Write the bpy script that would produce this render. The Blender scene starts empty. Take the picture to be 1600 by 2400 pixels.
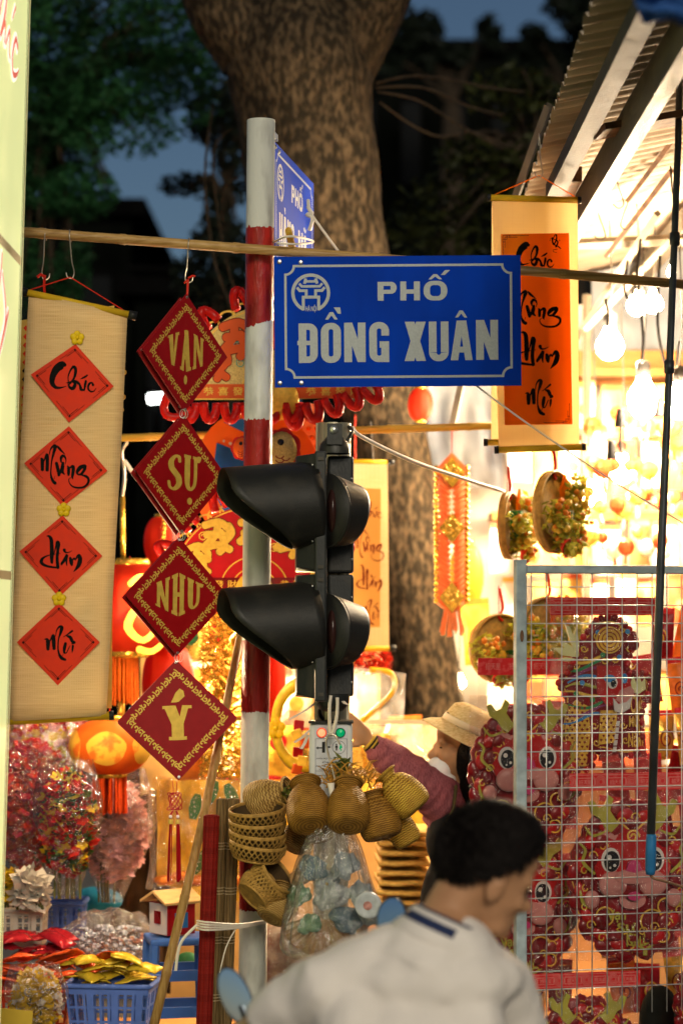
import bpy, bmesh, math, random
from mathutils import Vector, Matrix, Euler, noise as mnoise

random.seed(11)
SC = bpy.context.scene
COL = SC.collection
R = math.radians
# ---------------------------------------------------------------- camera
# y is the distance from the lens; the eye stands 1.9 m above the road
FPX, EYE, HOR = 5667.0, 1.9, 1440.0
cam = bpy.data.cameras.new('camera')
cam.sensor_fit = 'VERTICAL'; cam.sensor_height = 36; cam.sensor_width = 24
cam.lens = 85; cam.shift_y = 0.1; cam.clip_end = 500; cam.clip_start = 0.1
cam.dof.use_dof = True; cam.dof.focus_distance = 7.3; cam.dof.aperture_fstop = 2.1
camo = bpy.data.objects.new('camera', cam); COL.objects.link(camo)
camo.location = (0, 0, EYE); camo.rotation_euler = (R(90), 0, 0)
SC.camera = camo
# ---------------------------------------------------------------- dusk sky, and one soft sun lamp added as frontal fill for street light
SUN_EL, SUN_AZ = 24, 7          # degrees above the horizon, degrees to the right behind the camera
world = bpy.data.worlds.new('World'); SC.world = world; world.use_nodes = True
nt = world.node_tree; bg = nt.nodes['Background']
sky = nt.nodes.new('ShaderNodeTexSky'); sky.sky_type = 'NISHITA'; sky.sun_disc = False
sky.sun_elevation = R(SUN_EL); sky.sun_rotation = R(180 - SUN_AZ)
sky.dust_density = 0.3; sky.ozone_density = 4.0; sky.air_density = 1.0
nt.links.new(sky.outputs[0], bg.inputs[0]); bg.inputs[1].default_value = 0.019
sun = bpy.data.lights.new('sun', 'SUN'); sun.energy = 1.5; sun.angle = R(22); sun.color = (1.0, 0.88, 0.68)
suno = bpy.data.objects.new('sun', sun); COL.objects.link(suno)
suno.rotation_euler = (R(90 - SUN_EL), 0, R(SUN_AZ))
SC.view_settings.view_transform = 'Standard'; SC.view_settings.look = 'None'
SC.view_settings.exposure = 0.55; SC.view_settings.gamma = 1.0
SC.render.engine = 'CYCLES'
SC.cycles.use_denoising = True
SC.cycles.max_bounces = 4; SC.cycles.transparent_max_bounces = 8
SC.cycles.diffuse_bounces = 2; SC.cycles.glossy_bounces = 2; SC.cycles.use_adaptive_sampling = True; SC.cycles.adaptive_threshold = 0.03
SC.cycles.caustics_reflective = False; SC.cycles.caustics_refractive = False
SC.cycles.sample_clamp_indirect = 6

# ---------------------------------------------------------------- helpers
def P(px, py, d):
    return Vector(((px - 800) / FPX * d, d, EYE + (HOR - py) / FPX * d))
def W(n, d): return n / FPX * d
def lin(c): return c / 12.92 if c <= .04045 else ((c + .055) / 1.055) ** 2.4
def S(r, g, b): return (lin(r / 255), lin(g / 255), lin(b / 255), 1)

MATS = {}
def M(name, col, rough=.55, metal=0, var=0, vs=14, st=(1, 1, 1), col2=None, c2=(.45, .6), bump=0, bs=60,
      emit=0, ecol=None, trans=0, coat=0, spec=.16, det=3):
    if name in MATS: return MATS[name]
    m = bpy.data.materials.new(name); m.use_nodes = True; MATS[name] = m
    t = m.node_tree; N = t.nodes; L = t.links; b = N['Principled BSDF']
    b.inputs['Base Color'].default_value = col; b.inputs['Roughness'].default_value = rough
    b.inputs['Metallic'].default_value = metal; b.inputs['Specular IOR Level'].default_value = spec
    if coat: b.inputs['Coat Weight'].default_value = coat * .3; b.inputs['Coat Roughness'].default_value = .12
    def coord(s):
        tc = N.new('ShaderNodeTexCoord'); mp = N.new('ShaderNodeMapping'); mp.inputs['Scale'].default_value = st
        L.new(tc.outputs['Object'], mp.inputs['Vector'])
        n = N.new('ShaderNodeTexNoise'); n.inputs['Scale'].default_value = s; n.inputs['Detail'].default_value = det
        L.new(mp.outputs[0], n.inputs['Vector']); return n
    if var or col2:
        n = coord(vs); mx = N.new('ShaderNodeMix'); mx.data_type = 'RGBA'
        rp = N.new('ShaderNodeMapRange')
        lo, hi = c2 if col2 else (.3, .7)
        rp.inputs['From Min'].default_value = lo; rp.inputs['From Max'].default_value = hi
        L.new(n.outputs['Fac'], rp.inputs['Value']); L.new(rp.outputs[0], mx.inputs[0])
        c2v = col2 if col2 else tuple(min(1, c * (1 + var)) for c in col[:3]) + (1,)
        c1v = col if col2 else tuple(c * (1 - var) for c in col[:3]) + (1,)
        mx.inputs[6].default_value = c1v; mx.inputs[7].default_value = c2v
        L.new(mx.outputs[2], b.inputs['Base Color'])
        rr = N.new('ShaderNodeMapRange'); rr.inputs['To Min'].default_value = max(.03, rough - .12); rr.inputs['To Max'].default_value = min(1, rough + .12)
        L.new(n.outputs['Fac'], rr.inputs['Value']); L.new(rr.outputs[0], b.inputs['Roughness'])
    if bump:
        n2 = coord(bs); bp = N.new('ShaderNodeBump'); bp.inputs['Strength'].default_value = bump; bp.inputs['Distance'].default_value = .01
        L.new(n2.outputs['Fac'], bp.inputs['Height']); L.new(bp.outputs[0], b.inputs['Normal'])
    if emit:
        b.inputs['Emission Color'].default_value = ecol or col; b.inputs['Emission Strength'].default_value = emit
    if trans:
        tr = N.new('ShaderNodeBsdfTranslucent'); tr.inputs[0].default_value = col
        ms = N.new('ShaderNodeMixShader'); ms.inputs[0].default_value = trans
        L.new(b.outputs[0], ms.inputs[1]); L.new(tr.outputs[0], ms.inputs[2])
        L.new(ms.outputs[0], N['Material Output'].inputs[0])
    return m

def film(name, tint=(1, 1, 1, 1), g=.16, rough=.09, haze=0.0):
    """thin clear plastic: see-through with bright creases"""
    if name in MATS: return MATS[name]
    m = bpy.data.materials.new(name); m.use_nodes = True; MATS[name] = m
    t = m.node_tree; N = t.nodes; L = t.links; N.remove(N['Principled BSDF'])
    tr = N.new('ShaderNodeBsdfTransparent'); tr.inputs[0].default_value = tint
    gl = N.new('ShaderNodeBsdfGlossy'); gl.inputs['Roughness'].default_value = rough
    tc = N.new('ShaderNodeTexCoord'); n = N.new('ShaderNodeTexNoise'); n.inputs['Scale'].default_value = 22
    n.inputs['Detail'].default_value = 6; n.inputs['Distortion'].default_value = 1.5
    L.new(tc.outputs['Object'], n.inputs['Vector'])
    bp = N.new('ShaderNodeBump'); bp.inputs['Strength'].default_value = .9; bp.inputs['Distance'].default_value = .03
    L.new(n.outputs['Fac'], bp.inputs['Height']); L.new(bp.outputs[0], gl.inputs['Normal'])
    lw = N.new('ShaderNodeLayerWeight'); lw.inputs['Blend'].default_value = .25
    mr = N.new('ShaderNodeMapRange'); mr.inputs['To Min'].default_value = g; mr.inputs['To Max'].default_value = min(1, g + .45)
    L.new(lw.outputs['Facing'], mr.inputs['Value'])
    ms = N.new('ShaderNodeMixShader'); L.new(mr.outputs[0], ms.inputs[0]); L.new(tr.outputs[0], ms.inputs[1]); L.new(gl.outputs[0], ms.inputs[2])
    out = ms
    if haze:
        df = N.new('ShaderNodeBsdfTranslucent'); df.inputs[0].default_value = (.9, .9, .9, 1)
        m2 = N.new('ShaderNodeMixShader'); m2.inputs[0].default_value = haze
        L.new(ms.outputs[0], m2.inputs[1]); L.new(df.outputs[0], m2.inputs[2]); out = m2
    L.new(out.outputs[0], N['Material Output'].inputs[0])
    return m

class MB:
    def __init__(s): s.v = []; s.f = []; s.mi = []; s.cur = 0
    def add(s, vs, fs):
        o = len(s.v); s.v.extend([tuple(v) for v in vs]); s.f.extend([tuple(i + o for i in f) for f in fs]); s.mi.extend([s.cur] * len(fs)); return s
    def mat(s, i): s.cur = i; return s
    def box(s, c, sz, rot=None):
        c = Vector(c); h = Vector(sz) / 2; q = Euler(rot).to_matrix() if rot else Matrix.Identity(3)
        vs = [c + q @ Vector((h.x * a, h.y * b, h.z * e)) for a in (-1, 1) for b in (-1, 1) for e in (-1, 1)]
        return s.add(vs, [(0, 1, 3, 2), (4, 6, 7, 5), (0, 4, 5, 1), (2, 3, 7, 6), (0, 2, 6, 4), (1, 5, 7, 3)])
    def tube(s, pts, r, n=8, cap=True, flat=1.0):
        pts = [Vector(p) for p in pts]; k = len(pts)
        rs = r if isinstance(r, (list, tuple)) else [r] * k
        vs = []; up = None
        for i, p in enumerate(pts):
            t = (pts[min(i + 1, k - 1)] - pts[max(i - 1, 0)])
            t = t.normalized() if t.length > 1e-9 else Vector((0, 0, 1))
            if up is None:
                a = Vector((0, 0, 1)) if abs(t.z) < .9 else Vector((1, 0, 0)); up = (a - t * a.dot(t)).normalized()
            else:
                up = up - t * up.dot(t); up = up.normalized() if up.length > 1e-6 else t.orthogonal().normalized()
            w = t.cross(up)
            for j in range(n):
                a = 2 * math.pi * j / n
                vs.append(p + (up * math.cos(a) * flat + w * math.sin(a)) * rs[i])
        fs = [(i * n + j, i * n + (j + 1) % n, (i + 1) * n + (j + 1) % n, (i + 1) * n + j) for i in range(k - 1) for j in range(n)]
        if cap: fs += [tuple(range(n - 1, -1, -1)), tuple((k - 1) * n + j for j in range(n))]
        return s.add(vs, fs)
    def lathe(s, prof, n=24, mx=None, a0=0, a1=2 * math.pi, sx=1, sy=1):
        full = abs(a1 - a0 - 2 * math.pi) < 1e-6; cols = n if full else n + 1; vs = []
        for r, z in prof:
            for j in range(cols):
                a = a0 + (a1 - a0) * j / n
                v = Vector((r * math.cos(a) * sx, r * math.sin(a) * sy, z)); vs.append(mx @ v if mx else v)
        fs = []
        for i in range(len(prof) - 1):
            for j in range(n):
                b = (j + 1) % cols
                fs.append((i * cols + j, i * cols + b, (i + 1) * cols + b, (i + 1) * cols + j))
        return s.add(vs, fs)
    def ball(s, c, r, n=10, m=6, mx=None):
        c = Vector(c); r = r if isinstance(r, (tuple, list)) else (r, r, r)
        prof = [(math.sin(math.pi * i / m), -math.cos(math.pi * i / m)) for i in range(m + 1)]
        q = Matrix.Translation(c) @ (mx.to_4x4() if mx else Matrix.Identity(4)) @ Matrix.Diagonal((*r, 1))
        return s.lathe([(max(a, 1e-4), b) for a, b in prof], n, q)
    def prism(s, poly, y0, y1):
        n = len(poly); vs = [(x, y0, z) for x, z in poly] + [(x, y1, z) for x, z in poly]
        fs = [tuple(range(n)), tuple(range(2 * n - 1, n - 1, -1))] + [(i, n + i, n + (i + 1) % n, (i + 1) % n) for i in range(n)]
        return s.add(vs, fs)
    def poly(s, poly, y):
        return s.add([(x, y, z) for x, z in poly], [tuple(range(len(poly)))])
    def strip(s, lr, y, dy=-2e-6):
        """ribbon from a list of ((xl,zl),(xr,zr))"""
        vs = []
        for i, (a, b) in enumerate(lr): vs += [(a[0], y + dy * i, a[1]), (b[0], y + dy * i, b[1])]
        return s.add(vs, [(2 * i, 2 * i + 1, 2 * i + 3, 2 * i + 2) for i in range(len(lr) - 1)])
    def build(s, name, mats, parent=None, smooth=False, kind=None):
        me = bpy.data.meshes.new(name); me.from_pydata(s.v, [], s.f)
        mats = mats if isinstance(mats, (list, tuple)) else [mats]
        for m in mats: me.materials.append(m)
        if len(mats) > 1: me.polygons.foreach_set('material_index', s.mi)
        if smooth: me.polygons.foreach_set('use_smooth', [True] * len(me.polygons))
        me.update(); o = bpy.data.objects.new(name, me); COL.objects.link(o)
        if parent: o.parent = parent
        if kind: o['kind'] = kind
        return o

def tag(o, label, cat, group=None, kind=None):
    o['label'] = label; o['category'] = cat
    if group: o['group'] = group
    if kind: o['kind'] = kind
    return o
def thing(name, label, cat, loc=(0, 0, 0), rot=(0, 0, 0), group=None):
    o = bpy.data.objects.new(name, None); COL.objects.link(o); o.location = loc; o.rotation_euler = rot
    o.empty_display_size = .05
    return tag(o, label, cat, group)
def copy_tree(o, parent=None):
    c = o.copy(); COL.objects.link(c); c.parent = parent
    for ch in list(o.children): copy_tree(ch, c)
    return c
def struct(o): o['kind'] = 'structure'; return o
def smoothed(o, angle=40):
    o.data.polygons.foreach_set('use_smooth', [True] * len(o.data.polygons))
    o.data.set_sharp_from_angle(angle=R(angle)); return o
def bevel(o, w=.003, seg=2):
    m = o.modifiers.new('bevel', 'BEVEL'); m.width = w; m.segments = seg; m.limit_method = 'ANGLE'; return o

def catmull(pts, sub=5):
    """smooth a list of tuples of any size"""
    out = []; n = len(pts)
    for i in range(n - 1):
        p0, p1, p2, p3 = pts[max(i - 1, 0)], pts[i], pts[i + 1], pts[min(i + 2, n - 1)]
        for k in range(sub):
            t = k / sub
            out.append(tuple(.5 * (2 * b + (c - a) * t + (2 * a - 5 * b + 4 * c - d) * t * t + (3 * b - a - 3 * c + d) * t ** 3) for a, b, c, d in zip(p0, p1, p2, p3)))
    out.append(tuple(pts[-1])); return out
def ribbon(pts, width=None, sub=5, closed=False, rnd=True, smooth=True):
    """left/right pairs along a 2-D stroke; pts are (x,z,w) or (x,z) with one width"""
    q = [(p[0], p[1], p[2] if len(p) > 2 else width) for p in pts]
    if smooth and len(q) > 2: q = catmull(q, sub)
    n = len(q); lr = []
    for i, (x, z, w) in enumerate(q):
        a = q[(i - 1) % n if closed else max(i - 1, 0)]; b = q[(i + 1) % n if closed else min(i + 1, n - 1)]
        v1 = Vector((x - a[0], z - a[1])); v2 = Vector((b[0] - x, b[1] - z))
        if v1.length < 1e-9: v1 = v2
        if v2.length < 1e-9: v2 = v1
        if v1.length < 1e-9: continue
        v1.normalize(); v2.normalize(); t = v1 + v2
        t = t.normalized() if t.length > 1e-6 else v1
        k = 1 / max(.5, abs(t.dot(v1))) if not smooth else 1
        nx, nz = -t.y, t.x; h = max(w, 1e-5) / 2 * k
        lr.append(((x + nx * h, z + nz * h), (x - nx * h, z - nz * h)))
    if closed: lr.append(lr[0])
    elif rnd and lr:
        def capped(p, qn, w, sgn):
            out = []
            d = Vector((p[0] - qn[0], p[1] - qn[1])); d = d.normalized() if d.length > 1e-9 else Vector((1, 0))
            for f, e in ((.86, .5), (.5, .86), (.1, 1)):
                cx, cz = p[0] + d.x * w / 2 * e * .8, p[1] + d.y * w / 2 * e * .8
                out.append(((cx - d.y * w / 2 * f * sgn, cz + d.x * w / 2 * f * sgn), (cx + d.y * w / 2 * f * sgn, cz - d.x * w / 2 * f * sgn)))
            return out
        st = capped(q[0], q[1], q[0][2], -1)[::-1]; en = capped(q[-1], q[-2], q[-1][2], 1)
        lr = st + lr + en
    return lr

_textcache = {}
def text_polys(body, bold=0.0):
    """the built-in font as a flat triangle/ngon mesh, normalised to its own box"""
    k = (body, bold)
    if k in _textcache: return _textcache[k]
    c = bpy.data.curves.new('t', 'FONT'); c.body = body; c.size = 1; c.offset = bold; c.resolution_u = 3
    o = bpy.data.objects.new('t', c); COL.objects.link(o)
    dg = bpy.context.evaluated_depsgraph_get(); me = bpy.data.meshes.new_from_object(o.evaluated_get(dg))
    vs = [(v.co.x, v.co.y) for v in me.vertices]; fs = [tuple(p.vertices) for p in me.polygons]
    bpy.data.objects.remove(o); bpy.data.curves.remove(c); bpy.data.meshes.remove(me)
    x0 = min(v[0] for v in vs); x1 = max(v[0] for v in vs); y0 = min(v[1] for v in vs); y1 = max(v[1] for v in vs)
    vs = [((x - x0) / (x1 - x0), (y - y0) / (y1 - y0)) for x, y in vs]
    _textcache[k] = (vs, fs); return vs, fs
def put_text(mb, body, x0, x1, z0, z1, y, bold=0.0, warp=None):
    vs, fs = text_polys(body, bold)
    pts = [(x0 + (x1 - x0) * a, z0 + (z1 - z0) * b) for a, b in vs]
    if warp: pts = [warp(*p) for p in pts]
    return mb.add([(a, y, b) for a, b in pts], fs)
def circle(cx, cz, r, n=20, rz=None):
    return [(cx + r * math.cos(2 * math.pi * i / n), cz + (rz or r) * math.sin(2 * math.pi * i / n)) for i in range(n)]
def rnd(a, b): return random.uniform(a, b)

# ================================================================ setting
asphalt = M('asphalt', (.045, .044, .042, 1), .85, var=.4, vs=30, bump=.4, bs=200)
paving = M('paving stone', (.2, .18, .16, 1), .8, var=.25, vs=8, bump=.3, bs=90)
g = MB().add([(-150, -60, 0), (150, -60, 0), (150, 250, 0), (-150, 250, 0)], [(0, 1, 2, 3)]).build('ground', asphalt); struct(g)
g = MB().box((0, 14.5, .06), (14, 14.6, .12)).build('pavement', paving); struct(bevel(g, .02))

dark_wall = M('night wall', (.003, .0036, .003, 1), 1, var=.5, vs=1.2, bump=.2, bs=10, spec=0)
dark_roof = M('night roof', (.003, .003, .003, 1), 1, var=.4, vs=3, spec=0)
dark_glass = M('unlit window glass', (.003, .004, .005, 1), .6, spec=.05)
def building(label, px0, px1, pytop, d, depth, rows, cols, step=None):
    a = P(px0, pytop, d); b = P(px1, pytop, d); h = a.z
    r = thing('apartment_building', label, 'building', (a.x, d, 0))
    w = b.x - a.x
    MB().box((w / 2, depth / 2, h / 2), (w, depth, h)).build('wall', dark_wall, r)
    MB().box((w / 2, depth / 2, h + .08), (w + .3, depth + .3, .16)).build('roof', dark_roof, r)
    for i in range(rows):
        for j in range(cols):
            x = w * (j + .5) / cols; z = h - 1.1 - i * 1.9
            if z < .9: continue
            f = MB().box((x, -.03, z), (w / cols * .5, .06, 1.15)).build('window', dark_roof, r)
            MB().box((x, -.065, z), (w / cols * .42, .02, 1.0)).build('pane', dark_glass, f)
    return r
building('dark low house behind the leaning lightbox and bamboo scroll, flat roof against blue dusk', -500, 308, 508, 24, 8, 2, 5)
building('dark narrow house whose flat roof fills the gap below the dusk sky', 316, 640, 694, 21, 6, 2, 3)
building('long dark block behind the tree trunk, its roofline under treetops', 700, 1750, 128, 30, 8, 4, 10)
cb = MB().tube([P(300, 628, 20), P(380, 631, 20), P(470, 626, 20)], .026, 8).build('cable', dark_roof)
tag(cb, 'thick dark overhead cable crossing the dusk sky gap behind the hanging diamonds', 'cable')

leafd = M('dark leaf', (.011, .050, .016, 1), .6, var=.7, vs=2, trans=.2)
leafm = M('olive leaf', (.03, .036, .009, 1), .5, var=.5, vs=3, trans=.25)
leafb = M('black leaf', (.006, .010, .006, 1), .6, var=.5, vs=3)
twig = M('twig bark', (.028, .020, .013, 1), .9, var=.4, vs=20, bump=.4)
def leaves(mb, c, r, n, size, seed=0):
    rg = random.Random(seed)
    for _ in range(n):
        while True:
            v = Vector((rg.uniform(-1, 1), rg.uniform(-1, 1), rg.uniform(-1, 1)))
            if v.length < 1: break
        p = Vector(c) + Vector((v.x * r[0], v.y * r[1], v.z * r[2]))
        if mnoise.noise(p * 1.9 + Vector((seed, 0, 0))) < -.12: continue
        s = size * rg.uniform(.6, 1.3); e = Euler((rg.uniform(-1.2, 1.2), rg.uniform(-.9, .9), rg.uniform(0, 6.28))).to_matrix()
        a = [e @ Vector(k) * s + p for k in ((-.5, 0, 0), (0, -.22, -.06), (.5, 0, -.12), (0, .22, -.06), (0, 0, .02))]
        mb.add(a, [(0, 1, 4), (1, 2, 4), (2, 3, 4), (3, 0, 4)])
def tree(label, base, trunk_pts, tr, blobs, leafmat, size, twigs=6, seed=1):
    r = thing('leafy_tree', label, 'tree', (0, 0, 0))
    t = MB(); t.tube(trunk_pts, tr, 10)
    for k, (c, rr, n) in enumerate(blobs):
        for q in range(twigs):
            rg = random.Random(seed * 31 + k * 7 + q)
            e = Vector(c) + Vector((rg.uniform(-.8, .8) * rr[0], rg.uniform(-.8, .8) * rr[1], rg.uniform(-.8, .8) * rr[2]))
            s = Vector(trunk_pts[-1]); t.tube(catmull([tuple(s), tuple((s + e) / 2 + Vector((0, 0, .15))), tuple(e)], 4), [.03, .028, .025, .022, .02, .016, .012, .009, .006], 5)
    t.build('trunk', twig, r, True)
    m = MB()
    for k, (c, rr, n) in enumerate(blobs): leaves(m, c, rr, n, size, seed * 13 + k)
    m.build('crown', leafmat, r)
    return r
d = 15.0
def B(px, py, d, rx, rz, n, ry=None): return (P(px, py, d), (W(rx, d), W(ry or rx, d), W(rz, d)), n)
tree('dense dark green tree filling the upper corner beside the lightbox', 0, [P(-120, 2750, 15.4), P(-90, 1400, 15.4), P(10, 500, 15.4), P(120, 250, 15.3)], [.22, .2, .14, .09],
     [B(230, 90, d, 310, 200, 14000), B(120, 330, d, 150, 180, 5200), B(90, 600, d, 130, 170, 3800), B(190, 450, d, 90, 70, 900), B(400, 220, d, 130, 110, 2200), B(300, 310, d, 130, 60, 700), B(130, 850, d, 120, 120, 500), B(480, 40, d, 120, 120, 800)], leafd, .06, 5, 1)
tree('dark tree standing between the dusk sky gap and the white top of the pole', 0, [P(520, 2700, 16), P(530, 1500, 16), P(540, 800, 16), P(530, 500, 16)], [.1, .09, .06, .04],
     [B(520, 330, 16, 95, 180, 2000), B(430, 432, 16, 60, 28, 160), B(515, 620, 16, 80, 140, 1500), B(440, 655, 16, 40, 70, 160), B(560, 820, 16, 90, 150, 500)], leafb, .075, 3, 2)
tree('sparse olive leaved tree hanging behind the orange scroll and the roof edge', 0, [P(1330, 2700, 13.5), P(1310, 1500, 13.5), P(1280, 700, 13.5), P(1270, 420, 13.5)], [.09, .08, .06, .03],
     [B(1010, 560, 13.5, 110, 160, 500), B(1200, 230, 13.5, 120, 80, 460), B(1090, 370, 13.5, 75, 55, 150), B(1230, 430, 13.5, 110, 120, 800), B(1110, 480, 13.5, 50, 70, 110), B(1150, 600, 13.5, 60, 90, 120)], leafm, .085, 4, 3)
tree('black treetop silhouette against the dusk sky beside the roof, tallest of the row', 0, [P(1330, 2300, 27), P(1330, 1000, 27), P(1340, 250, 27)], [.3, .25, .1],
     [B(1350, 60, 27, 90, 110, 1500), B(1240, 110, 27, 60, 55, 500)], leafb, .16, 3, 4)
tree('black spiky treetop on the roofline right of the thick trunk', 0, [P(1060, 2300, 27.5), P(1060, 1000, 27.5), P(1060, 250, 27.5)], [.3, .25, .1],
     [B(1000, 95, 27.5, 40, 75, 420), B(1060, 120, 27.5, 50, 40, 400), B(1140, 95, 27.5, 34, 62, 330), B(910, 90, 27.5, 40, 90, 420), B(960, 60, 27.5, 14, 50, 90)], leafb, .16, 3, 5)

# ---- the big leaning street tree
bark = M('mottled bark', (.010, .0068, .0032, 1), .9, vs=42, st=(1, 1, .5), col2=(.090, .062, .034, 1), c2=(.43, .76), bump=1.0, bs=34, det=9)
tr = thing('street_tree', 'thick leaning tree trunk with mottled brown bark behind both blue street signs', 'tree', (0, 0, 0))
dt = 10.6
spec = [(2700, 1010, 130), (2250, 1018, 112), (1900, 1012, 98), (1690, 1003, 90), (1500, 978, 86), (1300, 955, 88), (1120, 928, 92), (950, 888, 98), (780, 838, 112), (620, 778, 134), (500, 738, 148), (400, 722, 158), (280, 706, 160), (160, 690, 172), (60, 686, 150), (-60, 690, 90), (-140, 690, 20)]
def rough_tube(mb, pts, rs, n=28, amp=.06, sd=0):
    path = catmull([(*p, r) for p, r in zip(pts, rs)], 6)
    vs = []
    for k, (x, y, z, r) in enumerate(path):
        for j in range(n):
            a = 2 * math.pi * j / n
            q = Vector((math.cos(a), math.sin(a) , 0))
            dd = 1 + amp * mnoise.noise(Vector((q.x * 1.3 + sd, q.y * 1.3, z * 1.1))) * 2 + amp * .6 * mnoise.noise(Vector((q.x * 4, q.y * 4, z * 5 + sd)))
            vs.append((x + q.x * r * dd, y + q.y * r * dd, z))
    K = len(path)
    return mb.add(vs, [(i * n + j, i * n + (j + 1) % n, (i + 1) * n + (j + 1) % n, (i + 1) * n + j) for i in range(K - 1) for j in range(n)])
m = MB(); rough_tube(m, [P(x, y, dt) for y, x, h in spec], [W(h, dt) for y, x, h in spec])
rough_tube(m, [P(640, 170, dt), P(560, 60, dt), P(490, -80, dt), P(380, -330, dt)], [W(k, dt) for k in (120, 112, 96, 84)], 20, .07, 5)
rough_tube(m, [P(760, 190, dt), P(830, 60, dt), P(905, -90, dt), P(1000, -380, dt)], [W(k, dt) for k in (110, 104, 92, 70)], 20, .07, 9)
m.build('trunk', bark, tr, True)
m = MB()
for pts in ([(880, 195), (960, 178), (1050, 185), (1140, 205), (1230, 215)], [(885, 215), (980, 235), (1070, 290), (1180, 350)], [(890, 240), (960, 290), (1030, 320), (1110, 310), (1190, 345)], [(880, 205), (990, 205), (1100, 250), (1180, 270)],
            [(500, 240), (480, 420), (505, 620), (555, 760), (570, 900)], [(545, 300), (500, 360), (520, 560), (560, 720)], [(560, 415), (525, 440), (522, 520)]):
    k = len(pts); m.tube(catmull([tuple(P(x, y, dt + .35 + .25 * i / k)) for i, (x, y) in enumerate(pts)], 4), .0055, 6)
m.build('branch', twig, tr, True)
m = MB()
for i, (x, y, n) in enumerate(((420, -420, 900), (1000, -460, 900), (700, -560, 1200))): leaves(m, P(x, y, dt), (.75, .9, .35), n, .09, 40 + i)
m.build('crown', leafd, tr)

# ================================================================ stall under the corrugated roof (right)
tin = M('old tin sheet', (.40, .32, .24, 1), .8, .0, var=.3, vs=5, st=(.4, 2, 1), bump=.2, bs=30)
galv = M('galvanised steel', (.065, .058, .048, 1), .7, .1, var=.25, vs=18, bump=.1, bs=60)
paintw = M('dirty white paint', (.12, .10, .075, 1), .6, var=.3, vs=9, st=(3, .5, 1), bump=.15)
rust = M('rusty steel', (.16, .085, .05, 1), .75, .2, var=.5, vs=14, bump=.3)
st = thing('market_stall', 'open market stall with corrugated tin roof and steel rafters beside the orange scroll', 'stall', (0, 0, 0))
# corrugated sheets, ridges running from the eave up to the right
for k, (y0, y1, dz) in enumerate(((4.6, 7.0, 0), (6.94, 9.2, .012), (9.14, 11.6, .024))):
    m = MB(); ny = int((y1 - y0) / .0127); vs = []
    for i in range(ny + 1):
        y = y0 + (y1 - y0) * i / ny; w = .011 * math.sin(2 * math.pi * y / .1)
        ex = .655 + (y - 8.5) * .019 + .012 * mnoise.noise(Vector((y * 9, k, 0)))
        for x in (ex, 1.5, 3.4): vs.append((x, y, 3.40 + .2 * (x - .66) + w + dz))
    m.add(vs, [(3 * i + j, 3 * i + j + 1, 3 * i + j + 4, 3 * i + j + 3) for i in range(ny) for j in range(2)])
    m.build('roof_sheet', tin, st, True)
m = MB()
for x, z, y0, y1, w, h, mt in ((.715, 3.325, 4.7, 8.15, .055, .05, 0), (.825, 3.29, 4.7, 11.2, .045, .11, 1), (1.35, 3.44, 4.7, 11.2, .05, .09, 0)):
    MB().box((x, (y0 + y1) / 2, z), (w, y1 - y0, h)).build('rafter', (galv, paintw)[mt], st)
MB().box((.755, 8.6, 3.33), (.05, 1.5, .05)).build('rafter', rust, st)
MB().tube([P(1545, 192, 6.25), P(1610, 70, 6.1)], .021, 14, False).tube([P(1545, 192, 6.25), P(1610, 70, 6.1)], .017, 14, False).build('pipe', galv, st, True)
MB().box((1.05, 7.05, 3.36), (.62, .16, .02), (0, -.19, .1)).build('patch_board', rust, st)
def bar(p, q, w, mat, name='brace'): MB().tube([p, q], w, 4).build(name, mat, st)
bar(P(1352, 572, 9.4), P(1640, 560, 9.4), .022, paintw); bar(P(1572, 560, 9.3), P(1372, 770, 9.7), .018, paintw)
bar(P(1540, 500, 9.0), P(1345, 800, 10.2), .016, paintw); bar(P(1572, 400, 8.4), P(1420, 600, 9.2), .013, rust)
bar(P(1575, 330, 8.2), P(1470, 470, 8.7), .011, rust)
bar(P(1374, 690, 10.4), P(1374, 2700, 10.4), .018, paintw, 'post'); bar(P(1640, 640, 9.2), P(1640, 3000, 9.2), .022, paintw, 'post')
cream = M('pale board', (.62, .59, .54, 1), .7, var=.15, vs=5, st=(1, 1, .3))
orange_wood = M('orange varnished wood', (.5, .22, .06, 1), .5, var=.25, vs=12, st=(.3, 1, 4))
MB().box((1.75, 11.35, 2.0), (2.7, .05, 2.7)).build('back_panel', cream, st)
for py in (880, 1212, 1580): MB().box((1.55, 11.0, P(0, py, 11).z), (1.75, .3, .035)).build('shelf', orange_wood, st)
MB().box((1.5, 11.1, 3.03), (1.9, .04, .16)).build('fascia', orange_wood, st)
# tarpaulin hung behind the bulbs and over the gap beside the trunk
tarp = M('grey blue tarpaulin', (.34, .37, .42, 1), .5, var=.25, vs=4, bump=.3, bs=8, trans=.25)
def sheet(name, corners, mat, label, cat, n=18, m_=14, amp=.04, sd=0, kind=None, parent=None):
    a, b, c, e = [Vector(q) for q in corners]; vs = []
    for i in range(n + 1):
        for j in range(m_ + 1):
            u, v = i / n, j / m_
            p = (a * (1 - u) + b * u) * (1 - v) + (e * (1 - u) + c * u) * v
            p = p + Vector((0, amp * 2 * mnoise.noise(Vector((u * 5 + sd, v * 3, sd))), 0)); vs.append(p)
    o = MB().add(vs, [(i * (m_ + 1) + j, (i + 1) * (m_ + 1) + j, (i + 1) * (m_ + 1) + j + 1, i * (m_ + 1) + j + 1) for i in range(n) for j in range(m_)]).build(name, mat, parent, True)
    if label: tag(o, label, cat)
    return o
sheet('tarpaulin', [P(1385, 640, 11.2), P(1700, 560, 11.2), P(1700, 880, 11.2), P(1385, 880, 11.2)], tarp, 'grey blue tarpaulin hung behind the lit bulbs under the tin roof', 'tarpaulin', sd=3)
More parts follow.
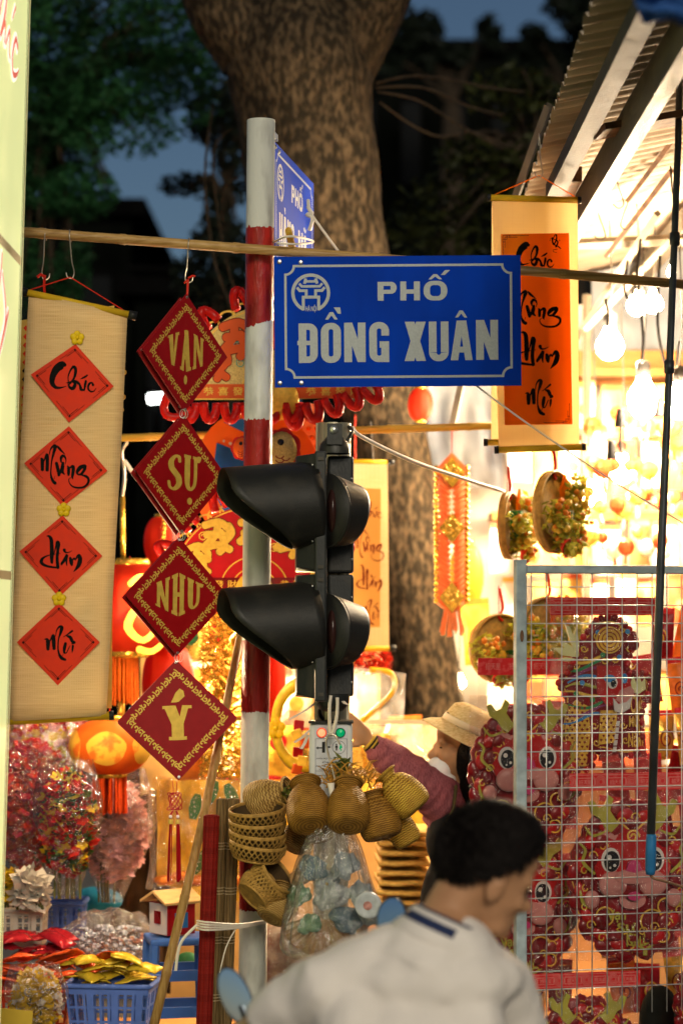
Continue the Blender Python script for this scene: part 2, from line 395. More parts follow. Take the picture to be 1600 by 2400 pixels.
sheet('tarpaulin', [P(1000, 905, 11.0), P(1170, 860, 11.0), P(1180, 1150, 11.0), P(1000, 1130, 11.0)], tarp, 'grey tarpaulin sloping between tree trunk and orange scroll above firecracker garland', 'tarpaulin', sd=9)
blue = M('blue canvas', (.02, .07, .22, 1), .6, var=.3, vs=8, bump=.2)
sheet('awning_cloth', [P(1478, -40, 4.6), P(1700, -60, 4.6), P(1700, 62, 4.6), P(1500, 46, 4.6)], blue, 'blue canvas awning scrap tied at the top corner of the tin roof', 'awning', amp=.03, sd=5)
tag(MB().tube([P(1285, 246, 8.25), P(1215, 440, 8.5), P(1120, 720, 8.9), P(1060, 1000, 9.2)], .0165, 4, False).build('square_tube', paintw), 'hollow square steel tube leaning behind the orange scroll', 'tube')

# ================================================================ lamps of the market
lamp_warm = M('lit bulb', (1, .8, .5, 1), .3, emit=950, ecol=(1, .70, .38, 1))
lamp_soft = M('lit frosted bulb', (1, .85, .6, 1), .3, emit=500, ecol=(1, .80, .55, 1))
socket = M('bulb socket', (.05, .045, .04, 1), .5)
def bulb(px, py, d, r, label, mat, up=1.0, long=1.0):
    c = P(px, py, d); t = thing('light_bulb', label, 'light bulb', c, group='bulbs hanging in the stall')
    prof = [(.0005, -1.0 * long), (.5, -.87 * long), (.87, -.5 * long), (1, 0), (.9, .4), (.62, .85), (.42, 1.2), (.4, 1.4)]
    MB().lathe([(a * r, b * r) for a, b in prof], 14).build('glass', mat, t, True)
    MB().lathe([(.43 * r, 1.38 * r), (.46 * r, 1.4 * r), (.46 * r, 2.3 * r), (.2 * r, 2.5 * r)], 12).build('socket', socket, t, True)
    MB().tube([(0, 0, 2.4 * r), (.01, 0, up * .5), (0, .02, up)], .003, 5).build('wire', socket, t)
    return t

for a in ((1428, 812, 9.5, .054, 'round white bulb just right of the orange scroll edge, lowest socket wire', lamp_soft, .5, 1),
          (1492, 716, 9.4, .04, 'bulb under a brown socket, first of the pair below the bamboo pole', lamp_warm, .4, 1),
          (1530, 712, 9.5, .036, 'bulb beside its twin, second of the pair below the bamboo pole', lamp_warm, .4, 1),
          (1572, 638, 7.9, .016, 'bulb peeking beside the grey crank rod just above the bamboo pole', lamp_warm, .35, 1),
          (1506, 935, 9.3, .060, 'largest pear shaped bulb glowing in the stall centre', lamp_soft, .6, 1.3),
          (1592, 945, 8.9, .055, 'bulb cut by the picture edge behind the grey crank rod', lamp_soft, .6, 1.1),
          (1455, 1105, 10.0, .05, 'bulb lost in the bright glare above the stall shelf', lamp_warm, .7, 1),
          (1390, 1160, 10.1, .045, 'bulb in the glare beside the upper round tray', lamp_warm, .7, 1)):
    bulb(*a)
bulb(868, 1172, 9.25, .026, 'bulb glowing between the traffic light and the cream scroll', lamp_soft, .3, 1.6)
bulb(702, 1490, 9.6, .028, 'added bulb half hidden behind the lower visor of the traffic light', lamp_warm, .8, 1)  # added bulb, warms the gold goods around it
bulb(585, 1640, 9.7, .028, 'added bulb hidden behind the striped pole over the gold bags', lamp_warm, .8, 1)  # added out of sight to light the stall goods
bulb(1075, 1600, 10.6, .026, 'small bulb beside the trunk under the firecracker garland', lamp_warm, .8, 1)
bulb(170, 1560, 7.75, .025, 'small added bulb hidden behind the lower half of the bamboo slat scroll', lamp_warm, .6, 1)  # unseen bulb added to light the bouquets and baskets below
bulb(400, 1400, 8.5, .022, 'small added bulb hidden behind the NHU diamond', lamp_warm, .6, 1)  # another unseen bulb, added to brighten the lower left goods
bulb(1290, 2310, 8.9, .03, 'low bulb glowing behind the wire grid near the bottom', lamp_warm, .4, 1)
lampw = M('white tube lamp', (1, 1, 1, 1), .4, emit=9, ecol=(.95, 1, .95, 1))
t = thing('street_lamp', 'small white lamp glowing far behind the hanging diamonds', 'lamp', P(366, 935, 18.0))
MB().tube([(-.055, 0, 0), (.06, 0, .01)], .03, 12).build('lamp_tube', lampw, t, True)
MB().box((0, .02, .06), (.18, .06, .03)).build('hood', dark_roof, t); MB().tube([(0, .06, .05), (0, .1, -4.7)], .03, 6).build('post', dark_roof, t)

cabm = M('black cable', (.015, .013, .012, 1), .6)
for i, (pts, lab) in enumerate((([(1500, 560), (1492, 640), (1498, 700), (1506, 790), (1503, 850)], 'black lamp cable dropping to the largest bulb'), ([(1545, 600), (1540, 760), (1560, 860), (1580, 880), (1590, 800)], 'black cable sagging beside the grey crank rod'), ([(1470, 610), (1462, 680), (1480, 700), (1492, 630)], 'looped black cable above the pair of bulbs'), ([(1418, 700), (1424, 740), (1420, 780)], 'short black cable over the round bulb'), ([(1455, 980), (1452, 1040), (1456, 1070)], 'dark cable ending in the glare above the shelf'))):
    tag(MB().tube(catmull([tuple(P(x, y, 9.0)) for x, y in pts], 5), .0055, 6).build('lamp_cable', cabm, None, True), lab, 'cable')
for px, py, lab in ((1452, 985, 'unlit black socket in the glare, upper one'), (1432, 1060, 'unlit black socket in the glare, lower one'), (1545, 960, 'unlit black socket beside the largest bulb')):
    o = MB().lathe([(.004, .045), (.010, .042), (.014, .025), (.021, -.02), (.020, -.026), (.001, -.026)], 14).build('lamp_socket', cabm, None, True); o.location = P(px, py, 9.05); tag(o, lab, 'socket')
for px, py, fl, lab in ((1438, 470, 1, 'wire hook on the stall brace, highest by the rafter'), (1476, 520, -1, 'wire hook on the stall brace, beside the crossbar'), (1395, 545, 1, 'wire hook on the stall brace, nearest the orange scroll')):
    a = P(px, py, 8.7); pts = [(0, 0, .10), (.012 * fl, 0, .06), (.03 * fl, 0, .01), (.034 * fl, 0, -.015), (.016 * fl, 0, -.028), (-.006 * fl, 0, -.012)]
    o = MB().tube(catmull(pts, 5), .0026, 6).build('wire_hook', MATS.get('galvanised steel'), None, True); o.location = a; tag(o, lab, 'hook', 'hooks on the stall brace')

# ================================================================ striped pole and street signs
whitep = M('white pole paint', (.52, .53, .48, 1), .42, vs=20, st=(1, 1, .35), col2=(.27, .26, .23, 1), c2=(.48, .80), bump=.15, bs=120, coat=.15)
redp = M('red pole paint', (.24, .013, .010, 1), .3, var=.5, vs=30, st=(1, 1, .25), bump=.3, bs=150, coat=.4)
steel = M('bright steel', (.6, .6, .58, 1), .3, .9, var=.15, vs=40)
pole = thing('sign_pole', 'round pole painted in red and white bands carrying the blue street signs', 'pole', (0, 0, 0))
dp = 7.42
def pc(py): return P(612 - (py - 283) * .0098, py, dp)
pr = W(33, dp)
MB().tube([pc(2900), pc(2000), pc(1200), pc(283)], pr, 40).build('post', whitep, pole, True)
MB().lathe([(pr * .985, 0), (pr, -.002), (pr, -.006)], 40, Matrix.Translation(pc(282))).tube([pc(283) + Vector((0, 0, -.001)), pc(283) + Vector((0, 0, .0015))], pr * .99, 40).build('cap', whitep, pole)
for a, b in ((535, 762), (985, 1212), (1500, 1668), (1960, 2132), (2360, 2560)):
    n = 72; vs = []; K = 6
    pa, pb = pc(a), pc(b)
    for i in range(K + 1):
        for j in range(n):
            an = 2 * math.pi * j / n; t = i / K
            p = pa.lerp(pb, t); e = 0
            if i == 0: e = .009 * mnoise.noise(Vector((math.cos(an) * 6, math.sin(an) * 6, a))) + .005 * mnoise.noise(Vector((math.cos(an) * 30, math.sin(an) * 30, a)))
            if i == K: e = .009 * mnoise.noise(Vector((math.cos(an) * 7, math.sin(an) * 7, b))) + .004 * mnoise.noise(Vector((math.cos(an) * 28, math.sin(an) * 28, b))) + (.012 * math.cos(an) if b == 762 else 0)
            vs.append((p.x + math.cos(an) * (pr + .0006), p.y + math.sin(an) * (pr + .0006), p.z + e))
    MB().add(vs, [(i * n + j, (i + 1) * n + j, (i + 1) * n + (j + 1) % n, i * n + (j + 1) % n) for i in range(K) for j in range(n)]).build('painted_band', redp, pole, True)

def glyph(ch, x0, x1, y0, y1, st, sv):
    """blocky sans capitals, y down; returns polygons"""
    w, h = x1 - x0, y1 - y0; out = []
    def rect(a, b, c, d): out.append([(a, b), (c, b), (c, d), (a, d)])
    def ring(a, b, c, d, rad, keep=lambda x, y: True, k=6):
        def rr(a, b, c, d, r4):
            pts = []
            for (cx, cy, r, t0) in ((c - r4[1], b + r4[1], r4[1], -90), (c - r4[2], d - r4[2], r4[2], 0), (a + r4[3], d - r4[3], r4[3], 90), (a + r4[0], b + r4[0], r4[0], 180)):
                for i in range(k + 1):
                    t = R(t0 + 90 * i / k); pts.append((cx + r * math.cos(t), cy + r * math.sin(t)))
            return pts
        o = rr(a, b, c, d, rad); q = rr(a + st, b + sv, c - st, d - sv, [max(r - (st + sv) / 2, .4) for r in rad]); n = len(o)
        for i in range(n):
            j = (i + 1) % n; cx = (o[i][0] + o[j][0]) / 2; cy = (o[i][1] + o[j][1]) / 2
            if keep(cx, cy): out.append([o[i], o[j], q[j], q[i]])
    r = min(w, h) * .46
    if ch in 'DĐ':
        ring(x0, y0, x1, y1, (.5, r, r, .5))
        if ch == 'Đ': rect(x0 - 3, y0 + h * .44, x0 + st * 1.5, y0 + h * .55)
    elif ch == 'O': ring(x0, y0, x1, y1, (r, r, r, r))
    elif ch == 'U':
        ring(x0, y0 + h * .3, x1, y1, (.5, .5, r, r), lambda x, y: y > y1 - r - .5)
        rect(x0, y0, x0 + st, y1 - r); rect(x1 - st, y0, x1, y1 - r)
    elif ch == 'G':
        ring(x0, y0, x1, y1, (r, r, r, r), lambda x, y: not (x > x1 - st * 1.2 and y0 + r * .98 < y < y1))
        rect(x1 - st, y0 + r * .8, x1, y0 + h * .34); rect(x1 - st * 1.02, y0 + h * .52, x1, y1); rect(x0 + w * .52, y0 + h * .48, x1, y0 + h * .48 + sv)
        ring(x0, y0, x1, y1, (r, r, r, r), lambda x, y: y > y1 - r * 1.02 and x > x1 - r)
    elif ch in 'N':
        rect(x0, y0, x0 + st, y1); rect(x1 - st, y0, x1, y1)
        out.append([(x0, y0), (x0 + st * 1.05, y0), (x1, y1), (x1 - st * 1.05, y1)])
    elif ch == 'M':
        rect(x0, y0, x0 + st, y1); rect(x1 - st, y0, x1, y1); c = (x0 + x1) / 2
        out.append([(x0, y0), (x0 + st, y0), (c + st * .45, y1), (c - st * .45, y1)]); out.append([(x1 - st, y0), (x1, y0), (c + st * .45, y1), (c - st * .45, y1)])
    elif ch == 'H': rect(x0, y0, x0 + st, y1); rect(x1 - st, y0, x1, y1); rect(x0, y0 + h * .42, x1, y0 + h * .42 + sv)
    elif ch == 'P':
        rect(x0, y0, x0 + st, y1)
        ring(x0, y0, x1, y0 + h * .64, (.5, h * .3, h * .3, .5))
    elif ch == 'X':
        out.append([(x0 + w * .02, y0), (x0 + w * .02 + st * 1.25, y0), (x1, y1), (x1 - st * 1.25, y1)]); out.append([(x1 - st * 1.25, y0), (x1, y0), (x0 + st * 1.25, y1), (x0, y1)])
    elif ch == 'A':
        c = (x0 + x1) / 2
        out.append([(c - st * .62, y0), (c + st * .3, y0), (x0 + st * .95, y1), (x0, y1)]); out.append([(c - st * .3, y0), (c + st * .62, y0), (x1, y1), (x1 - st * .95, y1)])
        rect(x0 + w * .22, y0 + h * .66, x1 - w * .22, y0 + h * .66 + sv * .9)
    elif ch == '^': out.append([(x0, y1), ((x0 + x1) / 2 - w * .14, y0), ((x0 + x1) / 2 + w * .14, y0), ((x0 + x1) / 2, y0 + h * .45), (x0 + w * .24, y1)]); out.append([((x0 + x1) / 2 - w * .14, y0), ((x0 + x1) / 2 + w * .14, y0), (x1, y1), (x1 - w * .24, y1), ((x0 + x1) / 2, y0 + h * .45)])
    elif ch == '`': out.append([(x0, y0), (x1 - w * .1, y0), (x1, y1), (x1 - w * .42, y1)])
    elif ch == "'": out.append([(x1 - w * .55, y0), (x1, y0), (x0 + w * .42, y1), (x0, y1)])
    elif ch == '~': out.append([(x0, y0 + h * .3), (x0 + w * .3, y0), (x0 + w * .55, y0 + h * .4), (x0 + w * .5, y1), (x0 + w * .25, y0 + h * .6), (x0, y1)]); out.append([(x0 + w * .5, y1), (x0 + w * .55, y0 + h * .4), (x0 + w * .75, y0 + h * .45), (x1, y0), (x1, y0 + h * .6), (x0 + w * .75, y1)])
    return out
signblue = M('blue reflective sheeting', (.0015, .033, .34, 1), .6, var=.22, vs=7, st=(1, 1, .4), spec=.03)
signwhite = M('grey white reflective letters', (.34, .37, .39, 1), .5, var=.08, vs=200)
def sign_face(root, s, big):
    """marks of a street sign; px frame of the big sign, centred"""
    cx, cy = 931.5, 753.5
    def L(x, y): return ((x - cx) * s, (cy - y) * s)
    yf = -.0022
    m = MB(); k = 0
    x0, x1, y0, y1, r = 669.5, 1197, 622.5, 883.5, 20
    pts = []
    for (ax, ay, t0) in ((x0, y0, 90), (x1, y0, 180), (x1, y1, 270), (x0, y1, 0)):
        for i in range(9):
            t = R(t0 - 90 * i / 8); pts.append(L(ax + r * math.cos(t), ay + r * math.sin(t)))
    m.strip(ribbon(pts, 5.5 * s, closed=True, smooth=False), yf, 0); m.build('border_marking', signwhite, root)
    # city emblem
    e = MB(); es = 1 / 11.2
    def EL(x, y): return L(660 + x * es, 620 + y * es)
    lines = [([(640, 355), (608, 492)], 74), ([(897, 355), (940, 492)], 74), ([(650, 432), (905, 432)], 62), ([(468, 487), (535, 562), (1005, 562), (1072, 487)], 64),
             ([(408, 590), (482, 675), (650, 675), (650, 845)], 72), ([(895, 845), (895, 675), (1062, 675), (1136, 588)], 72), ([(572, 1190), (572, 845), (975, 845), (975, 1190)], 76)]
    for i, (q, w) in enumerate(lines): e.strip(ribbon([EL(*p) for p in q], w * es * s, smooth=False, rnd=False), yf - 1e-5 * i, 0)
    arc = [EL(768 + 468 * math.cos(R(a)), 735 + 468 * math.sin(R(a))) for a in range(114, 114 + 313, 6)]
    e.strip(ribbon(arc, 86 * es * s, smooth=False, rnd=False), yf - 2e-4, 0)
    a, b = EL(632, 1250), EL(918, 1040); put_text(e, 'HÀ NỘI', a[0], b[0], a[1], b[1], yf - 1e-4, .03)
    e.build('emblem_logo', signwhite, root)
    t = MB(); i = 0
    for (ch, a, b, c, dd, stm, sv) in [('P', 885, 929.5, 661, 705, 14, 9.5), ('H', 938, 984, 660.5, 705, 14, 10), ('O', 992.5, 1048, 659.5, 705.5, 15, 10), ('^', 1004, 1036, 644, 656, 0, 0), ("'", 1033, 1055, 634.5, 646, 0, 0)] + big:
        for q in glyph(ch, a, b, c, dd, stm, sv): t.poly([L(*p) for p in q], yf - 2.5e-5 * (i % 12)); i += 1
    t.build('lettering', signwhite, root)
big1 = [(c, a, b, y0, y1, 18, 15) for c, a, b, y0, y1 in (('Đ', 699.5, 744, 757, 849.5), ('O', 751.5, 798.5, 756, 850), ('N', 806, 856, 756, 848.5), ('G', 864.5, 911, 755, 849), ('X', 947, 997, 755, 847), ('U', 1004, 1050, 755, 848), ('A', 1055, 1106, 753, 846), ('N', 1114.5, 1166, 752, 845.5))]
big1 += [('^', 762, 791, 731, 748.5, 0, 0), ('`', 782, 799, 720, 735, 0, 0), ('^', 1066, 1094, 729.5, 746, 0, 0)]
big2 = [(c, a, b, 757, 849, 17, 15) for c, a, b in (('H', 712, 757), ('A', 764, 815), ('N', 823, 870), ('G', 878, 922), ('M', 985, 1050), ('A', 1058, 1112))] + [('`', 780, 797, 735, 750, 0, 0), ('~', 1066, 1100, 736, 750, 0, 0)]
def street_sign(label, loc, rot, s, big, bolts):
    r = thing('street_sign', label, 'street sign', loc, rot)
    MB().box((0, 0, 0), (577 * s, .004, 306 * s)).build('plate', signblue, r)
    sign_face(r, s, big)
    for bx, by in bolts:
        x, z = (bx - 931.5) * s, (753.5 - by) * s
        MB().lathe([(.0001, -.0075), (.0045, -.007), (.0075, -.004), (.0078, -.002)], 8, Matrix.Translation((x, 0, z)) @ Matrix(((1, 0, 0, 0), (0, 0, 1, 0), (0, -1, 0, 0), (0, 0, 0, 1)))).build('bolt', steel, r, False)
    return r
d1 = 7.30
r1 = street_sign('blue street sign reading PHO DONG XUAN facing the camera', P(931.5, 753, d1), (0, R(-.45), 0), d1 / FPX, big1, ((656, 612), (706, 614), (655, 896), (705, 896)))
MB().box((-.345, .055, .13), (.05, .1, .025)).build('bracket', steel, r1); MB().box((-.345, .055, -.13), (.05, .1, .025)).build('bracket', steel, r1)
# second sign runs away from the camera
ang = math.atan2(.76, .115)
s2 = .75 / 577
pn = P(641, 330, 7.44); top = pn.z
r2 = street_sign('second blue street sign seen edge-on, running away behind the white pole top', (pn.x + .375 * math.cos(ang), 7.44 + .375 * math.sin(ang), top - 153 * s2), (0, 0, ang), s2, big2, ((656, 612), (706, 614)))
MB().box((-.36, 0, .215), (.06, .012, .02)).build('bracket', steel, r2)

# ================================================================ bamboo poles
bam = M('dry bamboo', (.40, .25, .09, 1), .42, vs=22, st=(.15, 6, 6), col2=(.26, .145, .04, 1), c2=(.4, .65), bump=.12, bs=60, coat=.1)
bamy = M('yellow bamboo', (.5, .30, .04, 1), .4, vs=16, st=(.15, 6, 6), col2=(.4, .22, .03, 1), coat=.1)
bamg = M('aged bamboo', (.36, .22, .07, 1), .5, vs=22, st=(5, 5, .15), col2=(.24, .13, .035, 1), c2=(.4, .65), bump=.12, bs=60)
def bamboo(name, pts, r0, r1, nodes, mat, label, cat='bamboo pole', group=None):
    path = [Vector(p) for p in pts]; seg = [(path[i + 1] - path[i]).length for i in range(len(path) - 1)]; T = sum(seg)
    def at(t):
        q = t * T
        for i, l in enumerate(seg):
            if q <= l or i == len(seg) - 1: return path[i].lerp(path[i + 1], min(1, q / l))
            q -= l
    prof = [(0, 1.0)]
    for k in nodes: prof += [(k - .0062, .99), (k - .0022, 1.13), (k, 1.08), (k + .0022, 1.12), (k + .0065, .99)]
    prof += [(1, 1.0)]
    m = MB().tube([at(t) for t, _ in prof], [(r0 + (r1 - r0) * t) * k for t, k in prof], 14)
    return tag(m.build(name, mat, None, True), label, cat, group)
bamboo('bamboo_pole', [P(20, 541, 7.25), P(610, 585, 7.345), P(910, 607, 7.36), P(1620, 668, 7.37)], .0155, .0145, (.048, .165, .33, .415, .535, .67, .81, .915), bam, 'long horizontal bamboo pole crossing in front of the striped pole above the blue sign')
bamboo('bamboo_pole', [P(262, 1027, 8.5), P(700, 1013, 8.55), P(1160, 998, 8.6)], .0135, .0135, (.1, .3, .5, .72, .93), bamy, 'yellow horizontal bamboo pole crossing behind the traffic light')
bamboo('bamboo_stick', [P(566, 1478, 7.5), P(470, 1950, 7.3), P(352, 2440, 7.2)], .0125, .0145, (.13, .32, .47, .66, .84), bamg, 'bamboo stick leaning against the striped pole behind the last red diamond')
bamboo('bamboo_stub', [P(676, 540, 7.30), P(686, 585, 7.5), P(692, 620, 7.8)], .0105, .012, (.3, .75), bamy, 'short bamboo end pointing out under the second street sign')
cord = M('white plastic cord', (.62, .58, .5, 1), .5)
def rope(name, pts, r, mat, label, cat='rope', n=6): return tag(MB().tube(catmull([tuple(p) for p in pts], 6), r, n).build(name, mat, None, True), label, cat)
rope('tie_rope', [P(720, 485, 7.52), P(728, 500, 7.5), P(760, 545, 7.48), P(792, 588, 7.46)], .004, cord, 'white cord knotted on the second street sign and stretched down behind the bamboo')
rope('tie_rope', [P(722, 470, 7.55), P(724, 490, 7.50), P(731, 500, 7.49), P(719, 503, 7.5), P(732, 512, 7.49), P(725, 540, 7.5)], .006, cord, 'lump of white knotted cord on the edge of the second street sign')
rope('clothes_line', [P(1090, 880, 7.40), P(1130, 915, 7.34), P(1260, 1010, 7.3), P(1440, 1130, 7.25), P(1620, 1238, 7.2)], .0032, cord, 'thin white line sagging from under the blue sign across the orange scroll')
rope('guy_rope', [P(826, 1000, 7.42), P(845, 1022, 7.45), P(960, 1078, 7.7), P(1080, 1120, 8.0), P(1180, 1152, 8.3)], .0062, cord, 'thick white rope running from the traffic light top towards the garland')
rope('tie_rope', [P(640, 568, 7.40), P(670, 555, 7.30), P(700, 556, 7.34), P(735, 566, 7.5), P(700, 572, 7.34), P(650, 570, 7.31)], .0035, cord, 'white plastic cord lashing the short bamboo end to the pole')

# ================================================================ traffic light
blk = M('black signal housing', (.014, .016, .016, 1), .42, vs=16, st=(1, 1, .4), col2=(.035, .032, .026, 1), c2=(.5, .72), bump=.1, bs=180, spec=.3)
blkm = M('matt black visor', (.010, .010, .009, 1), .5, vs=14, col2=(.022, .020, .016, 1), c2=(.5, .75), bump=.12, bs=260, spec=.3)
alu = M('weathered aluminium', (.42, .37, .27, 1), .38, .75, var=.3, vs=10, st=(3, 3, .4))
dl = 7.14; sl = dl / FPX
tl = thing('traffic_light', 'black two lamp traffic light with long visors standing before the striped pole', 'traffic light', P(765, 1350, dl))
def TL(px, py, y=0): return Vector(((px - 765) * sl, y, (1350 - py) * sl))
def bx(name, px0, px1, py0, py1, y0, y1, mat, bev=.004):
    a, b = TL(px0, py1, y0), TL(px1, py0, y1)
    return bevel(MB().box((a + b) / 2, (b - a)).build(name, mat, tl), bev)
bx('mounting_plate', 738, 766, 1062, 1642, -.10, .12, blk, .006)
# left housing: side slightly splayed
for y0, y1 in ((1066, 1340), (1346, 1636)):
    a = MB(); z0, z1 = (1350 - y1) * sl, (1350 - y0) * sl
    f = [(-.028, -.085), (-.028, .11), (-.095, .11), (-.088, -.04)]
    vs = [(x, y, z0 + (0.012 if i == 3 else 0)) for i, (x, y) in enumerate(f)] + [(x, y, z1 - (0.006 if i == 3 else 0)) for i, (x, y) in enumerate(f)]
    a.add(vs, [(0, 1, 2, 3), (7, 6, 5, 4), (0, 4, 5, 1), (1, 5, 6, 2), (2, 6, 7, 3), (3, 7, 4, 0)])
    bevel(a.build('lamp_housing', blk, tl), .004)
for y0, y1 in ((1066, 1342), (1346, 1634)): bx('lamp_housing', 767, 829, y0, y1, .045, .17, blk, .008)
VIS = ((-1, .30), (-.55, .52), (-.05, .80), (.3, .96), (.5, 1), (1, 1))
def lut(x):
    for (a, p), (b, q) in zip(VIS, VIS[1:]):
        if x <= b: return p + (q - p) * (x - a) / (b - a)
    return 1
def visor(cpy, axis, rad, length, lmin, tilt, mat, x0, yc=-.0, taper=.0):
    n, K = 36, 10; ax = Vector(axis).normalized(); up = Vector((0, 0, 1)); side = ax.cross(up).normalized(); up = side.cross(ax)
    q = Matrix.Rotation(tilt, 3, side); ax = q @ ax; up = q @ up
    c0 = TL(x0, cpy, yc); vs = []
    for j in range(n + 1):
        th = -math.pi / 2 + 2 * math.pi * j / n
        s_ = (math.sin(th) + 1) / 2; L_ = length * (lut(math.sin(th)) if lmin < .3 else lmin + (1 - lmin) * s_)
        for i in range(K + 1):
            t = i / K; rr = rad * (1 - taper * t * L_ / length)
            vs.append(c0 + ax * (L_ * t) + (side * math.cos(th) + up * math.sin(th)) * rr)
    o = MB().add(vs, [(j * (K + 1) + i, j * (K + 1) + i + 1, (j + 1) * (K + 1) + i + 1, (j + 1) * (K + 1) + i) for j in range(n) for i in range(K)]).build('visor', mat, tl, True)
    md = o.modifiers.new('shell', 'SOLIDIFY'); md.thickness = .004
    return c0
lensd = M('dark lens', (.03, .012, .01, 1), .15, coat=.6); lensg = M('green lens', (.004, .05, .025, 1), .15, coat=.6)
for k, cy in enumerate((1182, 1462)):
    c = visor(cy, (-1, -.26, 0), W(101, dl), .268, .12, R(-5), blkm, 738, -.02)
    MB().ball((c.x - .012, c.y, c.z), (.012, .098, .098), 20, 10).build('lens', (lensd, lensg)[k], tl, True)
    c = visor(cy + 18, (.78, .62, 0), W(88, dl), .105, .72, R(-4), blkm, 764, -.05, .20)
    ax_r = Vector((.78, .62, 0)).normalized(); MB().tube([c - ax_r * .004, c + ax_r * .004], W(89, dl), 36).build('visor_flange', blkm, tl, True)
    MB().ball((c.x + .02, c.y + .02, c.z), (.02, .075, .085), 20, 10).build('lens', lensd, tl, True)
    for sy in (-88, 20, 88):
        p = TL(733, cy + sy, -.088); MB().ball(p, .0035, 8, 5).build('screw', steel, tl, True)
# hinge on top and below
MB().lathe([(.004, .062), (.02, .055), (.042, .03), (.046, .012), (.046, 0)], 24, Matrix.Translation(TL(784, 1062, .03))).build('top_hinge', blk, tl, True)
MB().box(TL(784, 1018, -.015), (.045, .01, .062)).build('hinge_plate', blk, tl)
MB().lathe([(.0001, -.005), (.012, -.004), (.013, 0)], 16, Matrix.Translation(TL(782, 1008, -.021)) @ Matrix.Rotation(R(-90), 4, 'X')).build('hinge_bolt', steel, tl, True)
MB().lathe([(.052, .03), (.052, .006), (.04, -.012), (.03, -.02), (.0001, -.02)], 24, Matrix.Translation(TL(778, 1652, .03))).build('bottom_hinge', blk, tl, True)
MB().tube(catmull([tuple(TL(800, 1050, .05)), tuple(TL(822, 1015, .06)), tuple(TL(826, 1000, .12)), tuple(TL(812, 985, .20))], 5), .005, 8).build('cable', blkm, tl, True)
MB().tube(catmull([tuple(TL(752, 1640, .04)), tuple(TL(748, 1672, .06)), tuple(TL(756, 1690, .12))], 5), .006, 8).build('cable', blkm, tl, True)
for y0 in (1080, 1330, 1360, 1625): MB().box(TL(752, y0, -.103), (.016, .006, .010)).build('clasp', galv, tl)
for y0 in (1120, 1310, 1400, 1600): MB().ball(TL(824, y0, .043), .0035, 8, 5).build('screw', steel, tl, True)
# fluted aluminium post
dq = 7.34
q0, q1 = P(781, 992, dq), P(770, 2900, dq); r0 = W(41, dq); vs = []; n = 64
for p in (q1, q0):
    for j in range(n):
        a = 2 * math.pi * j / n; rr = r0 * (.80 if j % 8 in (3, 4) else 1)
        vs.append((p.x + math.cos(a) * rr, p.y + math.sin(a) * rr * .9, p.z))
tp = MB().add(vs, [(j, (j + 1) % n, n + (j + 1) % n, n + j) for j in range(n)] + [tuple(range(n, 2 * n))]).build('signal_post', alu)
tag(tp, 'fluted aluminium post behind the traffic light carrying the button box', 'post')
# push button box
boxm = M('white powder coat', (.55, .56, .54, 1), .35, var=.06, vs=30); ink = M('black print', (.02, .02, .02, 1), .5)
plate_m = M('brushed plate', (.50, .51, .54, 1), .4, .2, var=.08, vs=30)
redlamp = M('red lit lamp', (.8, .2, .1, 1), .3, emit=1.7, ecol=(1, .16, .07, 1)); redrim = M('red lamp rim', (.6, .03, .01, 1), .3, emit=.35, ecol=(1, .05, .01, 1))
grlamp = M('green lamp', (.0, .28, .10, 1), .25, emit=.12, ecol=(0, 1, .4, 1), coat=.5); grrim = M('green lamp rim', (.0, .09, .035, 1), .25, coat=.5)
db = 7.19; sb = db / FPX
bb = thing('push_button_box', 'white pedestrian button box with red and green lamps under the traffic light', 'button box', P(775, 1780, db))
def BL(px, py): return ((px - 775) * sb, (1780 - py) * sb)
a, b = BL(724, 1872), BL(826, 1694); bevel(MB().box(((a[0] + b[0]) / 2, .045, (a[1] + b[1]) / 2), (b[0] - a[0], .09, b[1] - a[1])).build('case', boxm, bb), .012, 4)
a, b = BL(723, 1695), BL(828, 1690); MB().box(((a[0] + b[0]) / 2, .04, (a[1] + b[1]) / 2), (b[0] - a[0], .11, b[1] - a[1])).build('hood', ink, bb)
a, b = BL(737, 1870), BL(815, 1698); MB().box(((a[0] + b[0]) / 2, -.0012, (a[1] + b[1]) / 2), (b[0] - a[0], .002, b[1] - a[1])).build('face_plate', plate_m, bb)
rotf = Matrix(((1, 0, 0, 0), (0, 0, 1, 0), (0, -1, 0, 0), (0, 0, 0, 1)))
for px, m1, m2 in ((753.5, redlamp, redrim), (797.5, grlamp, grrim)):
    x, z = BL(px, 1717); mx = Matrix.Translation((x, -.002, z)) @ rotf
    l = MB().lathe([(11.6 * sb, .0), (11.6 * sb, -.006), (9.6 * sb, -.009), (9.4 * sb, -.005)], 24, mx).build('signal_lamp', m2, bb, True)
    MB().lathe([(.0001, -.0085), (6 * sb, -.0075), (9.5 * sb, -.005)], 24, mx).build('lamp_lens', m1, l, True)
pm = MB(); cs = 160 / 1568
def CL(x, y): return BL(700 + x * cs, 1660 + y * cs)
for i, (q, w) in enumerate((([(385, 700), (1105, 700)], 8), ([(385, 700), (385, 1540)], 8), ([(1105, 700), (1105, 1540)], 8), ([(385, 1440), (1105, 1440)], 8), ([(385, 1540), (1105, 1540)], 8))): pm.strip(ribbon([CL(*p) for p in q], w * cs * sb, smooth=False, rnd=False), -.0026 - 1e-5 * i, 0)
pm.strip(ribbon([CL(920 + 148 * math.cos(R(t)), 895 + 148 * math.sin(R(t))) for t in range(0, 360, 12)], 9 * cs * sb, closed=True, smooth=False), -.0027, 0)
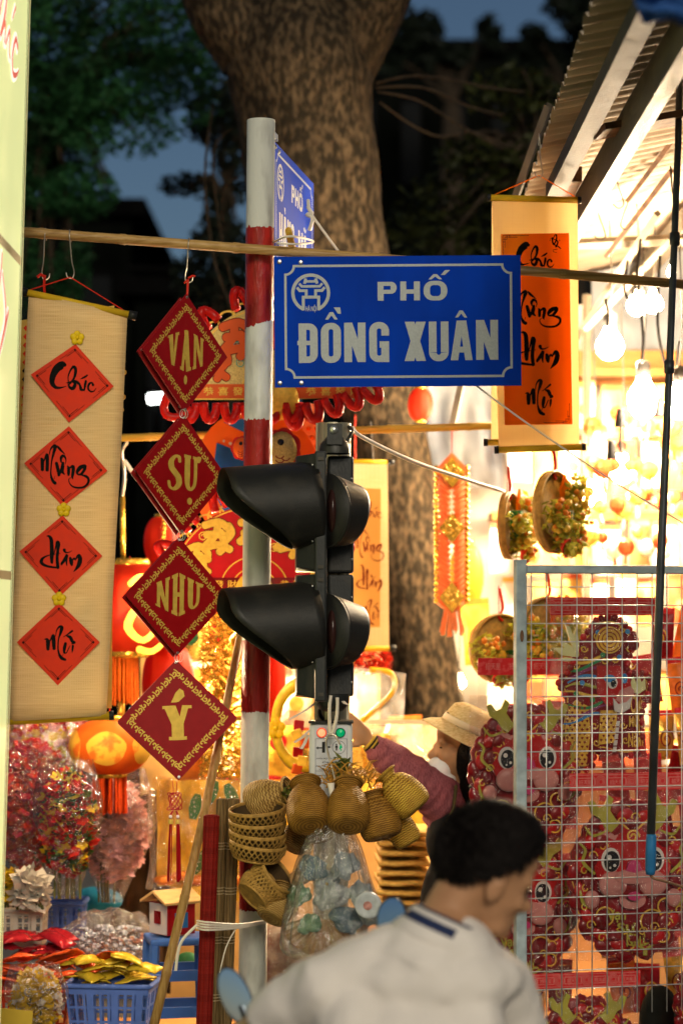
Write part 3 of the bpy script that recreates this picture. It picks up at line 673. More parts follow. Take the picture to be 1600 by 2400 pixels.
for poly in ([(535, 770), (605, 770), (605, 1020), (535, 1020)], [(395, 910), (445, 868), (440, 895), (535, 895), (535, 925), (440, 925), (445, 950)], [(655, 885), (690, 865), (740, 890), (690, 915)], [(845, 850), (890, 850), (900, 900), (885, 905), (882, 970), (850, 970), (848, 905), (832, 900)]): pm.poly([CL(*p) for p in poly], -.0028)
pm.poly(circle(*CL(866, 828), 18 * cs * sb, 12), -.0028)
for txt, x0, x1, y0, y1 in (('NHẤN NÚT VÀ CHỜ TÍN HIỆU', 405, 1095, 1180, 1120), ('ĐỂ SANG ĐƯỜNG', 540, 960, 1262, 1205), ('PUSH THE BUTTON AND WAIT', 400, 1095, 1350, 1310), ('FOR THE WALK SIGNAL', 470, 1020, 1425, 1385)):
    a, b = CL(x0, y0), CL(x1, y1); put_text(pm, txt, a[0], b[0], a[1], b[1], -.0026, .012)
pm.build('printed_text', ink, bb)
gp = MB().poly([CL(*p) for p in [(940, 850), (985, 850), (1000, 910), (970, 920), (985, 975), (960, 975), (945, 925), (925, 960)]], -.0028).poly(circle(*CL(960, 828), 17 * cs * sb, 12), -.0028).build('walking_figure_print', grlamp, bb)

# ================================================================ bamboo-slat scrolls
def slat_mat(name, a, b, thread, tr=.4):
    if name in MATS: return MATS[name]
    m = M(name, a, .6, vs=9, st=(1.2, 1, 60), col2=b, c2=(.35, .62), bump=.25, bs=9, trans=tr)
    t = m.node_tree; N = t.nodes; L = t.links; bs = N['Principled BSDF']
    src = bs.inputs['Base Color'].links[0].from_socket
    tc = N.new('ShaderNodeTexCoord'); sp = N.new('ShaderNodeSeparateXYZ'); L.new(tc.outputs['Object'], sp.inputs[0])
    def lines(sock, freq, width):
        mu = N.new('ShaderNodeMath'); mu.operation = 'MULTIPLY'; mu.inputs[1].default_value = freq; L.new(sock, mu.inputs[0])
        fr = N.new('ShaderNodeMath'); fr.operation = 'FRACT'; L.new(mu.outputs[0], fr.inputs[0])
        lt = N.new('ShaderNodeMath'); lt.operation = 'LESS_THAN'; lt.inputs[1].default_value = width; L.new(fr.outputs[0], lt.inputs[0]); return lt
    lx = lines(sp.outputs[0], thread[0], thread[1]); lz = lines(sp.outputs[2], thread[2], .3)
    m1 = N.new('ShaderNodeMix'); m1.data_type = 'RGBA'; L.new(lx.outputs[0], m1.inputs[0]); L.new(src, m1.inputs[6]); m1.inputs[7].default_value = thread[3]
    m2 = N.new('ShaderNodeMix'); m2.data_type = 'RGBA'; m2.blend_type = 'MULTIPLY'; k = N.new('ShaderNodeMath'); k.operation = 'MULTIPLY'; k.inputs[1].default_value = .35
    L.new(lz.outputs[0], k.inputs[0]); L.new(k.outputs[0], m2.inputs[0]); L.new(m1.outputs[2], m2.inputs[6]); m2.inputs[7].default_value = (.45, .35, .25, 1)
    L.new(m2.outputs[2], bs.inputs['Base Color']); return m
slat = slat_mat('bamboo slats', (.94, .74, .40, 1), (.68, .47, .21, 1), (150, .22, 260, (.88, .67, .40, 1)))
slat2 = slat_mat('yellow bamboo slats', (.88, .74, .48, 1), (.80, .63, .36, 1), (29, .06, 210, (.72, .56, .36, 1)), .82)
rodm = M('yellow cloth rod', (.66, .42, .02, 1), .55, var=.15, vs=20, trans=.3); black = M('black plastic cap', (.012, .012, .012, 1), .4)
redpaper = M('red paper', (.60, .028, .004, 1), .6, var=.06, vs=40, trans=.06); orangepaper = M('orange paper', (.92, .33, .012, 1), .6, var=.06, vs=30, trans=.8)
inkb = M('calligraphy ink', (.006, .006, .005, 1), .7, var=.5, vs=120, spec=.03); flowery = M('yellow flower', (.6, .40, .005, 1), .5, var=.15, vs=60)
redcord = M('red cord', (.5, .02, .008, 1), .6); wire = M('hook wire', (.45, .40, .32, 1), .35, .8)
CH = [[(742, 522, 40), (700, 520, 88), (622, 580, 86), (572, 680, 70), (562, 770, 58), (602, 832, 42), (662, 845, 26), (755, 822, 6)],
      [(755, 772, 8), (785, 765, 12), (785, 680, 14), (820, 590, 22), (862, 545, 34), (888, 590, 38), (872, 690, 26), (820, 770, 20), (790, 800, 14)],
      [(785, 790, 14), (805, 835, 30), (850, 850, 42), (880, 790, 36), (850, 755, 26), (780, 772, 18)], [(850, 740, 20), (905, 760, 34), (945, 800, 26), (962, 860, 36), (990, 870, 26)], [(1030, 742, 26), (1020, 800, 30), (1005, 880, 14)], [(955, 716, 6), (1010, 690, 24), (1052, 660, 18)],
      [(1132, 800, 30), (1110, 766, 20), (1072, 790, 26), (1062, 850, 24), (1095, 890, 20), (1140, 885, 14), (1175, 840, 4)]]
MU = [[(382, 592, 14), (410, 605, 46), (415, 765, 44)], [(435, 640, 12), (490, 520, 40), (490, 768, 46)], [(525, 520, 10), (545, 430, 20), (600, 375, 36), (615, 400, 50), (595, 480, 36), (565, 600, 22), (550, 740, 18), (550, 850, 24), (580, 940, 40), (618, 975, 44)], [(600, 905, 8), (612, 860, 4)],
      [(650, 375, 12), (682, 425, 34), (772, 515, 6)], [(710, 640, 18), (705, 580, 36), (735, 535, 34), (772, 560, 24), (785, 620, 12), (770, 670, 6)], [(635, 652, 40), (660, 760, 46), (675, 850, 36)], [(675, 850, 18), (720, 750, 44), (738, 650, 36)], [(738, 700, 40), (730, 790, 36), (762, 830, 18)],
      [(810, 700, 16), (825, 740, 40), (825, 840, 34)], [(830, 742, 16), (890, 702, 40), (900, 760, 44), (885, 860, 36), (895, 905, 8)], [(1080, 692, 40), (1010, 722, 55), (960, 790, 40), (975, 830, 24), (1030, 820, 34), (1080, 740, 40), (1088, 695, 36)],
      [(1030, 842, 16), (1095, 860, 34), (1135, 900, 34), (1130, 970, 32), (1070, 1030, 28), (980, 1045, 26), (890, 1025, 20), (840, 970, 14), (830, 910, 10), (870, 880, 4)]]
NA = [[(550, 455, 10), (590, 460, 34), (620, 510, 48), (630, 640, 52), (630, 800, 50), (632, 880, 36)], [(660, 760, 10), (690, 640, 20), (715, 550, 36), (735, 580, 50), (725, 680, 40), (715, 820, 42), (727, 960, 42)], [(742, 960, 22), (640, 950, 28), (540, 930, 32), (475, 890, 44), (467, 850, 44), (502, 800, 30), (592, 760, 14), (762, 730, 8)],
      [(825, 672, 42), (842, 710, 26), (890, 715, 14), (952, 685, 4)], [(862, 750, 22), (830, 830, 40), (785, 900, 30), (795, 915, 10)], [(872, 760, 28), (860, 850, 28), (867, 925, 10)], [(920, 800, 32), (935, 860, 54), (942, 915, 30)], [(950, 850, 12), (980, 810, 26), (1002, 840, 10)], [(1000, 832, 14), (1050, 762, 40), (1075, 820, 56), (1050, 920, 54), (975, 1022, 8)]]
MO = [[(515, 670, 10), (555, 667, 30), (570, 720, 56), (570, 830, 40)], [(590, 720, 12), (640, 622, 34), (656, 622, 44), (660, 720, 52), (665, 820, 42)], [(690, 620, 8), (705, 530, 16), (750, 470, 28), (786, 482, 48), (770, 560, 38), (740, 650, 20), (728, 760, 18), (735, 870, 22), (775, 960, 44), (842, 995, 32)], [(800, 930, 7), (815, 890, 4)],
      [(810, 635, 6), (880, 590, 18), (952, 535, 26)], [(870, 620, 22), (920, 640, 44), (950, 700, 40), (985, 722, 32), (940, 742, 10)], [(845, 732, 36), (830, 800, 44), (825, 880, 26), (862, 880, 14), (902, 800, 12), (922, 770, 5)], [(960, 770, 30), (955, 830, 26), (948, 882, 8)]]
WORDS = ((CH, 1 / 6.031, (30, 770)), (MU, 1 / 6.817, (40, 990)), (NA, 1 / 6.817, (30, 1190)), (MO, 1 / 6.817, (30, 1400)))
def rod(root, a, b, r, name, capr=1.25, capl=.025):
    a, b = Vector(a), Vector(b); u = (b - a).normalized()
    o = MB().tube([a, b], r, 14).build(name, rodm, root, True)
    MB().tube([a - u * capl, a], r * capr, 12).build('end_cap', black, o, True); MB().tube([b, b + u * capl], r * capr, 12).build('end_cap', black, o, True)
    return o
def flower(root, x, z, r, y=-.004):
    m = MB()
    for k in range(5):
        a = R(90 + 72 * k); m.ball((x + math.cos(a) * r * .55, y - .002, z + math.sin(a) * r * .55), (r * .48, .004, r * .48), 10, 6)
    m.ball((x, y - .006, z), (r * .25, .004, r * .25), 8, 5); return m.build('paper_flower', flowery, root, True)
# ---- the scroll by the lightbox: quad corners taken from its own tilt
dL = 7.0; sL = dL / FPX
ls = thing('bamboo_scroll', 'bamboo slat scroll with four red diamonds reading Chuc Mung Nam Moi beside the lightbox', 'scroll', P(160, 1180, dL), (0, 0, R(8)))
def LS(px, py): return ((px - 160) * sL / math.cos(R(8)), (1180 - py) * sL)
cor = [LS(70, 688), LS(297, 735), LS(250, 1678), LS(20, 1690)]
n_, m_ = 10, 24; vs = []
for j in range(m_ + 1):
    v = j / m_
    for i in range(n_ + 1):
        u = i / n_
        x = (cor[0][0] * (1 - u) + cor[1][0] * u) * (1 - v) + (cor[3][0] * (1 - u) + cor[2][0] * u) * v
        z = (cor[0][1] * (1 - u) + cor[1][1] * u) * (1 - v) + (cor[3][1] * (1 - u) + cor[2][1] * u) * v
        vs.append((x + .003 * math.sin(v * 5) * (u - .4), .010 * math.sin(v * 3.1) - .012 * math.sin(math.pi * u), z))
fs = [(j * (n_ + 1) + i, j * (n_ + 1) + i + 1, (j + 1) * (n_ + 1) + i + 1, (j + 1) * (n_ + 1) + i) for j in range(m_) for i in range(n_)]
o = MB().add(vs, fs).build('slat_mat', slat, ls, True); o.modifiers.new('t', 'SOLIDIFY').thickness = .002
def onmat(x, z, off): 
    v = max(0, min(1, (cor[0][1] - z) / (cor[0][1] - cor[3][1]))); xl = cor[0][0] * (1 - v) + cor[3][0] * v; xr = cor[1][0] * (1 - v) + cor[2][0] * v
    u = max(0, min(1, (x - xl) / (xr - xl))); return .010 * math.sin(v * 3.1) - .012 * math.sin(math.pi * u) - off
a, b = cor[0], cor[1]; rod(ls, (a[0] - .004, -.002, a[1]), (b[0] + .003, -.002, b[1]), .0105, 'top_rod')
a, b = cor[3], cor[2]; rod(ls, (a[0] - .012, .008, a[1]), (b[0] + .006, .008, b[1]), .012, 'bottom_rod', 1.15, .014)
dia = [((177, 807), (265, 905), (162, 991), (74, 880)), ((162, 999), (251, 1103), (148, 1188), (59, 1087)), ((147, 1208), (239, 1303), (139, 1400), (48, 1293)), ((139, 1412), (233, 1505), (136, 1606), (42, 1505))]
for k, q in enumerate(dia):
    pts = [LS(*p) for p in q]; cx = sum(p[0] for p in pts) / 4; cz = sum(p[1] for p in pts) / 4; yb = onmat(cx, cz, .004)
    dm = MB().prism(pts, yb - .0012, yb).build('red_diamond', redpaper, ls)
    m = MB(); wd, sc, (ox, oy) = WORDS[k]
    for i, stq in enumerate(wd):
        m.strip(ribbon([(*LS(ox + x * sc, oy + y * sc), w * sc * sL * 1.22) for x, y, w in stq], sub=6), yb - .0016 - 6e-5 * i)
    m.build('lettering', inkb, dm)
    m = MB(); c0 = Vector((cx, cz))
    for i in range(4):       # key-pattern corners
        p = Vector(pts[i]); nb = Vector(pts[(i + 1) % 4]); pb = Vector(pts[i - 1]); ins = p.lerp(c0, .13)
        for e in (nb, pb):
            dr = (e - p); u = dr.normalized(); w_ = .0011
            m.strip(ribbon([tuple(ins), tuple(ins + dr * .34)], w_, smooth=False, rnd=False), yb - .0017, 0)
            ii = p.lerp(c0, .18)
            m.strip(ribbon([tuple(ii), tuple(ii + dr * .18)], w_ * 1.3, smooth=False, rnd=False), yb - .0018, 0)
        m.poly(circle(*p.lerp(c0, .155), .0035, 6), yb - .0019)
    m.build('corner_pattern', inkb, dm)
for fx, fy in ((181, 793), (150, 1195), (139, 1404)): x, z = LS(fx, fy); flower(ls, x, z, .021, onmat(x, z, .004))
hx, hz = LS(165, 650)
MB().tube([(cor[0][0] + .003, -.004, cor[0][1] + .008), (hx, -.004, hz)], .0016, 5).tube([(hx, -.005, hz), (cor[1][0] - .004, -.004, cor[1][1] + .008)], .0016, 5).build('hanging_cord', redcord, ls)
def hook(px, py0, py1, d, label, flip=1):
    a = P(px, py0, d); h = a.z - P(px, py1, d).z
    t = thing('wire_hook', label, 'hook', a, group='wire hooks on the bamboo pole')
    pts = [(0, .018, -.012), (0, .014, .010), (0, -.006, .021), (0, -.02, .006), (.002 * flip, -.018, -.02), (.006 * flip, -.008, -h * .6), (.012 * flip, 0, -h * .85), (.006 * flip, 0, -h), (-.008 * flip, 0, -h * .97), (-.012 * flip, 0, -h * .86)]
    MB().tube(catmull(pts, 5), .0018, 6).build('wire', wire, t, True); return t
hook(165, 556, 652, 7.27, 'wire hook holding the bamboo scroll cord')
hook(108, 552, 655, 7.27, 'thin wire hook next to the lightbox holding a red ribbon', -1)
hook(443, 575, 662, 7.3, 'wire hook carrying the chain of red diamonds', -1)
tag(MB().tube(catmull([tuple(P(106, 645, 7.25)), tuple(P(104, 665, 7.25)), tuple(P(105, 700, 7.26)), tuple(P(104, 760, 7.3))], 4), .004, 5).tube([P(106, 650, 7.24), P(96, 643, 7.24), P(88, 650, 7.24)], .005, 5).build('red_ribbon', redcord), 'red ribbon knotted on the thin hook next to the lightbox', 'ribbon')
# ---- lattice scroll hidden behind it
dLb = 7.35
bs_ = thing('woven_scroll', 'yellow woven lattice scroll with red and black diamond holes peeking beside the lightbox', 'scroll', P(160, 1180, dLb), (0, 0, R(4)))
ymat = M('yellow woven band', (.55, .34, .06, 1), .6, var=.15, vs=30)
q = [((px - 160) * dLb / FPX, (1180 - py) * dLb / FPX) for px, py in ((48, 752), (268, 715), (262, 1660), (22, 1660))]
MB().prism(q, 0, .003).build('mat', ymat, bs_)
m1 = MB(); m2 = MB()
for k in range(44):
    py = 770 + k * 20
    for i in range(2):
        px = 62 - k * .62 + i * 12; p = ((px - 160) * dLb / FPX, (1180 - py - i * 10) * dLb / FPX); w = .0075
        (m1 if k % 7 < 5 else m2).poly([(p[0], p[1] + w * 1.2), (p[0] - w, p[1]), (p[0], p[1] - w * 1.2), (p[0] + w, p[1])], -.0012)
m1.build('red_pattern', redpaper, bs_); m2.build('black_pattern', inkb, bs_)
for px, py in ((290, 872), (288, 930), (284, 960)): MB().ball(((px - 160) * dLb / FPX, -.005, (1180 - py) * dLb / FPX), .009, 10, 6).build('bead', ymat, bs_, True)

# ---- orange scroll under the roof
dR = 7.75; sR = dR / FPX
rs = thing('bamboo_scroll', 'bamboo scroll with orange paper lettered in black, hung half behind the blue sign', 'scroll', P(1250, 760, dR), (0, 0, R(-4)))
def RS(px, py): return ((px - 1250) * sR, (760 - py) * sR)
cor = [RS(1153, 470), RS(1352, 474), RS(1356, 1046), RS(1168, 1052)]
MB().prism(cor, 0, .002).build('slat_mat', slat2, rs)
a, b = RS(1150, 462), RS(1352, 470); rod(rs, (a[0], .001, a[1]), (b[0], .001, b[1]), .0105, 'top_rod', 1.1, .012)
a, b = RS(1168, 1054), RS(1362, 1048); rod(rs, (a[0], .001, a[1]), (b[0], .001, b[1]), .0105, 'bottom_rod', 1.2, .014)
pq = [RS(1173, 548), RS(1332, 547), RS(1340, 995), RS(1182, 996)]; op = MB().prism(pq, -.0015, 0).build('orange_sheet', orangepaper, rs)
m = MB(); k7 = 1 / 7.127
def put(words, fx, fy, ox, oy, fw, i0):
    for i, stq in enumerate(words): m.strip(ribbon([(*RS(ox + fx(x) * k7, oy + fy(y) * k7), w * k7 * fw * sR * 1.3) for x, y, w in stq], sub=6), -.0019 - 6e-5 * i)
put(CH, lambda x: 410 + (x - 520) * .977, lambda y: 325 + (y - 530) * 1.0, 1150, 530, 1.0, 0)
put(MU, lambda x: 560 + (x - 600) * 1.1, lambda y: 1090 + (y - 375) * .89, 1150, 530, 1.0, 0)
put(NA, lambda x: 695 + (x - 720) * 1.15, lambda y: 290 + (y - 535) * 1.08, 1150, 750, 1.1, 0)
put(MO, lambda x: 815 + (x - 770) * .95, lambda y: 1000 + (y - 460) * 1.08, 1150, 750, 1.0, 0)
for s_ in ([(1030, 230, 14), (1060, 160, 16), (1085, 150, 22), (1090, 220, 24), (1060, 290, 26), (1030, 310, 18)], [(1020, 200, 30), (1035, 300, 26), (1110, 340, 20), (1160, 382, 18)], [(980, 250, 8), (1000, 210, 8), (1110, 260, 24), (1080, 350, 30)], [(1140, 240, 12), (1145, 255, 8)], [(1100, 390, 10), (1040, 400, 10), (1040, 430, 8), (1100, 450, 4)]):
    m.strip(ribbon([(*RS(1150 + x * k7, 530 + y * k7), w * k7 * sR) for x, y, w in s_], sub=5), -.0019)
m.build('lettering', inkb, op)
m = MB(); darkred = M('dark red print', (.16, .02, .006, 1), .6)
for fl, (ox, oy) in ((1, (1178, 551)), (-1, (1334, 992))):
    for i, ln in enumerate(([(0, 0), (0, 9), (9, 9), (9, 0), (0, 0)], [(4, 4), (4, 15), (0, 15), (0, 6)], [(4, 4), (15, 4), (15, 0), (6, 0)], [(13, 1), (58, 1)], [(13, 4.5), (32, 4.5)], [(1, 13), (1, 44)], [(4.5, 13), (4.5, 28)])):
        m.strip(ribbon([RS(ox + fl * x * 1.05, oy + fl * y * 1.05) for x, y in ln], 1.3 * sR, smooth=False, rnd=False), -.0019 - 2e-5 * i, 0)
m.build('corner_pattern', darkred, op)
x, z = RS(1262, 412); a = RS(1158, 456); b = RS(1345, 462)
MB().tube([(a[0], -.004, a[1]), (x, -.004, z)], .0018, 5).tube([(x, -.005, z), (b[0], -.004, b[1])], .0018, 5).build('hanging_cord', orangepaper, rs)
hook(1262, 330, 415, 7.72, 'bent wire hook above the orange scroll on the square tube', 1)
b2 = thing('bamboo_scroll', 'second bamboo scroll hanging just behind the orange one, lower rod showing', 'scroll', P(1250, 760, 7.95), (0, 0, R(-7)))
k = 7.95 / FPX; q = [((px - 1250) * k, (760 - py) * k) for px, py in ((1152, 470), (1340, 470), (1345, 1036), (1150, 1036))]
MB().prism(q, 0, .002).build('slat_mat', slat2, b2); rod(b2, (q[3][0] - .01, 0, q[3][1]), (q[2][0], 0, q[2][1]), .0105, 'bottom_rod', 1.2, .014)

# ================================================================ chain of four red diamonds
lac = M('red lacquer board', (.25, .004, .006, 1), .4, var=.06, vs=30, coat=.12); lacd = M('red board edge', (.26, .012, .012, 1), .45)
gold = M('gold print', (.60, .40, .07, 1), .45, .25, var=.12, vs=60)
def diamond(label, letters, pxc, pyc, half, theta, d):
    s = d / FPX; h = half * s
    t = thing('hanging_diamond', label, 'hanging ornament', P(pxc, pyc, d), (R(pxc % 5 - 2), R((pyc % 7 - 3) * .5), theta), group='red diamond chain')
    sq = [(0, h), (h, 0), (0, -h), (-h, 0)]
    MB().prism(sq, -.003, .003).build('front_board', lac, t)
    MB().prism([(x * .985, z * .985 - .006) for x, z in sq], .022, .027).build('back_board', lacd, t)
    for x, z in ((0, h * .90), (0, -h * .90), (h * .9, 0), (-h * .9, 0)): MB().tube([(x, .003, z), (x, .022, z)], .004, 8).build('spacer', steel, t)
    m = MB(); yy = -.0036; c = 0
    for i in range(4):                                     # border of running spirals
        a, b = Vector(sq[i]) * .80, Vector(sq[(i + 1) % 4]) * .80; u = (b - a); L_ = u.length; u.normalize(); v = Vector((-u.y, u.x))
        n = 11; pit = L_ / n
        for k in range(n):
            o_ = a + u * (pit * (k + .5)); sg = 1 if k % 2 else -1; pts = []
            for j in range(15):
                th = j / 14 * 4.9; rr = pit * .47 * (1 - j / 14 * .78)
                pts.append(tuple(o_ + u * (math.cos(th * sg + 2.2) * rr) + v * (math.sin(th * sg + 2.2) * rr * sg * .92)))
            m.strip(ribbon(pts, pit * .22, smooth=False), yy - 1.5e-5 * (c % 30)); c += 1
            e = o_ + u * pit * .5
            m.strip(ribbon([tuple(e - v * pit * .5), tuple(e + u * pit * .12), tuple(e + v * pit * .5)], pit * .18, sub=3), yy - 1.5e-5 * (c % 30)); c += 1
    m.build('border_pattern', gold, t)
    m = MB(); i = 0
    for q in letters: m.poly([(x * h, z * h) for x, z in q], yy - 2e-5 * i) if not isinstance(q, tuple) else m.strip([((a[0] * h, a[1] * h), (b[0] * h, b[1] * h)) for a, b in q[0]], yy - 2e-5 * i); i += 1
    m.build('lettering', gold, t)
    for z in (h * .95, -h * .95): MB().lathe([(.004, 0), (.004, -.003), (.002, -.0035)], 10, Matrix.Translation((0, -.003, z)) @ Matrix.Rotation(R(-90), 4, 'X')).build('eyelet', steel, t)
    return t
def serif_text(word, W_, Hc, He, zc=0):
    """chunky serif capitals in a diamond envelope: tall in the middle, short at the ends"""
    out = []
    def warp(p):
        x, z = p; e = Hc + (He - Hc) * min(1, abs(x) / W_); return (x, zc + (z - .5) * e)
    def put_(polys): out.extend([[warp(p) for p in q] for q in polys])
    def stem(x0, x1, xb0=None, xb1=None): xb0 = x0 if xb0 is None else xb0; xb1 = x1 if xb1 is None else xb1; return [(x0, 1), (x1, 1), (xb1, 0), (xb0, 0)]
    def ser(x, w, z, th=.085): return [(x - w, z), (x + w, z), (x + w, z + th), (x - w, z + th)]
    n = len(word); cw = 2 * W_ / n; g = cw * .06
    for i, ch in enumerate(word):
        a, b = -W_ + i * cw + g, -W_ + (i + 1) * cw - g; w = b - a; c = (a + b) / 2; tk, tn = w * .37, w * .23
        if ch == 'V': put_([stem(a + w * .06, a + w * .06 + tk, c - tk * .45, c + tk * .3), stem(b - w * .08 - tn, b - w * .08, c - tn * .3, c + tn * .5), ser(a + w * .2, w * .22, .92), ser(b - w * .17, w * .17, .92)])
        if ch == 'A': put_([stem(c - tn * .5, c + tn * .4, a + w * .08, a + w * .08 + tn), stem(c - tk * .5, c + tk * .5, b - w * .12 - tk * .9, b - w * .08), [(a + w * .22, .28), (b - w * .25, .28), (b - w * .25, .38), (a + w * .22, .38)], ser(a + w * .16, w * .17, 0), ser(b - w * .22, w * .22, 0)])
        if ch == 'N': put_([stem(a + w * .08, a + w * .08 + tn), stem(b - w * .08 - tn, b - w * .08), [(a + w * .02, 1), (a + w * .02 + tk, 1), (b - w * .08, 0), (b - w * .08 - tk * .6, 0)], ser(a + w * .16, w * .17, 0), ser(b - w * .16, w * .16, .92)])
        if ch == 'H': put_([stem(a + w * .1, a + w * .1 + tk * .85), stem(b - w * .1 - tk * .85, b - w * .1), [(a + w * .2, .45), (b - w * .2, .45), (b - w * .2, .56), (a + w * .2, .56)], ser(a + w * .23, w * .22, 0), ser(b - w * .23, w * .22, 0), ser(a + w * .23, w * .22, .92), ser(b - w * .23, w * .22, .92)])
        if ch in 'UƯ':
            lr = ribbon([(a + w * .24, 1, tk), (a + w * .24, .4, tk), (a + w * .28, .16, tk * .8), (c, .06, tn * 1.1), (b - w * .28, .16, tn), (b - w * .2, .4, tn), (b - w * .2, 1, tn)], sub=5, rnd=False)
            out.append(([(warp(p), warp(q)) for p, q in lr],)); put_([ser(a + w * .24, w * .24, .92), ser(b - w * .22, w * .17, .92)])
            lr = ribbon([(b - w * .14, .9, tn), (b, .88, tn * 1.1), (b + w * .06, 1.0, tn * 1.3)], sub=4); out.append(([(warp(p), warp(q)) for p, q in lr],))
        if ch == 'S':
            lr = ribbon([(b - w * .16, .80, tn * .9), (b - w * .22, .93, tn), (c, .95, tn * 1.2), (a + w * .26, .82, tk * 1.0), (a + w * .3, .64, tk * 1.1), (c, .52, tk * 1.15), (b - w * .24, .38, tk * 1.15), (b - w * .2, .2, tk), (c, .05, tn * 1.2), (a + w * .2, .08, tn), (a + w * .12, .24, tn * .9)], sub=6)
            out.append(([(warp(p), warp(q)) for p, q in lr],))
        if ch == 'Y': put_([stem(c - tk * .55, c + tk * .55, c - tk * .55, c + tk * .55)[:0] or [(c - tk * .55, .45), (c + tk * .55, .45), (c + tk * .55, 0), (c - tk * .55, 0)], [(a + w * .04, 1), (a + w * .04 + tk * 1.1, 1), (c + tk * .5, .42), (c - tk * .5, .42)], [(b - w * .1 - tn, 1), (b - w * .1, 1), (c + tk * .5, .42), (c + tk * .0, .42)], ser(a + w * .2, w * .2, .92), ser(b - w * .17, w * .16, .92), [(c - w * .3, 0), (c + w * .3, 0), (c + w * .3, .1), (c + w * .22, .1), (c + w * .16, .06), (c - w * .16, .06), (c - w * .22, .1), (c - w * .3, .1)]])
    return out
def dot(x, z, rx, rz): return circle(x, z, rx, 12, rz)
dd = 7.22
D1 = diamond('red board diamond lettered VAN in gold, topmost of the chain', serif_text('VAN', .44, .72, .44, .04) + [dot(0, -.45, .04, .08)], 434, 828, 138, R(48), dd)
D2 = diamond('red board diamond lettered SU in gold, second from the top of the chain', serif_text('SƯ', .36, .64, .56, .02) + [dot(.16, -.44, .055, .06)], 427, 1112, 140, R(44), dd)
D3 = diamond('red board diamond lettered NHU in gold, third from the top of the chain', serif_text('NHƯ', .45, .74, .36, .03), 417, 1398, 139, R(33), dd)
D4 = diamond('red board diamond lettered Y in gold, lowest of the chain with a tassel', serif_text('Y', .28, .58, .56, -.05) + [[(-.02, .29), (.03, .30), (.13, .39), (.11, .48), (.05, .52), (-.02, .45), (-.10, .29)]], 416, 1687, 141, R(8), dd)
for py, px in ((970, 431), (1256, 425), (1541, 419)):
    c = P(px, py, dd); a = MB()
    for k in (-1, 1): a.tube([c + Vector((math.cos(t) * .009 + k * .003, .004 * k, math.sin(t) * .013)) for t in [2 * math.pi * i / 12 for i in range(13)]], .0014, 5, False)
    tag(a.build('chain_ring', steel), {970: 'steel ring linking the VAN and SU diamonds', 1256: 'steel ring linking the SU and NHU diamonds', 1541: 'steel ring linking the NHU and Y diamonds'}[py], 'ring', 'rings of the diamond chain')
tag(MB().tube([P(441, 655, dd), P(438, 705, dd)], .0035, 6).tube([P(441, 652, dd), P(452, 646, dd), P(458, 648, dd)], .003, 5).tube([P(440, 655, dd), P(432, 664, dd)], .003, 5).build('red_ribbon', redcord), 'red cord tying the top diamond to its hook', 'ribbon')
silk = M('red silk tassel', (.36, .008, .012, 1), .4, var=.3, vs=80, st=(1, 1, .1)); beadw = M('clear bead', (.8, .7, .6, 1), .15)
tt = thing('silk_tassel', 'pair of red silk tassels with knot under the lowest diamond', 'tassel', P(410, 1830, dd))
k = dd / FPX
m = MB()
for x0 in (-5, 5): m.tube([(x0 * k, 0, 0), (x0 * k * .6, 0, -34 * k)], .0012, 5)
kn = []
for i in range(90):
    t = i / 89 * 2 * math.pi; kn.append((math.sin(5 * t) * 14 * k * (1 + .3 * math.cos(7 * t)), math.cos(3 * t) * .006, (-48 + math.sin(4 * t + .6) * 20) * k))
m.tube(kn, .0019, 5); m.build('knot', silk, tt, True)
for x0, x1 in ((-10, -15), (7, 9)):
    e = MB().tube(catmull([(x0 * .4 * k, 0, -70 * k), (x0 * k, 0, -80 * k), (x0 * k, 0, -90 * k)], 3), .003, 6)
    o = e.build('cord', silk, tt, True); MB().ball((x0 * k, -.002, -84 * k), .0055, 8, 6).build('bead', beadw, o, True)
    m = MB()
    rg = random.Random(int(x0))
    for q in range(26):
        a = rg.uniform(0, 6.28); r_ = rg.uniform(0, 5.5) * k
        m.tube([(x0 * k + math.cos(a) * r_ * .6, math.sin(a) * r_ * .6, -92 * k), ((x0 + x1) / 2 * k + math.cos(a) * r_, math.sin(a) * r_, -150 * k), (x1 * k + math.cos(a) * r_ * 1.1, math.sin(a) * r_, (-228 - rg.uniform(0, 10)) * k)], .0014, 4)
    m.build('tassel_thread', silk, tt); MB().lathe([(.0072, 0), (.0085, -.006), (.0075, -.014)], 10, Matrix.Translation((x0 * k, 0, -90 * k))).build('collar', gold, tt, True)

# ================================================================ lightbox at the edge of the frame
lb_face = M('lit yellow panel', (.25, .27, .08, 1), .4, emit=.55, ecol=(.88, .90, .40, 1)); lb_trim = M('brown trim', (.42, .28, .12, 1), .5, emit=.12, ecol=(.9, .7, .3, 1))
lb_red = M('red lightbox letters', (.6, .1, .08, 1), .5, emit=.5, ecol=(.75, .16, .10, 1)); lb_white = M('white lightbox outline', (.8, .8, .8, 1), .5, emit=.7, ecol=(.85, .85, .72, 1))
lb = thing('lightbox_sign', 'tall glowing yellow green lightbox with red script letters at the picture edge', 'lightbox', (0, 0, 0))
def lbx(z): return -.922 + (z - 1.9) * .0295
yE = 6.78; zt, zb = 3.75, .35
def LBP(y, z, off=0): return (lbx(z) + off, y, z)
for a, b in ((3.75, P(48, 618, yE).z + .012), (P(48, 618, yE).z - .012, P(0, 1350, yE).z + .008), (P(0, 1350, yE).z - .008, .35)):
    MB().add([LBP(5.4, b), LBP(yE - .05, b), LBP(yE - .05, a), LBP(5.4, a)], [(0, 1, 2, 3)]).build('panel', lb_face, lb)
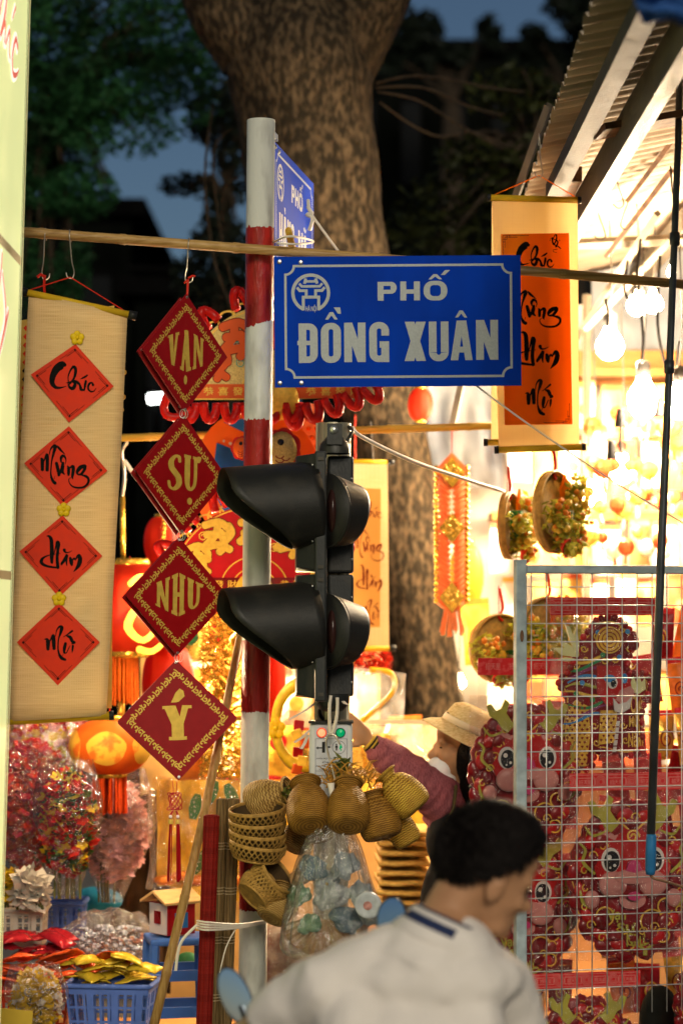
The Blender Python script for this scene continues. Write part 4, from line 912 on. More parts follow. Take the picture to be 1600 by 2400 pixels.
for i, (w0, w1, mt, o_) in enumerate(((-.05, -.034, lb_face, .001), (-.034, -.022, lb_trim, .003), (-.022, 0, lb_face, .001))):
    MB().add([LBP(yE + w0, zb, o_), LBP(yE + w1, zb, o_), LBP(yE + w1, zt, o_), LBP(yE + w0, zt, o_)], [(0, 1, 2, 3)]).build('edge_trim', mt, lb)
MB().add([LBP(5.4, zb, -.01), LBP(yE, zb, -.01), LBP(yE, zt, -.01), LBP(5.4, zt, -.01), LBP(5.4, zb, -.12), LBP(yE, zb, -.12), LBP(yE, zt, -.12), LBP(5.4, zt, -.12)], [(0, 3, 2, 1), (4, 5, 6, 7), (1, 2, 6, 5), (0, 1, 5, 4), (2, 3, 7, 6), (0, 4, 7, 3)]).build('case', lb_trim, lb)
for a in (618, 1350):
    z = P(48 if a == 618 else 0, a, yE).z; MB().add([LBP(5.4, z - .012, .001), LBP(yE - .035, z - .012, .001), LBP(yE - .035, z + .012, .001), LBP(5.4, z + .012, .001)], [(0, 1, 2, 3)]).build('seam_trim', lb_trim, lb)
def lbtext(strokes, ytop, zt_, k):
    mw, mr = MB(), MB()
    for i, s_ in enumerate(strokes):
        q = [(yE - .05 - (52 - x) * .0105 , zt_ - (y - ytop) * .00122, w * .0022) for x, y, w in s_]
        for mb, ww, of in ((mw, 2.3, .002), (mr, 1.0, .0035)):
            lr = ribbon([(a, b, c * ww) for a, b, c in q], sub=6)
            vs = []
            for j, (p, r_) in enumerate(lr): vs += [LBP(p[0], p[1], of + 4e-5 * i), LBP(r_[0], r_[1], of + 4e-5 * i)]
            mb.add(vs, [(2 * j, 2 * j + 1, 2 * j + 3, 2 * j + 2) for j in range(len(lr) - 1)])
    mw.build('lettering_outline', lb_white, lb); mr.build('lettering', lb_red, lb)
lbtext([[(0, 110, 9), (4, 60, 9), (8, 10, 10), (12, 0, 8), (10, 80, 10), (4, 140, 9), (2, 150, 6)], [(4, 145, 6), (10, 110, 8), (10, 150, 8)], [(12, 150, 6), (18, 110, 7), (18, 150, 8), (20, 165, 6)], [(22, 75, 3), (27, 40, 6)], [(33, 115, 9), (29, 105, 8), (24, 150, 9), (26, 185, 8), (32, 178, 6), (36, 160, 3)]], 0, P(0, 0, yE - .2).z, 1)
lbtext([[(-6, 40, 9), (2, 80, 10), (8, 40, 10), (10, 100, 10), (5, 150, 9)], [(16, 0, 8), (14, 60, 10), (8, 120, 9), (12, 150, 6)], [(18, 40, 6), (26, 120, 9), (18, 200, 8), (10, 262, 7)], [(30, 110, 8), (24, 160, 9), (16, 215, 8)]], 0, P(0, 625, yE - .2).z, 1)

# ================================================================ wire grid panel
zinc = M('zinc wire', (.50, .52, .53, 1), .4, .6, var=.15, vs=40); frame_m = M('grey painted frame', (.30, .36, .38, 1), .5, .25, var=.25, vs=22, bump=.1)
dg_ = 7.28
gp_ = thing('wire_grid_panel', 'galvanised wire grid panel in a grey steel frame before the bagged dragons', 'grid panel', P(1218, 1327, dg_), (0, 0, R(15)))
k = dg_ / FPX
bevel(MB().box((0, 0, -.66), (27 * k, .03, 1.36)).build('frame_post', frame_m, gp_), .004)
bevel(MB().box((.34, .001, -.009), (.68 - 28 * k, .028, 20 * k)).build('frame_rail', frame_m, gp_), .004)
for i in range(13): MB().tube([(.034 + .0487 * i, -.004, -.02), (.034 + .0487 * i, -.004, -1.36)], .0018, 6).build('wire', zinc, gp_, True)
for i in range(23): MB().tube([(.012, 0, -.062 - .0553 * i), (.66, 0, -.062 - .0553 * i)], .0018, 6).build('wire', zinc, gp_, True)
MB().ball((.0, -.017, -.21), (.006, .004, .018), 8, 6).build('rust_spot_stain', rust, gp_, True)
# crank rod
rodg = M('grey crank rod', (.07, .075, .08, 1), .4, .6, var=.25, vs=12); bluep = M('blue plastic grip', (.02, .13, .30, 1), .4, var=.15, vs=30)
cr = thing('awning_crank', 'long grey awning crank rod with blue plastic grip before the wire grid', 'crank', (0, 0, 0))
dc = 7.0
MB().tube([P(1596, -60, dc), P(1588, 330, dc), P(1570, 800, dc), P(1548, 1300, dc), P(1524, 1965, dc)], [.010, .010, .0105, .0125, .0125], 10).build('rod', rodg, cr, True)
MB().tube([P(1525, 1955, dc), P(1525, 1962, dc), P(1524, 2000, dc), P(1523, 2040, dc), P(1523, 2050, dc)], [.0135, .0150, .0158, .0150, .0125], 14).build('grip', bluep, cr, True)
MB().tube(catmull([tuple(P(1522, 2046, dc)), tuple(P(1530, 2058, dc)), tuple(P(1565, 2068, dc)), tuple(P(1640, 2092, dc))], 4), .004, 8).build('crank_arm', rust, cr, True)
for py, px in ((560, 1580), (860, 1567)): MB().lathe([(.0105, -.02), (.015, -.018), (.015, .018), (.0105, .02)], 12, Matrix.Translation(P(px, py, dc))).build('joint_ring', rodg, cr, True)

# ================================================================ bagged dragons
dred = M('dragon dark red', (.16, .005, .008, 1), .3, var=.4, vs=12, coat=.8); dbrt = M('dragon bright red', (.34, .006, .008, 1), .3, var=.2, vs=12, coat=.8)
dgold = M('dragon gold line', (.60, .36, .05, 1), .35, .3, var=.2, vs=40); dolive = M('dragon olive horn', (.30, .27, .04, 1), .3, var=.2, vs=20, coat=.8)
dpink = M('dragon pink', (.42, .17, .16, 1), .4, var=.1, vs=14, coat=.3); dmag = M('dragon magenta', (.40, .03, .12, 1), .35, coat=.3); dwht = M('dragon white', (.52, .49, .48, 1), .35, coat=.3)
dblk = M('dragon black', (.012, .012, .015, 1), .25, coat=.5); dblu = M('dragon blue', (.03, .18, .45, 1), .3, coat=.3); dgrn = M('dragon green', (.03, .18, .07, 1), .3, coat=.3); dpur = M('dragon purple', (.2, .03, .12, 1), .3, coat=.3)
dpale = M('dragon pale horn', (.55, .55, .28, 1), .3, coat=.4)
bagf = film('clear gift bag', (1, .97, .94, 1), .04, .10); headm = M('red bag header', (.50, .015, .018, 1), .4, vs=60, col2=(.55, .06, .06, 1), c2=(.5, .6)); headp = M('pink header print', (.55, .16, .14, 1), .5)
def wob(cx, cz, rx, rz, lob, amp, n=72, ph=0): return [(cx + rx * (1 + amp * abs(math.sin(lob * t / 2 + ph))) * math.cos(t), cz + rz * (1 + amp * abs(math.sin(lob * t / 2 + ph))) * math.sin(t)) for t in [2 * math.pi * i / n for i in range(n)]]
def rel(name, polys, y, th, mat, root, sc):
    m = MB()
    for i, q in enumerate(polys): m.prism([(x * sc, z * sc) for x, z in q], y - th - 2e-4 * i, y)
    o = m.build(name, mat, root); return o
def lines(name, strokes, w, y, mat, root, sc, sub=5):
    m = MB()
    for i, q in enumerate(strokes): m.strip(ribbon([(p[0] * sc, p[1] * sc, (p[2] if len(p) > 2 else w) * sc) for p in q], sub=sub), y - 3e-5 * i)
    return m.build(name, mat, root)
def bag(root, x0, x1, z0, z1, zh, y0=-.06, y1=.02, hdr=True, sd=0):
    n, m_ = 18, 28
    for sgn, yy in ((1, y0), (-1, y1)):
        vs = []
        for j in range(m_ + 1):
            for i in range(n + 1):
                u, v = i / n, j / m_
                b = math.sin(math.pi * u) ** .5 * math.sin(math.pi * min(1, v * 1.0)) ** .5
                w = .020 * mnoise.noise(Vector((u * 5 + sd, v * 9, sgn))) + .010 * mnoise.noise(Vector((u * 13, v * 17 + sd, sgn)))
                vs.append((x0 + (x1 - x0) * u, yy * b + w, z0 + (z1 - z0) * v))
        MB().add(vs, [(j * (n + 1) + i, j * (n + 1) + i + 1, (j + 1) * (n + 1) + i + 1, (j + 1) * (n + 1) + i) for j in range(m_) for i in range(n)]).build('bag_film', bagf, root, True)
    if hdr:
        h = MB().box(((x0 + x1) / 2, -.004, z1 + zh / 2), (x1 - x0, .003, zh)).build('bag_header', headm, root)
        t = MB(); nn = 4
        for i in range(nn):
            cx = x0 + (x1 - x0) * (i + .5) / nn; w = (x1 - x0) / nn * .3
            t.strip(ribbon([(cx - w, z1 + zh * .28), (cx + w, z1 + zh * .28), (cx + w, z1 + zh * .72), (cx - w, z1 + zh * .72)], zh * .05, closed=True, smooth=False), -.0065, 0)
            put_text(t, '招天星', cx - w * .7, cx + w * .7, z1 + zh * .36, z1 + zh * .62, -.0064, .01)
            e = x0 + (x1 - x0) * i / nn
            for q in range(3): t.strip(ribbon(circle(e, z1 + zh * .5, zh * (.14 + .1 * q), 12), zh * .035, closed=True, smooth=False), -.0064 - 1e-4 * q, 0)
        for zz in (.1, .9): t.box(((x0 + x1) / 2, -.0062, z1 + zh * zz), ((x1 - x0), .001, zh * .04))
        t.build('header_print', headp, h)
def cute(label, px, py, d, s, rz=0, group='bagged dragons behind the wire grid', text=True, hdr=True, width=1.0, simple=False):
    t = thing('bagged_dragon', label, 'dragon ornament', P(px, py, d), (0, 0, rz), group)
    rel('body', [wob(0, -.25, 1.02, 1.28, 17, .13)], .012, .012, dred, t, s); rel('face', [wob(0, .12, .70, .66, 2, .04)], -.004, .010, dbrt, t, s)
    rgd = random.Random(int(px))
    for j, mt_ in enumerate((dred, dbrt, dred)):
        m = MB()
        for i in range(16):
            a = 2 * math.pi * (i + j / 3) / 16; q_ = .80 + .12 * j; m.ball((math.cos(a) * q_ * s, -.002 - .004 * (2 - j), (-.25 + math.sin(a) * q_ * 1.24) * s), (.13 * s, .010, .16 * s), 10, 6, Matrix.Rotation(-a, 3, 'Y'))
        m.build('mane_fringe', mt_, t, True)
    lines('mane_curl_pattern', [[(math.cos(a) * q_ + .09 * math.cos(b) * (1 - b / 9), -.25 + math.sin(a) * q_ * 1.22 + .09 * math.sin(b) * (1 - b / 9)) for b in [k_ * .8 for k_ in range(9)]] for a, q_ in [(2 * math.pi * i / 22 + .1, rgd.uniform(.72, .98)) for i in range(22)]], .022, -.0165, dgold, t, s, 2)
    lines('gold_outline', [[(x * .94, -.25 + (z + .25) * .94) for x, z in wob(0, -.25, 1.0, 1.24, 17, .13)] + [(.94, -.25)]], .018, -.0012, dgold, t, s, 1)
    for sx in (-1, 1):
        rel('horn', [[(sx * x, z) for x, z in q] for q in ([(.22, .78), (.30, .80), (.42, .98), (.36, 1.18), (.44, 1.24), (.52, 1.06), (.62, 1.02), (.72, 1.16), (.80, 1.12), (.74, .92), (.60, .84), (.52, .70), (.40, .60)],)], -.008, .014, dolive, t, s)
        e = rel('eye', [circle(sx * .40, .12, .17, 20, .215)], -.012, .005, dwht, t, s)
        rel('iris', [circle(sx * .385, .10, .14, 20, .18)], -.0175, .001, dblk, e, s); rel('glint_highlight', [circle(sx * .385 - .05, .17, .045, 10), circle(sx * .385 + .05, .03, .028, 8), circle(sx * .385 - .03, -.01, .02, 8)], -.019, .001, dwht, e, s)
        rel('brow', [[(sx * (.32 + x), .46 + z) for x, z in ((0, 0), (-.06, .10), (.02, .08), (.06, .2), (.12, .1), (.18, .24), (.22, .1), (.3, .16), (.3, .02), (.15, .06))]], -.012, .004, dmag if simple else dpink, t, s)
        MB().ball((sx * .36 * s, -.016, -.30 * s), (.26 * s, .012, .23 * s), 20, 10).build('cheek', dpink, t, True)
        MB().ball((sx * .74 * s, -.016, -.55 * s), (.14 * s, .012, .16 * s), 14, 8).build('paw', dpink, t, True)
        lines('whisker', [[(sx * .7, -.1, .05), (sx * .9, .1, .06), (sx * .86, .3, .05), (sx * .96, .42, .03)], [(sx * .74, -.7, .04), (sx * .9, -.6, .06), (sx * .95, -.4, .04)], [(sx * .5, .62, .03), (sx * .72, .55, .05), (sx * .86, .7, .03)]], .05, -.018, dolive, t, s)
    rel('nose', [[(-.14, -.06), (-.1, .08), (0, .13), (.1, .08), (.14, -.06), (0, -.1)]], -.020, .012, dmag, t, s)
    rel('muzzle', [wob(0, -.17, .34, .11, 2, .1)], -.012, .018, dpink, t, s); rel('mouth', [[(-.22, -.27), (.22, -.27), (.18, -.46), (0, -.60), (-.18, -.46)]], -.016, .003, dred, t, s)
    rel('tongue', [circle(0, -.50, .12, 16, .08)], -.029, .002, dmag, t, s); rel('chin', [circle(0, -.58, .24, 20, .16)], -.006, .008, dpink, t, s)
    lines('forehead_coin', [[(math.cos(a) * .12 * (1 - a / 12), .52 + math.sin(a) * .12 * (1 - a / 12)) for a in [i * .7 for i in range(14)]], [(-.2, .75), (-.08, .66), (0, .72), (.08, .66), (.2, .75)]], .035, -.0155, dgold, t, s)
    lines('scroll_pattern', [[(x0 + math.cos(a) * r_, z0 + math.sin(a) * r_) for a in [i * .8 for i in range(9)]] for x0, z0, r_ in ((.35, -.95, .2), (-.5, -.85, .16), (.6, -.7, .14), (-.1, -1.3, .15), (.55, -1.2, .12))], .03, -.0135, dgold, t, s)
    if text:
        m = MB()
        for w_, x, z, a in (('Vạn', -.30, -.86, .2), ('Sự', -.12, -1.08, .2), ('Như', .05, -1.28, .2), ('Ý', .22, -1.44, .14)): put_text(m, w_, (x - .17) * s, (x + .17) * s, (z - .1) * s, (z + .12) * s, -.0185, .03)
        m.build('lettering', dolive, t)
    bag(t, -1.12 * s * width, 1.12 * s * width, -1.62 * s, 1.32 * s, .30 * s, hdr=hdr, sd=px)
    return t
cute('largest bagged dragon face with big eyes, blue grip of the crank before it', 1478, 2030, 7.62, .182, R(12))
cute('bagged dragon face hidden half behind the rider, pink cheek beside his face', 1222, 2105, 7.72, .165, R(14))
cute('upper bagged dragon with one big eye beside the grid post, next to the straw hat', 1232, 1790, 7.66, .165, R(10), text=False, hdr=False)
cute('lowest bagged dragon near the bottom of the wire grid', 1372, 2470, 7.66, .16, R(12), text=False)
cute('bagged dragon cut by the picture edge at the lower grid corner', 1690, 2330, 7.72, .142, R(12), text=False)
# the dragon in profile, red with scales and mane
def profile_dragon(label, px, py, d):
    s = d / FPX; t = thing('bagged_dragon', label, 'dragon ornament', P(px, py, d), (0, 0, R(10)), 'bagged dragons behind the wire grid')
    def q(pts): return [((x - px), (py - y)) for x, y in pts]
    body = [(1300, 1760), (1320, 1640), (1305, 1600), (1330, 1570), (1345, 1540), (1360, 1500), (1385, 1470), (1400, 1452), (1440, 1448), (1470, 1470), (1490, 1500), (1478, 1530), (1470, 1570), (1490, 1580), (1515, 1578), (1528, 1610), (1515, 1640), (1505, 1680), (1505, 1756), (1470, 1772), (1400, 1760), (1380, 1800), (1330, 1800)]
    rel('body', [q(body)], .012, .012, dred, t, s)
    ring_ = catmull([(float(x), float(y)) for x, y in body + body[:1]], 5); n_b = 0
    for i in range(0, len(ring_), 2):
        x, y = ring_[i]; MB().ball(((x - px) * s, -.002, (py - y) * s), (9 * s, .009, 9 * s), 8, 5).build('scalloped_edge', (dred, dbrt)[i % 4 // 2], t, True)
    lines('gold_outline', [[((x - 1410) * .93 + 1410 - px, py - ((y - 1620) * .94 + 1620)) for x, y in ring_]], 2.6, -.0014, dgold, t, s, 1)
    rgp = random.Random(3)
    lines('curl_pattern', [[(cx - px + 9 * math.cos(b) * (1 - b / 9), py - cy - 9 * math.sin(b) * (1 - b / 9)) for b in [k_ * .8 for k_ in range(9)]] for cx, cy in ((1345, 1560), (1365, 1520), (1395, 1490), (1455, 1475), (1475, 1520), (1385, 1660), (1390, 1700), (1395, 1740), (1460, 1700), (1465, 1735), (1320, 1700), (1480, 1560), (1440, 1545), (1415, 1548), (1370, 1545))], 3, -.006, dgold, t, s, 2)
    rel('jewel', [circle(cx - px, py - cy, 6, 12) for cx, cy in ((1398, 1482), (1360, 1600), (1470, 1480), (1450, 1540))], -.006, .004, dblu, t, s); rel('jewel', [circle(cx - px, py - cy, 6, 12) for cx, cy in ((1345, 1625), (1410, 1535), (1385, 1640))], -.006, .004, dgrn, t, s)
    rel('head', [q([(1395, 1560), (1450, 1560), (1475, 1590), (1480, 1620), (1455, 1650), (1420, 1655), (1395, 1625)])], -.002, .010, dbrt, t, s)
    rel('antler', [q([(1345, 1535), (1330, 1500), (1318, 1462), (1330, 1470), (1338, 1490), (1345, 1470), (1352, 1505), (1350, 1540)]), q([(1348, 1540), (1310, 1535), (1290, 1518), (1318, 1518), (1300, 1498), (1335, 1515)]), q([(1350, 1545), (1320, 1550), (1300, 1545), (1322, 1540)])], -.003, .010, dpale, t, s)
    rel('crest_coin', [circle(1425 - px, py - 1500, 32, 28)], -.003, .008, dgold, t, s); lines('coin_pattern', [[(1425 - px + math.cos(a) * r_, py - 1500 + math.sin(a) * r_) for a in [i * .63 for i in range(11)]] for r_ in (27, 18, 9)], 2.4, -.0135, dred, t, s)
    rel('cloud_knob', [circle(1485 - px, py - 1512, 13, 14), circle(1478 - px, py - 1498, 10, 12)], -.002, .010, dred, t, s)
    cols = (dgold, dgrn, dpur, dblu, dolive, dgold, dgrn, dpur, dblu)
    for i, m_ in enumerate(cols):
        y0 = 1548 + i * 16
        lines('mane_lock', [[(x - px, py - (y0 + 9 * math.sin((x - 1330) / 22 + i) - (x - 1330) * .1 + (10 if i > 5 else 0)), 7 if 1340 < x < 1400 else 4) for x in range(1326 - (i % 3) * 5, 1412 + (i % 2) * 18, 12)]], 6, -.005 - .0006 * i, m_, t, s, 3)
    for i, poly in enumerate(([(1325, 1660), (1345, 1640), (1375, 1655), (1380, 1720), (1370, 1795), (1330, 1795), (1318, 1720)], [(1405, 1665), (1445, 1665), (1440, 1740), (1400, 1745)])):
        o = rel('belly', [q(poly)], -.003, .005, dgold, t, s)
        m = MB(); x0, x1 = min(p[0] for p in poly) + 6, max(p[0] for p in poly) - 6; y0, y1 = min(p[1] for p in poly) + 8, max(p[1] for p in poly) - 6
        y = y0
        while y < y1:
            x = x0 + (6 if int((y - y0) / 10) % 2 else 0)
            while x < x1: m.poly([(a * s, b * s) for a, b in q([(x - 4, y), (x, y + 5), (x + 4, y), (x, y - 2)])], -.0087); x += 12
            y += 10
        m.build('scale_pattern', dred, o)
    e = rel('eye', [circle(1432 - px, py - 1600, 12, 16, 14)], -.013, .003, dwht, t, s); rel('iris', [circle(1434 - px, py - 1602, 7, 12, 9)], -.0165, .001, dblk, e, s)
    rel('eyelid', [circle(1425 - px, py - 1590, 14, 14, 9)], -.014, .003, dblu, t, s); rel('far_eye', [circle(1461 - px, py - 1590, 7, 12, 12)], -.013, .003, dblu, t, s)
    rel('snout', [q([(1440, 1640), (1450, 1618), (1475, 1608), (1485, 1620), (1478, 1640), (1455, 1650)])], -.013, .005, dpink, t, s)
    rel('jaw', [q([(1432, 1635), (1445, 1650), (1465, 1645), (1478, 1632), (1472, 1660), (1452, 1672), (1435, 1665)])], -.019, .003, dwht, t, s)
    rel('rib_row', [q([(1443 - i * 2, 1690 + i * 15), (1451 - i * 2, 1690 + i * 15), (1449 - i * 2, 1702 + i * 15), (1441 - i * 2, 1702 + i * 15)]) for i in range(5)], -.009, .002, dwht, t, s)
    rel('claw', [q([(1478, 1600), (1484, 1585), (1490, 1600), (1498, 1584), (1504, 1600), (1512, 1590), (1514, 1615), (1495, 1628), (1480, 1620)])], -.004, .006, dpale, t, s)
    m = MB()
    for w_, y0, y1, x0, x1 in (('Chúc', 1628, 1672, 1478, 1512), ('Mừng', 1676, 1712, 1474, 1512), ('Năm', 1714, 1752, 1472, 1508)): put_text(m, w_, (x0 - px) * s, (x1 - px) * s, (py - y1) * s, (py - y0) * s, -.006, .02)
    m.build('lettering', M('gold letters', (.62, .36, .05, 1), .4, .2), t)
    bag(t, (1284 - px) * s, (1540 - px) * s, (py - 1830) * s, (py - 1442) * s, 42 * s, sd=4)
profile_dragon('bagged dragon in profile with antler, coin crest and gold letters, topmost behind the grid', 1410, 1620, 7.70)
sheet('peach_board', [P(1180, 1800, 8.6), P(1660, 1790, 8.8), P(1660, 2700, 8.8), P(1180, 2700, 8.6)], M('peach wood board', (.46, .23, .09, 1), .55, var=.12, vs=6, st=(4, 1, .4), trans=.1), 'peach coloured board standing behind the bagged dragons', 'board', amp=.005)
dkcloth = M('dark cloth', (.012, .014, .012, 1), .9, var=.4, vs=12)
for i, (px, py, d, w_, h_, lab) in enumerate(((1545, 2400, 8.0, .07, .13, 'dark green cloth bundle low behind the wire grid'),)):
    m = MB(); m.ball((0, 0, 0), (w_, .06, h_), 16, 10); o = m.build('cloth_bundle', dkcloth, None, True); o.location = P(px, py, d); tag(o, lab, 'cloth')

# ================================================================ round bamboo trays with new-year packets
trayw = M('tray bamboo', (.44, .27, .07, 1), .5, var=.3, vs=50, st=(1, 1, 1), bump=.3, bs=120); leafg = M('fresh green leaf', (.42, .40, .04, 1), .4, var=.4, vs=30, trans=.3)
cakeg = M('green cake leaf', (.02, .16, .035, 1), .35, var=.3, vs=40); string_m = M('cream string', (.62, .52, .36, 1), .6); orf = M('orange blossom', (.72, .26, .03, 1), .5, var=.3, vs=30, trans=.3); yef = M('yellow blossom', (.75, .52, .06, 1), .5, var=.2, vs=30, trans=.3); redrib = M('red satin ribbon', (.55, .03, .012, 1), .35, var=.2, vs=14)
def rotm(rx, ry, rz): return Euler((rx, ry, rz)).to_matrix().to_4x4()
def tray(label, px, py, d, r, rz, cakes, seed, env=True):
    t = thing('winnowing_tray', label, 'bamboo tray', P(px, py, d), (0, 0, rz), 'decorated bamboo trays'); rg = random.Random(seed)
    mx = Matrix.Rotation(R(90), 4, 'X')
    MB().lathe([(.0001, -.004), (r * .5, -.003), (r * .93, 0), (r * .95, .002), (r * .5, .001), (.0001, 0)], 36, mx).build('woven_base', trayw, t, True)
    for o_, w_ in ((.0, .014), (.012, .010)): MB().lathe([(r * .94, o_ - .006), (r, o_ - .007), (r * 1.01, o_ + w_), (r * .95, o_ + w_), (r * .94, o_ - .006)], 40, mx).build('rim_hoop', trayw, t, True)
    for (x, z, w_, h_, a) in cakes:
        c = MB().box((0, 0, 0), (w_, .045, h_)).build('rice_cake', cakeg, t); bevel(c, .006); c.location = (x, -.045, z); c.rotation_euler = (0, a, 0)
        m = MB()
        for q in (-.22, .22): m.box((q * w_, 0, 0), (.006, .049, h_ + .004)); m.box((0, 0, q * h_), (w_ + .004, .0495, .006))
        m.build('string_stripe', string_m, c)
    if env: o = MB().prism([(-.035, -.08), (.035, -.08), (.035, .06), (0, .11), (-.035, .06)], -.03, -.022).build('red_tag', orangepaper, t); o.location = (.03, -.01, .02)
    m = MB()
    for _ in range(100):
        a = rg.uniform(-3.4, 1.2); q = rg.uniform(.35, 1.05) * r; leaves(m, (math.cos(a) * q, -.04 - rg.uniform(0, .05), math.sin(a) * q), (.03, .025, .03), 11, .034, rg.randint(0, 9999))
    m.build('leaf_spray', leafg, t)
    for mt, n in ((orf, 40), (yef, 50)):
        m = MB()
        for _ in range(n):
            a = rg.uniform(-3.6, 1.4); q = rg.uniform(.3, 1.0) * r; m.ball((math.cos(a) * q, -.05 - rg.uniform(0, .05), math.sin(a) * q), rg.uniform(.007, .014), 6, 4)
        m.build('blossom', mt, t, True)
    rb = MB()
    for sg in (-1, 1): rb.tube(catmull([(0, -.06, -r * .8), (sg * .05, -.08, -r * .68), (sg * .07, -.07, -r * .85), (sg * .02, -.06, -r * 1.05)], 4), .014, 6, True, .35)
    rb.build('ribbon_bow', redrib, t, True)
    MB().tube([(0, .0, r), (0, .0, r + .1)], .0015, 5).build('hanging_string', redcord, t); MB().tube(catmull([(0, -.004, r + .09), (.012, -.008, r + .02), (-.006, -.01, r * .92), (.008, -.012, r * .8)], 4), .006, 6).build('red_charm', redrib, t, True)
    return t
tray('round bamboo tray turned edge-on with green cakes, highest beside the orange scroll bottom', 1292, 1200, 8.3, .142, R(60), ((.0, -.05, .085, .11, .1),), 3)
tray('round bamboo tray turned edge-on nearer the firecracker garland', 1188, 1232, 8.5, .118, R(72), ((-.02, .0, .075, .1, 0),), 4)
tray('round bamboo tray half hidden behind the grid post above the red header', 1168, 1520, 8.6, .124, R(30), ((.04, -.05, .08, .08, .2),), 5, False)
tray('oval bamboo tray with red tag just inside the grid corner', 1278, 1482, 8.4, .125, R(35), ((-.05, -.03, .06, .09, 0),), 6)
h1 = thing('bag_header_card', 'red printed bag header across the grid post at the level of the dragon antler', 'bag header', P(1235, 1562, 7.9), (0, 0, R(8)))
MB().box((0, 0, 0), (.33, .003, .056)).build('card', headm, h1)
m = MB()
for i in range(4): put_text(m, '招天星', -.14 + i * .08, -.09 + i * .08, -.010, .012, -.003, .01)
m.build('header_print', headp, h1); sheet('bag_film', [Vector((-.165, 0, -.028)), Vector((.165, 0, -.028)), Vector((.165, .02, -.3)), Vector((-.165, .02, -.3))], bagf, None, None, amp=.012, parent=h1)

# ---- firecracker garland
fo = M('orange firecracker', (.82, .27, .10, 1), .5, var=.15, vs=30, trans=.3); fg = M('gold foil', (.75, .45, .06, 1), .25, .7, var=.3, vs=60)
dF = 9.1; s = dF / FPX
fc = thing('firecracker_garland', 'hanging orange firecracker garland with gold beads beside the tree trunk', 'garland', P(1058, 1260, dF))
for i in range(25):
    z = (1260 - (1120 + i * 13)) * s
    for sg in (-1, 1):
        o = MB().tube([(sg * 4 * s, -.012, z), (sg * 31 * s, -.004, z + 21 * s)], .0088, 8).build('firecracker', fo, fc, True)
        MB().ball((sg * 36 * s, -.006, z + 24 * s), .0098, 8, 6).build('gold_bead', fg, o, True)
for py in (1108, 1238, 1400):
    z = (1260 - py) * s; MB().prism([(0, z + 36 * s), (30 * s, z), (0, z - 36 * s), (-30 * s, z)], -.03, -.016).build('gold_diamond', fg, fc)
    mm = MB(); rg = random.Random(py)
    for _ in range(16): mm.ball((rg.uniform(-18, 18) * s, -.033, z + rg.uniform(-20, 20) * s), .006, 6, 4)
    mm.build('gold_dot', M('bright gold foil', (.9, .62, .12, 1), .2, .6), fc, True)
MB().prism([(0, (1260 - 1060) * s), (42 * s, (1260 - 1105) * s), (0, (1260 - 1150) * s), (-42 * s, (1260 - 1105) * s)], -.014, 0).build('top_panel', fo, fc)
mm = MB(); rg = random.Random(2)
for _ in range(22): x = rg.uniform(-28, 28); mm.tube([(x * .6 * s, -.01, (1260 - 1430) * s), (x * s, -.01 + rg.uniform(-.01, .01), (1260 - 1475 - rg.uniform(0, 18)) * s)], .004, 5)
mm.build('tassel_thread', fo, fc); MB().tube([(0, -.005, (1260 - 1065) * s), (0, -.03, (1260 - 1003) * s)], .002, 5).build('hanging_string', redcord, fc)

# ---- lanterns beside it, disc, cream scroll
lred = M('red lantern silk', (.58, .035, .010, 1), .5, var=.12, vs=10, trans=.35); lyel = M('yellow lantern silk', (.55, .38, .03, 1), .5, var=.1, trans=.35)
def lantern(label, px, py, d, rx, rz, mat, ribs=16, tas=True, cat='lantern', prnt=None, hang=.2, tl_=.16, group=None):
    t = thing('paper_lantern', label, cat, P(px, py, d), (0, 0, 0), group); n = ribs * 4; m = MB(); vs = []; K = 16
    for i in range(K + 1):
        th = math.pi * (.07 + .86 * i / K) - math.pi / 2
        for j in range(n):
            a = 2 * math.pi * j / n; rr = math.cos(th) ** .75 * rx * (1 - .035 * abs(math.cos(a * ribs / 2)) ** 4); vs.append((math.cos(a) * rr, math.sin(a) * rr, math.sin(th) * rz))
    m.add(vs, [(i * n + j, i * n + (j + 1) % n, (i + 1) * n + (j + 1) % n, (i + 1) * n + j) for i in range(K) for j in range(n)]); b = m.build('silk_shade', mat, t, True)
    if prnt:
        for a0 in (-1.57, -2.75, -.4):
            m = MB(); vs = []
            for i in range(7):
                for j in range(24):
                    q = i / 6; f = 2 * math.pi * j / 24; z = .60 * q * math.sin(f); an = a0 + .50 * q * math.cos(f) * (1 + .05 * math.sin(5 * f)); c = rx * math.cos(math.asin(z)) ** .75 * 1.004; vs.append((math.cos(an) * c, math.sin(an) * c, z * rz))
            m.add(vs, [(i * 24 + j, i * 24 + (j + 1) % 24, (i + 1) * 24 + (j + 1) % 24, (i + 1) * 24 + j) for i in range(6) for j in range(24)]); m.build('gold_panel_print', prnt, b, True)
    for sg in (-1, 1): MB().lathe([(rx * .42, sg * rz * .93), (rx * .44, sg * rz * 1.0), (rx * .40, sg * rz * 1.08), (.0001, sg * rz * 1.08)], 20).build('gold_collar', fg, t, True)
    MB().tube([(0, 0, rz), (0, 0, rz + hang)], .0022, 5).build('hanging_string', redcord, t)
    if tas:
        m = MB(); rg = random.Random(int(px))
        for q in range(60): a = rg.uniform(0, 6.28); rr = rx * .40 * math.sqrt(rg.uniform(.2, 1)); m.tube([(math.cos(a) * rr, math.sin(a) * rr, -rz * 1.05), (math.cos(a) * rr * 1.05, math.sin(a) * rr * 1.05, -rz * 1.05 - tl_ * rg.uniform(.9, 1.05))], .0035, 4)
        m.build('tassel_fringe', M('lantern fringe', (.62, .06, .008, 1), .5, var=.2, vs=60, trans=.2), t)
    return t
